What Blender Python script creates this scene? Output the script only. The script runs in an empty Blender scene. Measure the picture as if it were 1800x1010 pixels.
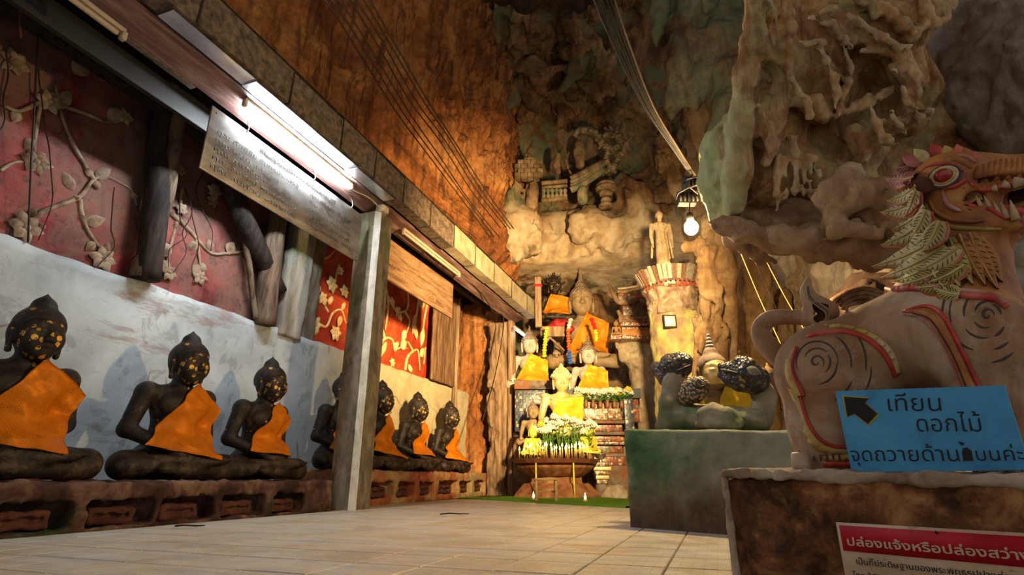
import bpy, bmesh, math, random
import numpy as np
from mathutils import Vector, Matrix
from mathutils.bvhtree import BVHTree

scene = bpy.context.scene
COL = scene.collection
PI = math.pi

# ------------------------------------------------------------------ camera
F = 960.0
CAM = np.array([0, 0, 0.35])
TH = math.atan(335 / F)
YA = math.atan(365 / (F / math.cos(TH)))
HEAD = np.array([-math.sin(YA), math.cos(YA), 0])
RT = np.array([math.cos(YA), math.sin(YA), 0])
ZV = np.array([0, 0, 1.0])
FW = HEAD * math.cos(TH) + ZV * math.sin(TH)
UPV = -HEAD * math.sin(TH) + ZV * math.cos(TH)


def at(px, py, x=None, y=None, z=None, d=None, pl=None):
    """a point of the place seen at a photo pixel, on a given plane or at a given distance"""
    r = FW + RT * (px - 900) / F + UPV * (505 - py) / F
    if d is not None:
        t = d
    elif x is not None:
        t = (x - CAM[0]) / r[0]
    elif y is not None:
        t = (y - CAM[1]) / r[1]
    elif z is not None:
        t = (z - CAM[2]) / r[2]
    else:
        p0, n = pl
        t = ((p0 - CAM) @ n) / (r @ n)
    return CAM + r * t


cd = bpy.data.cameras.new('camera')
cam = bpy.data.objects.new('camera', cd)
COL.objects.link(cam)
cd.sensor_width = 36
cd.lens = F / 1800 * 36
cd.clip_start = 0.02
M = Matrix((Vector(RT), Vector(UPV), Vector(-FW))).transposed().to_4x4()
M.translation = Vector(CAM)
cam.matrix_world = M
scene.camera = cam

# ------------------------------------------------------------------ light and exposure
scene.view_settings.view_transform = 'Standard'
scene.view_settings.look = 'None'
scene.view_settings.exposure = 0.0
scene.view_settings.gamma = 1.0
scene.view_settings.use_curve_mapping = False
w = bpy.data.worlds.new('world')
scene.world = w
w.use_nodes = True
w.node_tree.nodes['Background'].inputs[0].default_value = (1.0, 0.90, 0.77, 1)
w.node_tree.nodes['Background'].inputs[1].default_value = 0.50

BULB = at(1215, 400, d=5.0)
TUBE_POWER = 340.0
BULB_POWER = 2400.0


def spot(name, loc, target, power, col, size=1.0, blend=0.6, rad=0.08):
    l = bpy.data.lights.new(name, 'SPOT')
    l.energy = power
    l.color = col
    l.spot_size = size
    l.spot_blend = blend
    l.shadow_soft_size = rad
    o = bpy.data.objects.new(name, l)
    COL.objects.link(o)
    o.location = loc
    o.rotation_euler = (Vector(target) - Vector(loc)).to_track_quat('-Z', 'Y').to_euler()
    return o


FLOOD1 = at(1213, 326, d=5.3)
FLOOD2 = at(1205, 352, d=5.2)
spot('flood_lamp_light', FLOOD2 + np.array([-0.12, 0.1, -0.05]), at(955, 570, d=11.8), 4200, (1, 0.72, 0.34), 1.45, 1.0)
spot('flood_lamp_light', FLOOD1 + np.array([-0.12, 0.1, 0.0]), at(840, 500, d=11), 3600, (1, 0.62, 0.25), 1.25, 0.8)

# ------------------------------------------------------------------ things, parts, tags


def _lnk(o, parent=None):
    COL.objects.link(o)
    if parent is not None:
        o.parent = parent
    return o


def tag(o, label=None, cat=None, group=None, kind=None):
    if label:
        o['label'] = label
    if cat:
        o['category'] = cat
    if group:
        o['group'] = group
    if kind:
        o['kind'] = kind
    return o


def thing(name, label, cat, loc=(0, 0, 0), rz=0, sc=1.0, group=None):
    o = bpy.data.objects.new(name, None)
    o.empty_display_size = 0.1
    _lnk(o)
    o.location = loc
    o.rotation_euler = (0, 0, rz)
    o.scale = (sc, sc, sc)
    return tag(o, label, cat, group)


def wm(o):
    m = o.matrix_basis.copy()
    while o.parent:
        o = o.parent
        m = o.matrix_basis @ m
    return m


def mesh_np(name, V, Fc, smooth=True):
    """mesh from arrays; Fc is an (n,3|4) array or a list of faces"""
    V = np.asarray(V, dtype=np.float32)
    me = bpy.data.meshes.new(name)
    if isinstance(Fc, np.ndarray):
        n, k = Fc.shape
        me.vertices.add(len(V))
        me.vertices.foreach_set('co', V.ravel())
        me.loops.add(n * k)
        me.loops.foreach_set('vertex_index', Fc.astype(np.int32).ravel())
        me.polygons.add(n)
        me.polygons.foreach_set('loop_start', np.arange(0, n * k, k, dtype=np.int32))
        me.polygons.foreach_set('loop_total', np.full(n, k, dtype=np.int32))
        me.update(calc_edges=True)
    else:
        me.from_pydata([tuple(map(float, v)) for v in V], [], [tuple(map(int, f)) for f in Fc])
        me.update()
    if smooth:
        me.polygons.foreach_set('use_smooth', np.ones(len(me.polygons), dtype=bool))
    return me


def mk(name, VF, mat, parent=None, world=False, smooth=True, me=None):
    if me is None:
        V, Fc = VF
        V = np.asarray(V, dtype=float)
        if world and parent is not None:
            mi = np.array(wm(parent).inverted())
            V = V @ mi[:3, :3].T + mi[:3, 3]
        me = mesh_np(name, V, Fc, smooth)
        me.materials.append(mat)
    o = bpy.data.objects.new(name, me)
    return _lnk(o, parent)


def kids(o):
    return [c for c in bpy.data.objects if c.parent == o]


def copy_tree(o, parent=None):
    ch = list(o.children)
    c = o.copy()
    COL.objects.link(c)
    c.parent = parent
    for k in ch:
        copy_tree(k, c)
    return c


# ------------------------------------------------------------------ plain shapes
def merge(*parts):
    V, Fc, n = [], [], 0
    for v, f in parts:
        V.append(np.asarray(v, dtype=float))
        Fc += [tuple(int(i) + n for i in q) for q in f]
        n += len(v)
    return np.vstack(V), Fc


def box(lo, hi, bev=0.0):
    lo = np.array(lo, float)
    hi = np.array(hi, float)
    bm = bmesh.new()
    bmesh.ops.create_cube(bm, size=1)
    for v in bm.verts:
        v.co = Vector((lo + hi) / 2 + np.array(v.co) * (hi - lo))
    if bev:
        bmesh.ops.bevel(bm, geom=bm.edges[:], offset=bev, segments=2, affect='EDGES', profile=0.6)
    V = np.array([v.co[:] for v in bm.verts])
    bm.verts.index_update()
    Fc = [tuple(v.index for v in f.verts) for f in bm.faces]
    bm.free()
    return V, Fc


def xf(VF, loc=(0, 0, 0), U=None, Vv=None, W=None):
    """map local x,y,z onto the axes U,Vv,W at loc"""
    V, Fc = VF
    V = np.asarray(V, float)
    U = np.array((1, 0, 0) if U is None else U, float)
    Vv = np.array((0, 1, 0) if Vv is None else Vv, float)
    W = np.array((0, 0, 1) if W is None else W, float)
    return np.array(loc, float) + V[:, :1] * U + V[:, 1:2] * Vv + V[:, 2:3] * W, Fc


def lathe(prof, n=24, cap=True, wob=0.0, seed=0):
    rs = np.random.RandomState(seed)
    V, Fc = [], []
    for r, z in prof:
        for k in range(n):
            a = 2 * PI * k / n
            q = r * (1 + wob * (rs.rand() - 0.5))
            V.append((q * math.cos(a), q * math.sin(a), z))
    m = len(prof)
    for i in range(m - 1):
        for k in range(n):
            Fc.append((i * n + k, i * n + (k + 1) % n, (i + 1) * n + (k + 1) % n, (i + 1) * n + k))
    if cap:
        Fc.append(tuple(range(n - 1, -1, -1)))
        Fc.append(tuple((m - 1) * n + k for k in range(n)))
    return np.array(V), Fc


def tube(pts, r, n=8, cap=True, flat=1.0):
    pts = np.array(pts, float)
    m = len(pts)
    rr = np.full(m, r) if np.isscalar(r) else np.array(r, float)
    V, Fc = [], []
    T = np.gradient(pts, axis=0)
    T /= np.linalg.norm(T, axis=1)[:, None] + 1e-12
    ref = np.array([0, 0, 1.0]) if abs(T[0][2]) < 0.9 else np.array([1.0, 0, 0])
    for i in range(m):
        a = ref - T[i] * (ref @ T[i])
        a /= np.linalg.norm(a) + 1e-12
        b = np.cross(T[i], a)
        ref = a
        for k in range(n):
            q = 2 * PI * k / n
            V.append(pts[i] + rr[i] * (math.cos(q) * a + flat * math.sin(q) * b))
    for i in range(m - 1):
        for k in range(n):
            Fc.append((i * n + k, i * n + (k + 1) % n, (i + 1) * n + (k + 1) % n, (i + 1) * n + k))
    if cap:
        Fc.append(tuple(range(n - 1, -1, -1)))
        Fc.append(tuple((m - 1) * n + k for k in range(n)))
    return np.array(V), Fc


def spline(pts, n):
    """Catmull-Rom through pts, any number of columns"""
    P = np.array(pts, float)
    P = np.vstack([2 * P[0] - P[1], P, 2 * P[-1] - P[-2]])
    out = []
    m = len(P) - 3
    for t in np.linspace(0, m - 1e-6, n):
        i = int(t)
        u = t - i
        a, b, c, d = P[i:i + 4]
        out.append(0.5 * (2 * b + (c - a) * u + (2 * a - 5 * b + 4 * c - d) * u * u + (3 * b - a - 3 * c + d) * u ** 3))
    return np.array(out)


def sphere(c, r, n=12, m=8):
    r = np.array((r, r, r) if np.isscalar(r) else r, float)
    V, Fc = lathe([(math.sin(PI * (i + 0.02) / (m + 0.04)), -math.cos(PI * (i + 0.02) / (m + 0.04))) for i in range(m + 1)], n)
    return V * r + np.array(c, float), Fc


def prism(poly, t, ax=1):
    """flat outline (list of 2D) given thickness t along axis ax, front at 0"""
    n = len(poly)
    V = []
    for s in (0, t):
        for a, b in poly:
            V.append({0: (s, a, b), 1: (a, s, b), 2: (a, b, s)}[ax])
    Fc = [tuple(range(n)), tuple(range(2 * n - 1, n - 1, -1))]
    Fc += [((i + 1) % n, i, n + i, n + (i + 1) % n) for i in range(n)]
    return np.array(V, float), Fc


# ------------------------------------------------------------------ noise
_rs = np.random.RandomState(7)
_perm = np.tile(_rs.permutation(256), 4)
_GRAD = _rs.randn(256, 3)
_GRAD /= np.linalg.norm(_GRAD, axis=1)[:, None]


def perlin(P):
    P = np.asarray(P, float)
    i = np.floor(P).astype(np.int64)
    f = P - i
    i &= 255
    u = f * f * f * (f * (f * 6 - 15) + 10)
    r = 0
    for dx in (0, 1):
        wx = u[:, 0] if dx else 1 - u[:, 0]
        for dy in (0, 1):
            wy = u[:, 1] if dy else 1 - u[:, 1]
            for dz in (0, 1):
                wz = u[:, 2] if dz else 1 - u[:, 2]
                h = _perm[_perm[_perm[i[:, 0] + dx] + i[:, 1] + dy] + i[:, 2] + dz]
                g = _GRAD[h]
                r = r + wx * wy * wz * (g[:, 0] * (f[:, 0] - dx) + g[:, 1] * (f[:, 1] - dy) + g[:, 2] * (f[:, 2] - dz))
    return r * 1.5


def fbm(P, o=4, gain=0.5, lac=2.03):
    a, s, r = 1.0, 1.0, 0
    for k in range(o):
        r = r + a * perlin(P * s + 17.3 * k)
        a *= gain
        s *= lac
    return r


def ridged(P, o=3, gain=0.5):
    a, s, r = 1.0, 1.0, 0
    for k in range(o):
        r = r + a * (1 - 2 * np.abs(perlin(P * s + 9.1 * k)))
        a *= gain
        s *= 2.1
    return r


# ------------------------------------------------------------------ solid modelling on a distance grid
def rotm(rx=0, ry=0, rz=0):
    from mathutils import Euler
    return np.array(Euler((rx, ry, rz)).to_matrix())


class Solid:
    def __init__(s, lo, hi, vox):
        s.lo = np.array(lo, float)
        s.v = vox
        s.n = np.maximum(np.ceil((np.array(hi, float) - s.lo) / vox).astype(int) + 1, 4)
        s.D = np.full(s.n, 9.0, dtype=np.float32)

    def _sub(s, a, b):
        i0 = np.clip(np.floor((np.array(a) - s.lo) / s.v).astype(int), 0, s.n - 1)
        i1 = np.clip(np.ceil((np.array(b) - s.lo) / s.v).astype(int) + 1, 1, s.n)
        if np.any(i1 <= i0):
            return None
        sl = tuple(slice(x, y) for x, y in zip(i0, i1))
        ax = [s.lo[k] + s.v * np.arange(i0[k], i1[k]) for k in range(3)]
        X, Y, Z = np.meshgrid(*ax, indexing='ij')
        return sl, X, Y, Z

    def _mix(s, sl, d, k, cut):
        A = s.D[sl]
        if cut:
            h = np.maximum(k - np.abs(A + d), 0) / k
            s.D[sl] = np.maximum(A, -d) + h * h * k * 0.25
        else:
            h = np.maximum(k - np.abs(A - d), 0) / k
            s.D[sl] = np.minimum(A, d) - h * h * k * 0.25

    def cone(s, p0, r0, p1, r1, k=0.02, cut=False):
        p0 = np.array(p0, float)
        p1 = np.array(p1, float)
        R = max(r0, r1) + k + 2 * s.v + 0.02
        g = s._sub(np.minimum(p0, p1) - R, np.maximum(p0, p1) + R)
        if g is None:
            return s
        sl, X, Y, Z = g
        ab = p1 - p0
        L = ab @ ab + 1e-12
        t = np.clip(((X - p0[0]) * ab[0] + (Y - p0[1]) * ab[1] + (Z - p0[2]) * ab[2]) / L, 0, 1)
        d = np.sqrt((X - p0[0] - t * ab[0]) ** 2 + (Y - p0[1] - t * ab[1]) ** 2 + (Z - p0[2] - t * ab[2]) ** 2) - (r0 + t * (r1 - r0))
        s._mix(sl, d, k, cut)
        return s

    def chain(s, pts, rad, k=0.02, cut=False):
        rad = [rad] * len(pts) if np.isscalar(rad) else rad
        for i in range(len(pts) - 1):
            s.cone(pts[i], rad[i], pts[i + 1], rad[i + 1], k, cut)
        return s

    def ell(s, c, r, k=0.02, R=None, cut=False):
        c = np.array(c, float)
        r = np.array((r, r, r) if np.isscalar(r) else r, float)
        m = (max(r) if R is not None else r) + k + 2 * s.v + 0.02
        g = s._sub(c - m, c + m)
        if g is None:
            return s
        sl, X, Y, Z = g
        Q = [X - c[0], Y - c[1], Z - c[2]]
        if R is not None:
            Q = [R[0][i] * Q[0] + R[1][i] * Q[1] + R[2][i] * Q[2] for i in range(3)]
        k0 = np.sqrt(sum((q / a) ** 2 for q, a in zip(Q, r)))
        k1 = np.sqrt(sum((q / (a * a)) ** 2 for q, a in zip(Q, r))) + 1e-9
        s._mix(sl, k0 * (k0 - 1) / k1, k, cut)
        return s

    def box(s, c, h, rd=0.01, k=0.01, R=None, cut=False):
        c = np.array(c, float)
        h = np.array(h, float)
        m = (np.linalg.norm(h) if R is not None else h) + k + 2 * s.v + 0.02
        g = s._sub(c - m, c + m)
        if g is None:
            return s
        sl, X, Y, Z = g
        Q = [X - c[0], Y - c[1], Z - c[2]]
        if R is not None:
            Q = [R[0][i] * Q[0] + R[1][i] * Q[1] + R[2][i] * Q[2] for i in range(3)]
        q = [np.abs(a) - (b - rd) for a, b in zip(Q, h)]
        d = np.sqrt(sum(np.maximum(a, 0) ** 2 for a in q)) + np.minimum(np.maximum(np.maximum(q[0], q[1]), q[2]), 0) - rd
        s._mix(sl, d, k, cut)
        return s

    def field(s, fn, band=0.3):
        """add fn(points) to the distance near the surface"""
        ix = np.nonzero(np.abs(s.D) < band)
        if len(ix[0]):
            P = np.stack(ix, 1) * s.v + s.lo
            s.D[ix] += fn(P).astype(np.float32)
        return s

    def height(s, fn):
        """intersect-free union with a half space given by fn(X,Y,Z) as a distance"""
        sl, X, Y, Z = s._sub(s.lo, s.lo + (s.n - 1) * s.v)
        s.D[sl] = np.minimum(s.D[sl], fn(X, Y, Z))
        return s

    def mesh(s):
        D = s.D
        nx, ny, nz = D.shape
        I = D < 0
        c = np.zeros((nx - 1, ny - 1, nz - 1), np.int8)
        cor = [(a, b, d) for a in (0, 1) for b in (0, 1) for d in (0, 1)]
        for a, b, d in cor:
            c += I[a:nx - 1 + a, b:ny - 1 + b, d:nz - 1 + d]
        act = np.nonzero((c > 0) & (c < 8))
        i, j, k = act
        n = len(i)
        S = np.zeros((n, 3))
        cnt = np.zeros(n)
        for A in cor:
            for ax in range(3):
                if A[ax]:
                    continue
                B = list(A)
                B[ax] = 1
                da = D[i + A[0], j + A[1], k + A[2]]
                db = D[i + B[0], j + B[1], k + B[2]]
                m = (da < 0) != (db < 0)
                t = np.where(m, da / np.where(m, da - db, 1), 0)
                for q in range(3):
                    S[:, q] += m * (A[q] + (t if q == ax else 0))
                cnt += m
        V = (S / cnt[:, None] + np.stack(act, 1)) * s.v + s.lo
        idg = np.full(c.shape, -1, np.int64)
        idg[act] = np.arange(n)
        quads = []
        for ax in range(3):
            o = [q for q in range(3) if q != ax]
            sl0 = [slice(None)] * 3
            sl1 = [slice(None)] * 3
            sl0[ax] = slice(0, -1)
            sl1[ax] = slice(1, None)
            a = I[tuple(sl0)]
            b = I[tuple(sl1)]
            e = np.nonzero(a != b)
            E = np.stack(e, 1)
            ok = (E[:, o[0]] >= 1) & (E[:, o[1]] >= 1) & (E[:, o[0]] < c.shape[o[0]]) & (E[:, o[1]] < c.shape[o[1]])
            E = E[ok]
            ins = a[tuple(E.T)]
            q = []
            for (u, v) in ((1, 1), (0, 1), (0, 0), (1, 0)):
                G = E.copy()
                G[:, o[0]] -= u
                G[:, o[1]] -= v
                q.append(idg[tuple(G.T)])
            Q = np.stack(q, 1)
            flip = ins if ax != 1 else ~ins
            Q[~flip] = Q[~flip][:, ::-1]
            quads.append(Q)
        Q = np.vstack(quads)
        Q = Q[(Q >= 0).all(1)]
        return V, Q


def relax(VF, it=1, w=0.5):
    V, Q = VF
    V = V.copy()
    for _ in range(it):
        S = np.zeros_like(V)
        C = np.zeros(len(V))
        k = Q.shape[1]
        for a in range(k):
            b = (a + 1) % k
            np.add.at(S, Q[:, a], V[Q[:, b]])
            np.add.at(S, Q[:, b], V[Q[:, a]])
            np.add.at(C, Q[:, a], 1)
            np.add.at(C, Q[:, b], 1)
        V = V * (1 - w) + w * S / np.maximum(C, 1)[:, None]
    return V, Q


def bvh_of(VF):
    V, Q = VF
    return BVHTree.FromPolygons([tuple(map(float, v)) for v in V], [tuple(map(int, q)) for q in Q])


# ------------------------------------------------------------------ materials
class NT:
    def __init__(s, name, rough=0.8, metal=0.0, spec=0.3):
        s.m = bpy.data.materials.new(name)
        s.m.use_nodes = True
        s.t = s.m.node_tree
        s.b = s.t.nodes['Principled BSDF']
        s.b.inputs['Roughness'].default_value = rough
        s.b.inputs['Metallic'].default_value = metal
        s.b.inputs['Specular IOR Level'].default_value = spec
        s.geo = None

    def n(s, typ, **kw):
        x = s.t.nodes.new(typ)
        for k, v in kw.items():
            setattr(x, k, v)
        return x

    def l(s, a, b):
        s.t.links.new(a, b)

    def pos(s, sc=(1, 1, 1), obj=False, off=(0, 0, 0)):
        if obj:
            src = s.n('ShaderNodeTexCoord').outputs['Object']
        else:
            src = s.n('ShaderNodeNewGeometry').outputs['Position']
        mp = s.n('ShaderNodeMapping')
        mp.inputs['Scale'].default_value = sc
        mp.inputs['Location'].default_value = off
        s.l(src, mp.inputs[0])
        return mp.outputs[0]

    def noise(s, vec, scale, detail=6, rough=0.6, dist=0.0):
        x = s.n('ShaderNodeTexNoise')
        x.inputs['Scale'].default_value = scale
        x.inputs['Detail'].default_value = detail
        x.inputs['Roughness'].default_value = rough
        x.inputs['Distortion'].default_value = dist
        s.l(vec, x.inputs['Vector'])
        return x.outputs['Fac']

    def voro(s, vec, scale, feat='F1', out='Distance', rnd=1.0):
        x = s.n('ShaderNodeTexVoronoi', feature=feat)
        x.inputs['Scale'].default_value = scale
        x.inputs['Randomness'].default_value = rnd
        s.l(vec, x.inputs['Vector'])
        return x.outputs[out]

    def ramp(s, fac, stops, interp='LINEAR'):
        x = s.n('ShaderNodeValToRGB')
        x.color_ramp.interpolation = interp
        e = x.color_ramp.elements
        while len(e) < len(stops):
            e.new(0.5)
        for q, (p, c) in zip(e, stops):
            q.position = p
            q.color = (*c, 1) if not np.isscalar(c) else (c, c, c, 1)
        s.l(fac, x.inputs[0])
        return x.outputs[0]

    def mix(s, fac, a, b, mode='MIX'):
        x = s.n('ShaderNodeMix', data_type='RGBA', blend_type=mode)
        for sock, v in ((x.inputs[0], fac), (x.inputs[6], a), (x.inputs[7], b)):
            if isinstance(v, bpy.types.NodeSocket):
                s.l(v, sock)
            elif np.isscalar(v):
                sock.default_value = v
            else:
                sock.default_value = (*v, 1)
        return x.outputs[2]

    def math(s, op, a, b=0.0, clamp=False):
        x = s.n('ShaderNodeMath', operation=op, use_clamp=clamp)
        for sock, v in ((x.inputs[0], a), (x.inputs[1], b)):
            if isinstance(v, bpy.types.NodeSocket):
                s.l(v, sock)
            else:
                sock.default_value = v
        return x.outputs[0]

    def bump(s, h, st=0.5, dist=0.02):
        x = s.n('ShaderNodeBump')
        x.inputs['Strength'].default_value = st
        x.inputs['Distance'].default_value = dist
        s.l(h, x.inputs['Height'])
        if s.b.inputs['Normal'].is_linked:
            s.l(s.b.inputs['Normal'].links[0].from_socket, x.inputs['Normal'])
        s.l(x.outputs[0], s.b.inputs['Normal'])

    def col(s, c):
        if isinstance(c, bpy.types.NodeSocket):
            s.l(c, s.b.inputs['Base Color'])
        else:
            s.b.inputs['Base Color'].default_value = (*c, 1)
        return s.m


def plain(name, c, rough=0.6, metal=0.0, spec=0.3, var=0.15, sc=6, bump=0.0, obj=True):
    t = NT(name, rough, metal, spec)
    p = t.pos(obj=obj)
    c = np.array(c, float)
    n = t.noise(p, sc, 5)
    if bump:
        t.bump(t.noise(p, sc * 4, 4), bump, 0.01)
    return t.col(t.ramp(n, [(0.36, tuple(c * (1 - var))), (0.64, tuple(np.minimum(c * (1 + var), 1)))]))


def worn(name, cs, sc=2.0, stretch=(1, 1, 1), rough=0.85, bump=0.5, bsc=12, bdist=0.02, stain=None, ssc=1.2, slo=0.5, shi=0.6, obj=False, spec=0.2):
    """three-tone weathered surface with optional stain patches"""
    t = NT(name, rough, 0, spec)
    p = t.pos(stretch, obj)
    n = t.noise(p, sc, 8, 0.62, 0.4)
    k = len(cs)
    c = t.ramp(n, [(0.36 + 0.28 * i / (k - 1), x) for i, x in enumerate(cs)])
    if stain is not None:
        q = t.pos((1, 1, 1), obj, (3.1, 5.2, 1.7))
        c = t.mix(t.ramp(t.noise(q, ssc, 6, 0.65), [(slo, 0.0), (shi, 1.0)]), c, stain)
    if bump:
        t.bump(t.noise(p, bsc, 8, 0.65), bump, bdist)
    return t.col(c)


def glow(name, c, st):
    m = bpy.data.materials.new(name)
    m.use_nodes = True
    t = m.node_tree
    t.nodes.remove(t.nodes['Principled BSDF'])
    e = t.nodes.new('ShaderNodeEmission')
    e.inputs[0].default_value = (*c, 1)
    e.inputs[1].default_value = st
    t.links.new(e.outputs[0], t.nodes['Material Output'].inputs[0])
    return m


# ------------------------------------------------------------------ lettering
def lettering(name, text, mat, parent, o, U, W, size, depth=0.004, width=None, bold=0.0, res=22, shear=0.0, align='LEFT'):
    """text as a thin relief: o = lower left corner, U along the line, W up the letters"""
    cu = bpy.data.curves.new('line', 'FONT')
    cu.body = text
    cu.fill_mode = 'NONE'
    cu.resolution_u = 4
    ob = bpy.data.objects.new('line', cu)
    COL.objects.link(ob)
    me = bpy.data.meshes.new_from_object(ob.evaluated_get(bpy.context.evaluated_depsgraph_get()))
    v = np.array([q.co[:2] for q in me.vertices])
    e = np.array([q.vertices[:] for q in me.edges])
    bpy.data.objects.remove(ob)
    bpy.data.meshes.remove(me)
    # follow each outline once so that every edge points the same way round
    nxt = {}
    adj = {}
    for a, b in e:
        adj.setdefault(a, []).append(b)
        adj.setdefault(b, []).append(a)
    seen = set()
    segs = []
    for s0 in range(len(v)):
        if s0 in seen or s0 not in adj:
            continue
        p, c = None, s0
        loop = [s0]
        seen.add(s0)
        while True:
            # the outlines come in index order, so step to the next index when there is one
            opts = [q for q in adj[c] if q != p and q not in seen]
            if not opts:
                break
            q = c + 1 if c + 1 in opts else opts[0]
            p, c = c, q
            seen.add(c)
            loop.append(c)
        segs += [(loop[i], loop[(i + 1) % len(loop)]) for i in range(len(loop))]
    S = np.array(segs)
    A, B = v[S[:, 0]], v[S[:, 1]]
    lo, hi = v.min(0) - 0.12, v.max(0) + 0.12
    h = 1.0 / res
    nx, ny = np.ceil((hi - lo) / h).astype(int) + 1
    X, Y = np.meshgrid(lo[0] + h * np.arange(nx), lo[1] + h * np.arange(ny), indexing='ij')
    W2 = np.zeros(X.shape, int)
    D2 = np.full(X.shape, 0.3)
    for a, b in zip(A, B):
        i0, i1 = int((min(a[0], b[0]) - lo[0] - 0.3) / h), int((max(a[0], b[0]) - lo[0] + 0.3) / h) + 2
        i0 = max(i0, 0)
        x, y = X[i0:i1], Y[i0:i1]
        t = np.clip(((x - a[0]) * (b[0] - a[0]) + (y - a[1]) * (b[1] - a[1])) / (((b - a) ** 2).sum() + 1e-12), 0, 1)
        D2[i0:i1] = np.minimum(D2[i0:i1], np.hypot(x - a[0] - t * (b[0] - a[0]), y - a[1] - t * (b[1] - a[1])))
        if a[1] != b[1]:
            up = (a[1] <= Y[0]) & (b[1] > Y[0])
            dn = (b[1] <= Y[0]) & (a[1] > Y[0])
            tt = (Y[0] - a[1]) / (b[1] - a[1])
            xc = a[0] + tt * (b[0] - a[0])
            W2 += (up & (X < xc)).astype(int) - (dn & (X < xc)).astype(int)
    Dd = np.where(W2 != 0, -D2, D2) - bold
    sx = size if width is None else width / (hi[0] - lo[0] - 0.24)
    so = Solid((0, 0, 0), (1, 1, 1), 1)
    so.D = np.stack([np.full_like(Dd, 0.5), np.maximum(Dd, -0.4), np.maximum(Dd, -0.4), np.full_like(Dd, 0.5)], 2).astype(np.float32)
    V, Q = so.mesh()
    if len(V) == 0:
        return None
    xs = V[:, 0] * h + lo[0] - (lo[0] + 0.12)
    ys = V[:, 1] * h + lo[1]
    off = {'LEFT': 0, 'CENTER': -0.5 * (hi[0] - lo[0] - 0.24)}[align]
    U, W = np.array(U, float), np.array(W, float)
    N = np.cross(U, W)
    P = np.array(o, float) + ((xs + off) * sx)[:, None] * U + (ys * size)[:, None] * W + ((V[:, 2] - 0.6) * depth)[:, None] * N
    return mk(name, (P, Q), mat, parent, world=True, smooth=False)


# ------------------------------------------------------------------ materials of the building
m_tile = NT('floor_tile_glaze', 0.42, 0, 0.45)
_p = m_tile.pos((1, 1, 1))
_c = m_tile.ramp(m_tile.noise(_p, 2.2, 7, 0.65, 0.6), [(0.38, (0.37, 0.30, 0.21)), (0.5, (0.50, 0.43, 0.33)), (0.62, (0.43, 0.42, 0.40))])
_c = m_tile.mix(m_tile.ramp(m_tile.noise(m_tile.pos((0.5, 3.0, 1)), 3.0, 6, 0.7), [(0.47, 0.0), (0.62, 0.7)]), _c, (0.30, 0.29, 0.29))
_b = m_tile.n('ShaderNodeTexBrick')
_b.inputs['Scale'].default_value = 1.0
_b.inputs['Brick Width'].default_value = 0.1
_b.inputs['Row Height'].default_value = 0.041
_b.inputs['Mortar Size'].default_value = 0.0022
_b.inputs['Mortar Smooth'].default_value = 0.4
_b.inputs['Color1'].default_value = (1, 1, 1, 1)
_b.inputs['Color2'].default_value = (0.94, 0.93, 0.92, 1)
_b.inputs['Mortar'].default_value = (0.50, 0.45, 0.40, 1)
m_tile.l(m_tile.pos((1, 1, 1)), _b.inputs['Vector'])
_c = m_tile.mix(0.8, _c, _b.outputs['Color'], 'MULTIPLY')
m_tile.l(m_tile.ramp(m_tile.noise(_p, 5, 5, 0.7), [(0.3, 0.30), (0.7, 0.55)]), m_tile.b.inputs['Roughness'])
m_tile.bump(_b.outputs['Fac'], 0.25, -0.004)
M_TILE = m_tile.col(_c)
M_GROUT = worn('floor_grout', [(0.20, 0.15, 0.11), (0.28, 0.22, 0.16)], 3)
M_PLINTH = worn('old_plinth_plaster', [(0.022, 0.010, 0.008), (0.065, 0.028, 0.02), (0.17, 0.10, 0.07)], 3.4, rough=0.8, bump=0.6, bsc=14,
                stain=(0.035, 0.05, 0.022), ssc=1.5, slo=0.54, shi=0.64)
M_PLINTH2 = worn('red_painted_plinth', [(0.22, 0.05, 0.025), (0.32, 0.11, 0.05), (0.42, 0.25, 0.12)], 1.6, rough=0.8, bump=0.4, bsc=16,
                 stain=(0.34, 0.25, 0.12), ssc=1.0, slo=0.5, shi=0.6)
M_NICHE = worn('niche_brick', [(0.055, 0.02, 0.014), (0.12, 0.045, 0.03)], 6, rough=0.85, bump=0.7, bsc=18)

# concrete wall: grey render with damp patches, flaked spots and cracks
t = NT('grey_wall_render', 0.88, 0, 0.2)
_p = t.pos()
_c = t.ramp(t.noise(_p, 0.9, 8, 0.6, 0.5), [(0.36, (0.24, 0.275, 0.30)), (0.5, (0.36, 0.405, 0.435)), (0.64, (0.46, 0.51, 0.54))])
_c = t.mix(t.ramp(t.noise(t.pos((1, 1, 1), off=(4, 1, 2)), 2.1, 8, 0.7, 0.8), [(0.55, 0.0), (0.60, 0.55)]), _c, (0.20, 0.207, 0.21))
_c = t.mix(t.ramp(t.noise(t.pos((1, 0.55, 2.2), off=(1, 9, 3)), 1.1, 6, 0.75), [(0.56, 0.0), (0.64, 0.6)]), _c, (0.20, 0.12, 0.095))
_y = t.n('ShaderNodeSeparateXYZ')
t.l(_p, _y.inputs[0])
_c = t.mix(t.ramp(t.math('MULTIPLY', _y.outputs[1], 0.1), [(0.62, 0.0), (0.82, 0.85)]), _c,  # far end turned ochre: warm lamplight put into the render colour
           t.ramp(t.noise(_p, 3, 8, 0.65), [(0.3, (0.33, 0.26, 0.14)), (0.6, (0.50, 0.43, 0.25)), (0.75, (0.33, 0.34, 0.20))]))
_k = t.voro(t.pos((1, 1, 0.7)), 1.1, 'DISTANCE_TO_EDGE')
_kn = t.n('ShaderNodeTexNoise')
_kn.inputs['Scale'].default_value = 2.0
t.l(_p, _kn.inputs['Vector'])
_kv = t.n('ShaderNodeMix', data_type='VECTOR')
_kv.inputs[0].default_value = 0.35
t.l(_p, _kv.inputs[4])
t.l(_kn.outputs['Color'], _kv.inputs[5])
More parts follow.
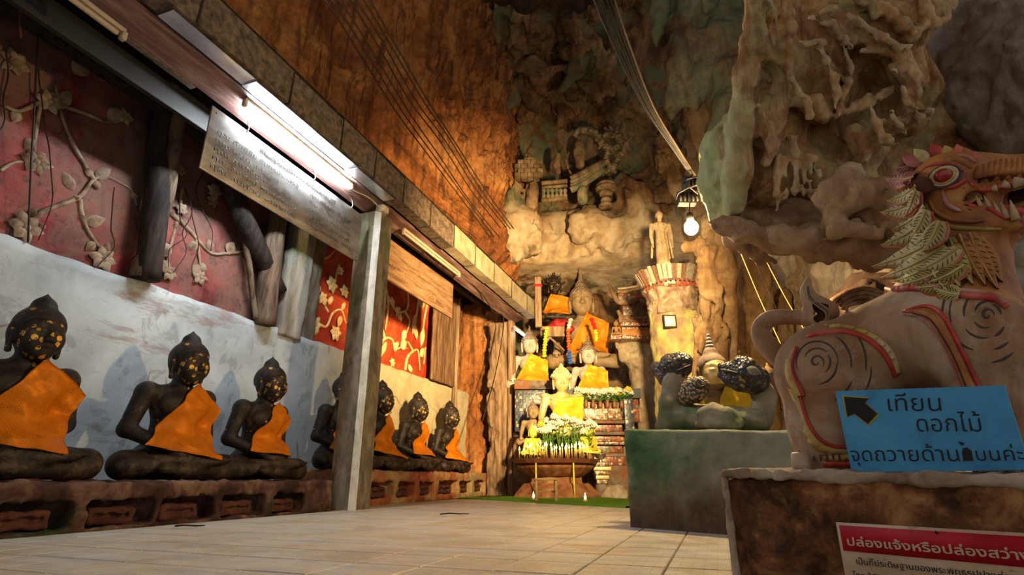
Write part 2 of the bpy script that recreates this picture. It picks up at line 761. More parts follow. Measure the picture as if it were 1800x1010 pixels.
_k = t.voro(_kv.outputs[1], 0.75, 'DISTANCE_TO_EDGE')
_km = t.ramp(t.noise(t.pos((1, 1, 1), off=(5, 2, 7)), 0.8, 3), [(0.5, 0.0), (0.56, 1.0)])
_c = t.mix(t.mix(_km, (0, 0, 0), t.ramp(_k, [(0.002, 0.8), (0.006, 0.0)])), _c, (0.10, 0.075, 0.06))
t.bump(t.noise(_p, 22, 8, 0.7), 0.35, 0.01)
M_WALL = t.col(_c)


def mural_mat(name, reds, grime, glo, ghi):
    t = NT(name, 0.85, 0, 0.2)
    p = t.pos()
    c = t.ramp(t.noise(p, 1.7, 8, 0.65, 0.6), [(0.38, reds[0]), (0.5, reds[1]), (0.63, reds[2])])
    c = t.mix(t.ramp(t.noise(t.pos((1, 1, 0.6), off=(2, 4, 8)), 1.0, 8, 0.7, 0.5), [(glo, 0.0), (ghi, 0.85)]), c, grime)
    c = t.mix(t.ramp(t.noise(t.pos((1, 1, 1), off=(7, 2, 1)), 5, 6, 0.75), [(0.53, 0.0), (0.62, 0.75)]), c, tuple(0.45 * np.array(grime)))
    b = t.n('ShaderNodeTexBrick')
    b.inputs['Scale'].default_value = 1
    b.inputs['Brick Width'].default_value = 0.24
    b.inputs['Row Height'].default_value = 0.085
    b.inputs['Mortar Size'].default_value = 0.008
    sw = t.n('ShaderNodeSeparateXYZ')
    cw = t.n('ShaderNodeCombineXYZ')
    t.l(p, sw.inputs[0])
    t.l(sw.outputs[1], cw.inputs[0])
    t.l(sw.outputs[2], cw.inputs[1])
    t.l(cw.outputs[0], b.inputs['Vector'])
    t.bump(b.outputs['Fac'], 0.3, -0.012)
    t.bump(t.noise(p, 9, 8, 0.7), 0.7, 0.02)
    return t.col(c)


M_MURAL = mural_mat('faded_red_mural', [(0.085, 0.014, 0.014), (0.20, 0.028, 0.03), (0.28, 0.075, 0.07)], (0.15, 0.09, 0.07), 0.40, 0.56)
M_MURAL2 = mural_mat('bright_red_mural', [(0.25, 0.022, 0.01), (0.36, 0.04, 0.014), (0.48, 0.09, 0.022)], (0.42, 0.13, 0.04), 0.52, 0.66)
M_VINE = worn('pale_vine_stucco', [(0.13, 0.08, 0.055), (0.25, 0.18, 0.125), (0.34, 0.27, 0.20)], 5, bump=0.7, bsc=20)
M_VINE2 = worn('yellow_vine_stucco', [(0.50, 0.30, 0.10), (0.62, 0.44, 0.19), (0.68, 0.55, 0.30)], 5, bump=0.4, bsc=20)
M_WOOD = worn('brown_weathered_wood', [(0.085, 0.042, 0.022), (0.17, 0.095, 0.05), (0.27, 0.165, 0.095)], 3, (6, 6, 0.7), 0.75, 0.5, 6)
M_WOODH = worn('brown_weathered_board', [(0.10, 0.05, 0.026), (0.19, 0.11, 0.06), (0.27, 0.165, 0.09)], 3, (6, 0.6, 6), 0.7, 0.4, 6)
M_WOODP = worn('pale_split_post_wood', [(0.14, 0.085, 0.05), (0.25, 0.165, 0.10), (0.36, 0.25, 0.155)], 3, (5, 5, 0.5), 0.8, 0.8, 5)
M_DARKW = worn('sooty_dark_wood', [(0.008, 0.006, 0.005), (0.02, 0.014, 0.011), (0.04, 0.027, 0.021)], 3, (4, 4, 0.8), 0.8, 0.5, 6)
M_FASCIA = worn('purple_brown_fascia', [(0.07, 0.032, 0.028), (0.14, 0.075, 0.066), (0.24, 0.16, 0.14)], 2.4, (5, 0.6, 5), 0.5, 0.3, 6, spec=0.4)
M_RUSTY = worn('brown_dusty_gutter', [(0.045, 0.034, 0.026), (0.095, 0.072, 0.054), (0.16, 0.115, 0.08)], 12, (1, 1, 1), 0.7, 0.5, 30, 0.008)
M_GALV = worn('galvanised_gutter', [(0.20, 0.16, 0.10), (0.31, 0.26, 0.165), (0.40, 0.345, 0.23)], 3, (1, 1, 1), 0.55, 0.15, 20, spec=0.5)
t = NT('bright_metal_strip', 0.28, 1.0)
M_METAL = t.col(t.ramp(t.noise(t.pos(), 5, 6), [(0.3, (0.45, 0.47, 0.50)), (0.7, (0.72, 0.74, 0.77))]))
M_CEMENT = worn('post_cement', [(0.17, 0.155, 0.13), (0.27, 0.25, 0.21), (0.36, 0.345, 0.30)], 2.0, (2, 2, 0.7), 0.85, 0.5, 14,
                stain=(0.11, 0.15, 0.07), ssc=1.6, slo=0.56, shi=0.7)
M_POSTP = worn('pale_post_corner', [(0.34, 0.34, 0.32), (0.48, 0.49, 0.47), (0.58, 0.59, 0.57)], 4, (2, 2, 0.8), 0.85, 0.4, 14, stain=(0.2, 0.21, 0.17), ssc=2.0, slo=0.58, shi=0.68)  # paler than the faces: the corner's light put into the colour
M_POSTB = worn('post_brown_face', [(0.075, 0.06, 0.045), (0.15, 0.12, 0.085), (0.22, 0.18, 0.13)], 4, (2, 2, 0.8), 0.85, 0.6, 9,
               stain=(0.07, 0.10, 0.035), ssc=1.3, slo=0.55, shi=0.7)
M_BLACK = plain('black_rubber', (0.012, 0.011, 0.01), 0.6)
M_WHITEP = plain('white_enamel', (0.75, 0.72, 0.65), 0.4)
M_GREYP = plain('dusty_lamp_enamel', (0.36, 0.29, 0.22), 0.5)
M_LAMP = glow('lit_tube', (0.86, 0.95, 1.0), TUBE_POWER)
M_LAMP2 = glow('lit_small_tube', (0.95, 0.97, 1.0), 14)

# ------------------------------------------------------------------ floor
floor = mk('floor', box((-7, -2.5, -0.25), (5, 16.5, -0.008)), M_GROUT)
tag(floor, kind='structure')
TS = 0.325
tv, tf = box((-0.159, -0.159, -0.02), (0.159, 0.159, 0), 0.0)
bm = bmesh.new()
bmesh.ops.create_cube(bm, size=1)
for v in bm.verts:
    v.co = Vector((v.co.x * 0.318, v.co.y * 0.318, v.co.z * 0.02 - 0.01))
bmesh.ops.bevel(bm, geom=[e for e in bm.edges if all(v.co.z > -0.001 for v in e.verts)], offset=0.004, segments=1, affect='EDGES')
tile_me = bpy.data.meshes.new('tile')
bm.to_mesh(tile_me)
bm.free()
tile_me.materials.append(M_TILE)
tv = np.array([v.co[:] for v in tile_me.vertices])
tf = [tuple(p.vertices) for p in tile_me.polygons]
rs = np.random.RandomState(3)
slots = []
for i in range(-13, 3):
    for j in range(2, 29):
        c = np.array([-0.25 + TS * (i + 0.5), TS * (j + 0.5), 0])
        if c[0] < -4.3 - max(0, c[1] - 6) * 0.06:
            continue
        q = c - CAM
        dd = q @ FW
        if dd < 0.8:
            continue
        sx = 900 + F * (q @ RT) / dd
        sy = 505 - F * (q @ UPV) / dd
        vis = -220 < sx < 1420 and sy < 1120
        slots.append((not vis, dd, c))
slots.sort(key=lambda s: (s[0], s[1]))
rest = []
for n, (hid, dd, c) in enumerate(slots):
    dz = rs.uniform(-0.0009, 0.0005)
    if not hid and n < 290:
        o = mk('tile', None, None, floor, me=tile_me)
        o.location = (c[0], c[1], dz)
    else:
        rest.append((tv + c + (0, 0, dz), tf))
if rest:
    tag(mk('far_tiles', merge(*rest), M_TILE, floor, smooth=False), kind='stuff')

# ------------------------------------------------------------------ statue plinths with niches
def plinth(name, label, p0, p1, ztop, zn0, zn1, spans, depth, mat, seed, vox=0.022):
    """p0-p1 front bottom line (rear lies to the left of it); spans = niches as lengths along the line"""
    p0, p1 = np.array(p0, float), np.array(p1, float)
    L = np.linalg.norm(p1 - p0)
    e = (p1 - p0) / L
    b = np.array([-e[1], e[0], 0])
    t = thing(name, label, 'plinth', p0)
    S = Solid((-0.05, -0.06, -0.03), (L + 0.05, depth + 0.02, ztop + 0.05), vox)
    S.box((L / 2, depth / 2, ztop / 2 - 0.02), (L / 2, depth / 2, ztop / 2 + 0.02), 0.03)
    for a0, a1 in spans:
        S.box(((a0 + a1) / 2, 0.05, (zn0 + zn1) / 2), ((a1 - a0) / 2, 0.13, (zn1 - zn0) / 2), 0.03, 0.02, cut=True)
    S.field(lambda P: 0.022 * fbm(P * 5 + seed, 4) + 0.012 * ridged(P * 9 + seed, 2), 0.1)
    V, Q = S.mesh()
    V, Q = xf((V, Q), p0, e, b)
    V[:, 0] = np.maximum(V[:, 0], WX + 0.02)
    mk('plinth_body', (V, Q), mat, t, world=True)
    rs = np.random.RandomState(seed)
    for a0, a1 in spans:
        w_ = a1 - a0
        hgt = zn1 - zn0
        S = Solid((a0 - 0.02, -0.02, zn0 - 0.03), (a1 + 0.02, 0.22, zn1 + 0.02), 0.012)
        S.box((a0 + w_ * 0.40, 0.13, zn0 + hgt * 0.36), (w_ * 0.36, 0.075, hgt * 0.36), 0.02, 0.01)
        S.box((a0 + w_ * 0.40, 0.055, zn0 + hgt * 0.36), (w_ * 0.27, 0.03, hgt * 0.10), 0.012, 0.01, cut=True)
        S.field(lambda P: 0.014 * fbm(P * 11 + seed + a0, 3), 0.08)
        mk('niche_panel', xf(S.mesh(), p0, e, b), M_NICHE, t, world=True)
    return t


PX1 = -4.23
WX = -5.42
ys = [float(at(q, 900, x=PX1)[1]) for q in (-160, -45, 0, 128, 158, 272, 286, 374, 390, 466, 480, 532)]
spans = [(0.2, ys[0] + 0.6), (ys[0] + 0.72, ys[1] + 0.7)] if False else []
spans = [(0.35, 0.95), (1.08, 1.68), (1.80, 2.36)]
spans = [(a, b) for a, b in spans]
yy = [(float(at(a, 900, x=PX1)[1]), float(at(b, 900, x=PX1)[1])) for a, b in ((0, 130), (160, 272), (286, 376), (392, 466), (482, 534))]
spans = [(a, b) for a, b in [(0.4, 0.95), (1.1, 1.75)]] + yy
plinth('statue_plinth', 'long grimy maroon stone plinth under the nearer black statues, with five sunken panels', (PX1, -0.0, 0), (PX1, 5.68, 0), 0.335, 0.025, 0.195,
       [(a, b) for a, b in spans], 1.16, M_PLINTH, 2)
P2A, P2B = np.array([-4.42, 6.15, 0]), np.array([-4.86, 12.0, 0])
_e2 = (P2B - P2A) / np.linalg.norm(P2B - P2A)
_n2 = np.array([_e2[1], -_e2[0], 0])


def along2(px, py=845):
    return float((at(px, py, pl=(P2A, _n2)) - P2A) @ _e2)


sp2 = [(along2(a), along2(b)) for a, b in ((641, 648), (657, 695), (703, 732), (741, 766), (773, 806), (811, 830), (836, 853))]
plinth('statue_plinth', 'red and ochre plinth with square holes under the far black statues, beyond the cement post', P2A, P2B, 0.46, 0.09, 0.29,
       sp2, 1.0, M_PLINTH2, 5, 0.025)

# ------------------------------------------------------------------ wall behind the statues, murals
WX = -5.42
WT = 2.27
V, Fc = [], []
ny, nz = 130, 26
for j in range(ny):
    for k in range(nz):
        V.append((WX, -1.6 + 13.6 * j / (ny - 1), WT * k / (nz - 1)))
V = np.array(V)
V[:, 0] += 0.018 * fbm(V * 1.6, 4)
top = np.arange(ny) * nz + nz - 1
V[top, 2] += 0.025 * fbm(V[top] * 3 + 5, 3)
Fc = [(j * nz + k, (j + 1) * nz + k, (j + 1) * nz + k + 1, j * nz + k + 1) for j in range(ny - 1) for k in range(nz - 1)]
n0 = len(V)
V = np.vstack([V, V[top] + (-0.3, 0, 0.01)])
Fc += [(int(top[j]), int(top[j + 1]), n0 + j + 1, n0 + j) for j in range(ny - 1)]
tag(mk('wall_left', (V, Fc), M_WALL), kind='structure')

MX = -5.56


def mural(name, y0, y1, z0, z1, mat, seed):
    ny, nz = int((y1 - y0) / 0.06), int((z1 - z0) / 0.06)
    V = np.array([(MX, y0 + (y1 - y0) * j / ny, z0 + (z1 - z0) * k / nz) for j in range(ny + 1) for k in range(nz + 1)])
    V[:, 0] += 0.035 * fbm(V * 2.2 + seed, 5)
    Fc = [(j * (nz + 1) + k, (j + 1) * (nz + 1) + k, (j + 1) * (nz + 1) + k + 1, j * (nz + 1) + k + 1) for j in range(ny) for k in range(nz)]
    return tag(mk(name, (V, Fc), mat), kind='structure')


mur1 = mural('wall_mural', -1.6, 6.45, 2.0, 5.2, M_MURAL, 1)
mur2 = mural('wall_mural', 6.45, 10.75, 2.0, 4.6, M_MURAL2, 4)


def leaf_shape(w, h, bulge, notch=0.0):
    """a pointed leaf, stem at the origin, tip at +x, raised by bulge along +z"""
    n = 7
    V = [(0, 0, 0)]
    for i in range(1, n):
        s = i / n
        ww = w * math.sin(PI * s ** 0.8) * (1 + notch * (-1) ** i)
        V += [(h * s, -ww, 0), (h * s, 0, bulge * math.sin(PI * s)), (h * s, ww, 0)]
    V.append((h, 0, 0))
    m = len(V) - 1
    Fc = [(0, 1, 2), (0, 2, 3)]
    for i in range(n - 2):
        a = 1 + 3 * i
        Fc += [(a, a + 3, a + 4, a + 1), (a + 1, a + 4, a + 5, a + 2)]
    a = m - 3
    Fc += [(a, m, a + 1), (a + 1, m, a + 2)]
    return np.array(V), Fc


def flower_shape(r, n=6, seed=0):
    rs = np.random.RandomState(seed)
    parts = []
    for k in range(n):
        a = 2 * PI * k / n + rs.uniform(-0.2, 0.2)
        v, f = leaf_shape(r * rs.uniform(0.28, 0.38), r * rs.uniform(0.85, 1.1), r * 0.3)
        c, s_ = math.cos(a), math.sin(a)
        v = np.stack([v[:, 0] * c - v[:, 1] * s_, v[:, 0] * s_ + v[:, 1] * c, v[:, 2] + 0.02], 1)
        parts.append((v, f))
    parts.append(sphere((0, 0, 0.02), (r * 0.28, r * 0.28, r * 0.25), 8, 5))
    return merge(*parts)


YU, ZU, XU = (0, 1, 0), (0, 0, 1), (1, 0, 0)


def relief(par, mat, stems, leaves, flowers):
    """raised stucco vines on the mural, all given at photo pixels on the mural plane"""
    g = lambda q: at(q[0], q[1], x=MX + 0.015)
    for pts, r in stems:
        P = spline([g(q) for q in pts], 5 * len(pts))
        rr = np.linspace(r * 0.95, r * 0.5, len(P)) * (1 + 0.25 * perlin(P * 9))
        mk('vine_stem', tube(P, rr, 7), mat, par, world=True)
    for a, b, w_ in leaves:
        A, B = g(a), g(b)
        L = np.linalg.norm(B - A)
        e = (B - A) / L
        mk('relief_leaf', xf(leaf_shape(w_ * L, L, 0.05), A, e, np.cross(XU, e), XU), mat, par, world=True)
    for i, (c, r) in enumerate(flowers):
        mk('relief_flower', xf(flower_shape(r, 6, i), g(c), YU, ZU, XU), mat, par, world=True)


relief(mur1, M_VINE,
       [([(52, 395), (75, 372), (110, 358), (140, 345), (162, 318), (178, 306)], 0.030),
        ([(140, 350), (143, 375), (152, 400), (170, 428), (182, 440)], 0.026),
        ([(165, 316), (140, 275), (118, 230), (105, 190), (98, 150)], 0.024),
        ([(110, 190), (75, 180), (35, 195), (5, 185)], 0.026),
        ([(105, 185), (150, 200), (190, 215), (215, 205)], 0.024),
        ([(178, 306), (205, 318), (232, 335), (240, 360)], 0.018),
        ([(70, 190), (62, 240), (60, 275)], 0.02),
        ([(0, 300), (25, 285), (55, 285)], 0.02),
        ([(300, 375), (330, 402), (350, 425), (372, 445), (400, 445)], 0.03),
        ([(310, 390), (300, 430), (292, 470)], 0.024),
        ([(345, 420), (350, 450), (352, 478)], 0.02),
        ([(400, 445), (425, 442), (445, 432)], 0.024),
        ([(320, 330), (318, 355), (330, 375)], 0.02)],
       [((162, 312), (150, 292), 0.34), ((168, 312), (196, 296), 0.3), ((165, 315), (175, 334), 0.3), ((130, 335), (110, 300), 0.3), ((150, 392), (186, 384), 0.3),
        ((150, 388), (140, 376), 0.3), ((168, 425), (150, 440), 0.3), ((185, 445), (190, 425), 0.3), ((66, 392), (80, 402), 0.35), ((55, 380), (62, 365), 0.35),
        ((108, 190), (90, 160), 0.3), ((105, 185), (125, 160), 0.3), ((35, 195), (22, 215), 0.35), ((62, 245), (42, 262), 0.35), ((62, 265), (84, 288), 0.35),
        ((160, 120), (210, 145), 0.25), ((130, 130), (160, 100), 0.3), ((190, 212), (218, 190), 0.3), ((232, 338), (240, 352), 0.4), ((300, 430), (280, 450), 0.4),
        ((298, 460), (280, 478), 0.4), ((350, 465), (338, 485), 0.4), ((352, 462), (362, 480), 0.4), ((330, 395), (318, 385), 0.4), ((372, 440), (366, 420), 0.4),
        ((400, 445), (412, 425), 0.4), ((345, 425), (333, 440), 0.4), ((140, 345), (128, 352), 0.4), ((270, 285), (278, 268), 0.4), ((445, 432), (455, 450), 0.4)],
       [((43, 400), 0.15), ((180, 455), 0.15), ((375, 335), 0.12), ((372, 352), 0.10), ((60, 285), 0.14), ((25, 110), 0.14), ((85, 180), 0.13), ((318, 368), 0.09),
        ((218, 205), 0.10), ((295, 478), 0.11), ((350, 488), 0.11), ((315, 300), 0.08)])
relief(mur2, M_VINE2,
       [([(552, 560), (565, 572), (575, 572), (585, 550), (600, 545), (608, 568)], 0.028), ([(577, 548), (570, 535), (566, 520)], 0.022), ([(560, 455), (575, 452), (588, 440)], 0.028),
        ([(588, 500), (592, 480), (596, 465)], 0.02),
        ([(662, 640), (668, 608), (678, 594), (690, 598), (694, 618)], 0.036), ([(676, 594), (671, 570)], 0.028), ([(676, 500), (681, 520), (682, 545), (677, 580)], 0.030),
        ([(681, 520), (692, 540), (700, 548), (714, 545), (718, 530), (716, 505)], 0.030), ([(712, 548), (720, 565), (712, 590)], 0.03),
        ([(712, 650), (716, 628), (726, 617), (735, 617), (738, 650)], 0.034), ([(726, 617), (717, 600)], 0.026), ([(737, 520), (731, 560), (728, 585)], 0.03),
        ([(752, 530), (746, 560), (742, 600)], 0.026), ([(694, 615), (706, 610), (716, 612)], 0.026), ([(748, 610), (745, 640)], 0.02)],
       [((680, 540), (668, 532), 0.35), ((692, 540), (688, 520), 0.3), ((700, 548), (706, 565), 0.35), ((716, 510), (720, 490), 0.3), ((676, 505), (664, 495), 0.3),
        ((714, 580), (706, 600), 0.3), ((737, 525), (742, 503), 0.3), ((731, 550), (725, 588), 0.16), ((738, 540), (748, 520), 0.3), ((728, 565), (733, 598), 0.2),
        ((745, 575), (740, 610), 0.22), ((680, 600), (668, 628), 0.18), ((694, 612), (700, 600), 0.35), ((704, 610), (716, 600), 0.35), ((738, 625), (748, 612), 0.3),
        ((700, 500), (703, 478), 0.2), ((727, 500), (722, 480), 0.25), ((690, 480), (684, 465), 0.3), ((718, 640), (724, 655), 0.3), ((670, 480), (666, 462), 0.3),
        ((562, 515), (558, 498), 0.3), ((578, 535), (584, 520), 0.3), ((600, 545), (606, 530), 0.3), ((556, 575), (548, 590), 0.4), ((600, 555), (594, 575), 0.3)],
       [((582, 500), 0.15), ((604, 512), 0.13), ((566, 525), 0.13), ((552, 570), 0.15), ((588, 585), 0.15), ((698, 548), 0.13), ((596, 475), 0.10), ((738, 512), 0.11), ((672, 470), 0.10), ((688, 636), 0.10)])

# cement pilaster standing between the two murals, end board, end of the wall
def rough_post(name, lo, hi, vox, mat, parent, amp=0.02, rd=0.03, seed=1, chip=()):
    lo, hi = np.array(lo, float), np.array(hi, float)
    S = Solid(lo - 0.06, hi + 0.06, vox)
    S.box((lo + hi) / 2, (hi - lo) / 2, rd)
    for c, r in chip:
        S.ell(c, r, 0.03, cut=True)
    S.field(lambda P: amp * fbm(P * np.array([4, 4, 1.6]) + seed, 4) + amp * 0.5 * ridged(P * np.array([9, 9, 2.5]) + seed, 2), 0.12)
    return mk(name, S.mesh(), mat, parent, world=parent is not None)


pa, pb = float(at(488, 575, x=WX)[1]), float(at(556, 590, x=WX)[1])
t = thing('wall_pilaster', 'pale grey cement pilaster on the wall, between the faded and the bright red mural', 'pilaster', (WX, (pa + pb) / 2, WT - 0.1))
rough_post('shaft', (WX - 0.1, pa, WT - 0.1), (WX + 0.06, pa + (pb - pa) * 0.6, 4.3), 0.03, M_CEMENT, t, 0.02)
rough_post('side_strip', (WX - 0.12, pa + (pb - pa) * 0.6, WT - 0.1), (WX + 0.0, pb, 4.3), 0.03, M_POSTB, t, 0.02, seed=4)
ea, eb = float(at(752, 640, x=WX)[1]), float(at(796, 660, x=WX)[1])
t = thing('end_board', 'wide upright brown board closing the right end of the bright red mural', 'board', (WX, (ea + eb) / 2, WT))
rough_post('board', (WX + 0.03, ea, WT - 0.02), (WX + 0.11, eb - 0.1, 4.35), 0.03, M_WOOD, t, 0.008)
rough_post('edge_strip', (WX + 0.03, eb - 0.1, 0.5), (WX + 0.15, eb, 4.35), 0.03, M_WOODP, t, 0.008)

# slanting struts and the black post against the near mural
def pole(name, label, cat, pts, r, mat, n=24, wob=0.015, sides=9):
    P = spline(pts, n)
    P = P + wob * np.stack([perlin(P * 2.5 + s) for s in (1.3, 7.7, 4.1)], 1)
    rr = np.interp(np.linspace(0, 1, n), np.linspace(0, 1, len(r)), r) if not np.isscalar(r) else r
    return tag(mk(name, tube(P, rr, sides), mat), label, cat)


gx = lambda px, py, x: at(px, py, x=x)
M_ROOT = worn('brown_root', [(0.05, 0.03, 0.02), (0.11, 0.075, 0.05), (0.17, 0.12, 0.085)], 4, (3, 3, 0.6), 0.85, 0.6, 8)
pole('timber_strut', 'brown pole slanting up the faded red mural beside the black upright', 'pole', [gx(243, 488, -5.40), gx(275, 400, -5.36), gx(297, 320, -5.3), gx(310, 240, -5.2), gx(322, 150, -5.15)], [0.10, 0.08, 0.075, 0.07], M_ROOT)
pole('timber_strut', 'broad black upright in front of the faded red mural', 'post', [gx(258, 492, -5.36), gx(270, 400, -5.36), gx(280, 300, -5.36), gx(288, 200, -5.36), gx(296, 110, -5.36)], [0.12, 0.13, 0.14, 0.15], M_DARKW)
pole('timber_strut', 'thick black brace running down left to right under the metal sign', 'brace', [gx(380, 255, -5.28), gx(408, 330, -5.30), gx(430, 390, -5.32), gx(460, 450, -5.36), gx(492, 512, -5.42)], [0.10, 0.13, 0.13, 0.10], M_DARKW)
pole('timber_strut', 'thin dark stick between the black brace and the red mural', 'stick', [gx(408, 290, -5.36), gx(418, 345, -5.36), gx(432, 430, -5.40), gx(442, 500, -5.44), gx(450, 560, -5.40)], [0.05, 0.04, 0.04, 0.035], M_ROOT)
pole('timber_strut', 'grey-brown round trunk between black brace and pilaster', 'post', [gx(466, 572, -5.37), gx(472, 500, -5.37), gx(482, 420, -5.37), gx(488, 360, -5.37), gx(494, 300, -5.37)], [0.14, 0.14, 0.13, 0.12], M_ROOT)
pole('hanging_wire', 'thin black wire hanging straight down over the faded mural', 'wire', [gx(66, 60, -5.3), gx(62, 160, -5.3), gx(54, 300, -5.35), gx(49, 425, -5.4)], 0.008, M_BLACK, 14, 0.005, 5)
pole('hanging_wire', 'short curled red wire at the upper left, above the mural', 'wire', [gx(52, 0, -4.9), gx(40, 12, -4.9), gx(36, 40, -4.9), gx(38, 66, -4.9)], 0.008, plain('red_wire', (0.10, 0.03, 0.02)), 14, 0.005, 5)
rs = np.random.RandomState(12)
for q, lab in (((318, 355, 470), 'thin dark root right of the slanting brown pole on the faded mural'), ((326, 330, 480), 'second thin root right of the slanting brown pole'), ((356, 300, 440), 'thin root hanging behind the lower left corner of the metal sign'),
               ((70, 120, 420), 'long thin root beside the black wire at the left of the mural'), ((12, 90, 250), 'short root at the very left edge of the faded mural'), ((205, 330, 470), 'thin root left of the black upright on the faded mural'),
               ((262, 360, 480), 'root in front of the black upright on the wall'), ((335, 372, 500), 'longest root under the left end of the metal sign'), ((236, 380, 482), 'root between the black upright and the vine to its left')):
    P = [gx(q[0] + rs.uniform(-6, 6) + k * rs.uniform(-9, 9), q[1] + (q[2] - q[1]) * k / 4, MX + 0.09) for k in range(5)]
    pole('dangling_root', lab, 'root', P, [0.007, 0.006, 0.004], M_DARKW, 16, 0.03, 5)['group'] = 'roots over the faded mural'

# ------------------------------------------------------------------ eave, gutter, posts
BX = -4.2
rho = lambda x, r: 0.35 + abs(x) * r
eave = thing('eave_roof', 'dark timber eave roof above the row of black statues', 'roof', (BX, 5, 4.0))
def ebox(name, lo, hi, mat, bev=0.006):
    return mk(name, box(lo, hi, bev), mat, eave, world=True)


sv = []
for y in (-1.5, 12.1):
    sv += [(-4.32, y, rho(-4.32, .822)), (-4.02, y, rho(-4.02, .908)), (-4.02, y, rho(-4.02, .908) + 0.03), (-4.32, y, rho(-4.32, .822) + 0.03)]
mk('soffit_board', (np.array(sv), [(0, 1, 2, 3), (7, 6, 5, 4), (0, 4, 5, 1), (1, 5, 6, 2), (2, 6, 7, 3), (3, 7, 4, 0)]), M_FASCIA, eave, world=True, smooth=False)
ebox('fascia_beam', (-4.32, -1.5, rho(-4.32, .822) + 0.035), (-4.22, 12.1, 4.30), M_FASCIA)
ebox('under_strip', (-4.40, -1.5, rho(-4.40, .806)), (-4.33, 3.05, rho(-4.40, .822)), M_RUSTY)
ebox('metal_strip', (BX, -1.5, rho(BX, .908)), (BX + 0.075, 7.5, rho(BX, .914)), M_METAL, 0.002)
ebox('metal_strip', (BX + 0.068, -1.5, rho(BX, .914)), (BX + 0.075, 7.5, rho(BX, .932)), M_METAL, 0.002)
ebox('eave_board', (BX + 0.0, -1.5, rho(BX, .935)), (BX + 0.17, 12.1, rho(BX, .948)), M_WOODH)
ebox('roof_sheet', (-6.4, -1.5, 4.56), (BX + 0.3, 12.2, 4.6), M_DARKW)
for y in np.arange(-0.9, 12, 1.15):
    ebox('rafter', (-5.6, y, 4.40), (BX - 0.12, y + 0.09, 4.56), M_DARKW)
ebox('purlin', (-5.0, -1.5, 4.25), (-4.86, 12.0, 4.40), M_DARKW)
ebox('inner_fascia', (-4.64, -1.5, 3.72), (-4.58, 5.7, 4.05), M_BLACK)
ebox('inner_beam', (-5.35, -1.5, 4.1), (-5.2, 6.2, 4.4), M_DARKW)

gut = thing('gutter', 'long dusty sheet metal rain gutter along the eave', 'gutter', (-3.8, 5, 4.1))
GX0, GX1 = -3.96, -3.75
GZ0, GZ1 = rho(GX1, .972), rho(GX1, 1.077)
seams = [v * GX1 / -4.0 for v in (0.2, 1.3, 2.68, 3.87, 4.78, 5.53, 6.29, 7.15, 8.05, 9.0, 10.0, 11.1, 12.2, 12.95)]
for i in range(len(seams) - 1):
    a, b = seams[i] + 0.012, seams[i + 1] + 0.012
    dz = 0.008 * (-1) ** i
    n = 2
    prof = [(GX0, GZ1 - 0.04), (GX0, GZ0 + dz), (GX1, GZ0 + dz), (GX1 + 0.01, GZ1 + dz), (GX1 - 0.03, GZ1 + dz + 0.012), (GX1 - 0.03, GZ1 - 0.012), (GX1 - 0.012, GZ1 - 0.014), (GX1 - 0.012, GZ0 + 0.02), (GX0 + 0.012, GZ0 + 0.02), (GX0 + 0.012, GZ1 - 0.04)]
    m = len(prof)
    V, Fc = [], []
    for j, y in enumerate((a, a + 0.02, b - 0.03, b)):
        g_ = 0.0 if j < 2 else -0.006
        V += [(x, y, z + g_) for x, z in prof]
    for j in range(3):
        Fc += [(j * m + k, j * m + (k + 1) % m, (j + 1) * m + (k + 1) % m, (j + 1) * m + k) for k in range(m)]
    Fc += [tuple(range(m - 1, -1, -1)), tuple(3 * m + k for k in range(m))]
    o = mk('gutter_section', (V, Fc), M_RUSTY if b < 7.7 else M_GALV, gut, world=True, smooth=False)
    mk('joint_band', box((GX0 - 0.004, b - 0.012, GZ0 - 0.006), (GX1 + 0.012, b + 0.008, GZ1 + 0.012), 0.002), M_DARKW, gut, world=True)
# bright flashing sheets below the gutter, lapped one over the other
fl = [2.35, 3.25, 4.12, 4.9, 5.75]
for i in range(4):
    V, Fc = box((GX0 - 0.0, fl[i] - 0.02, GZ0 - 0.018 - 0.006 * (i % 2)), (GX1 - 0.03, fl[i + 1], GZ0 - 0.012 - 0.006 * (i % 2)))
    V[:, 2] -= np.where(V[:, 1] < fl[i] + 0.1, 0.012, 0)
    mk('flashing_sheet', (V, Fc), M_METAL, gut, world=True, smooth=False)

# fluorescent lamps
def tube_lamp(name, label, y0, y1, x, z, lit, rad=0.022, body=M_GREYP, tmat=None):
    t = thing(name, label, 'lamp', (x, (y0 + y1) / 2, z))
    mk('lamp_body', box((x - 0.035, y0 - 0.05, z + 0.035), (x + 0.02, y1 + 0.05, z + 0.075), 0.008), body, t, world=True)
    for y in (y0 - 0.045, y1 + 0.045):
        mk('lamp_holder', box((x - 0.025, y - 0.02, z - 0.03), (x + 0.025, y + 0.02, z + 0.05), 0.01), body, t, world=True)
    mk('glass_tube', tube([(x, y0, z), (x, y0 + 0.02, z), (x, y1 - 0.02, z), (x, y1, z)], [rad * 0.8, rad, rad, rad * 0.8], 14), tmat or M_LAMP, t, world=True)
    return t


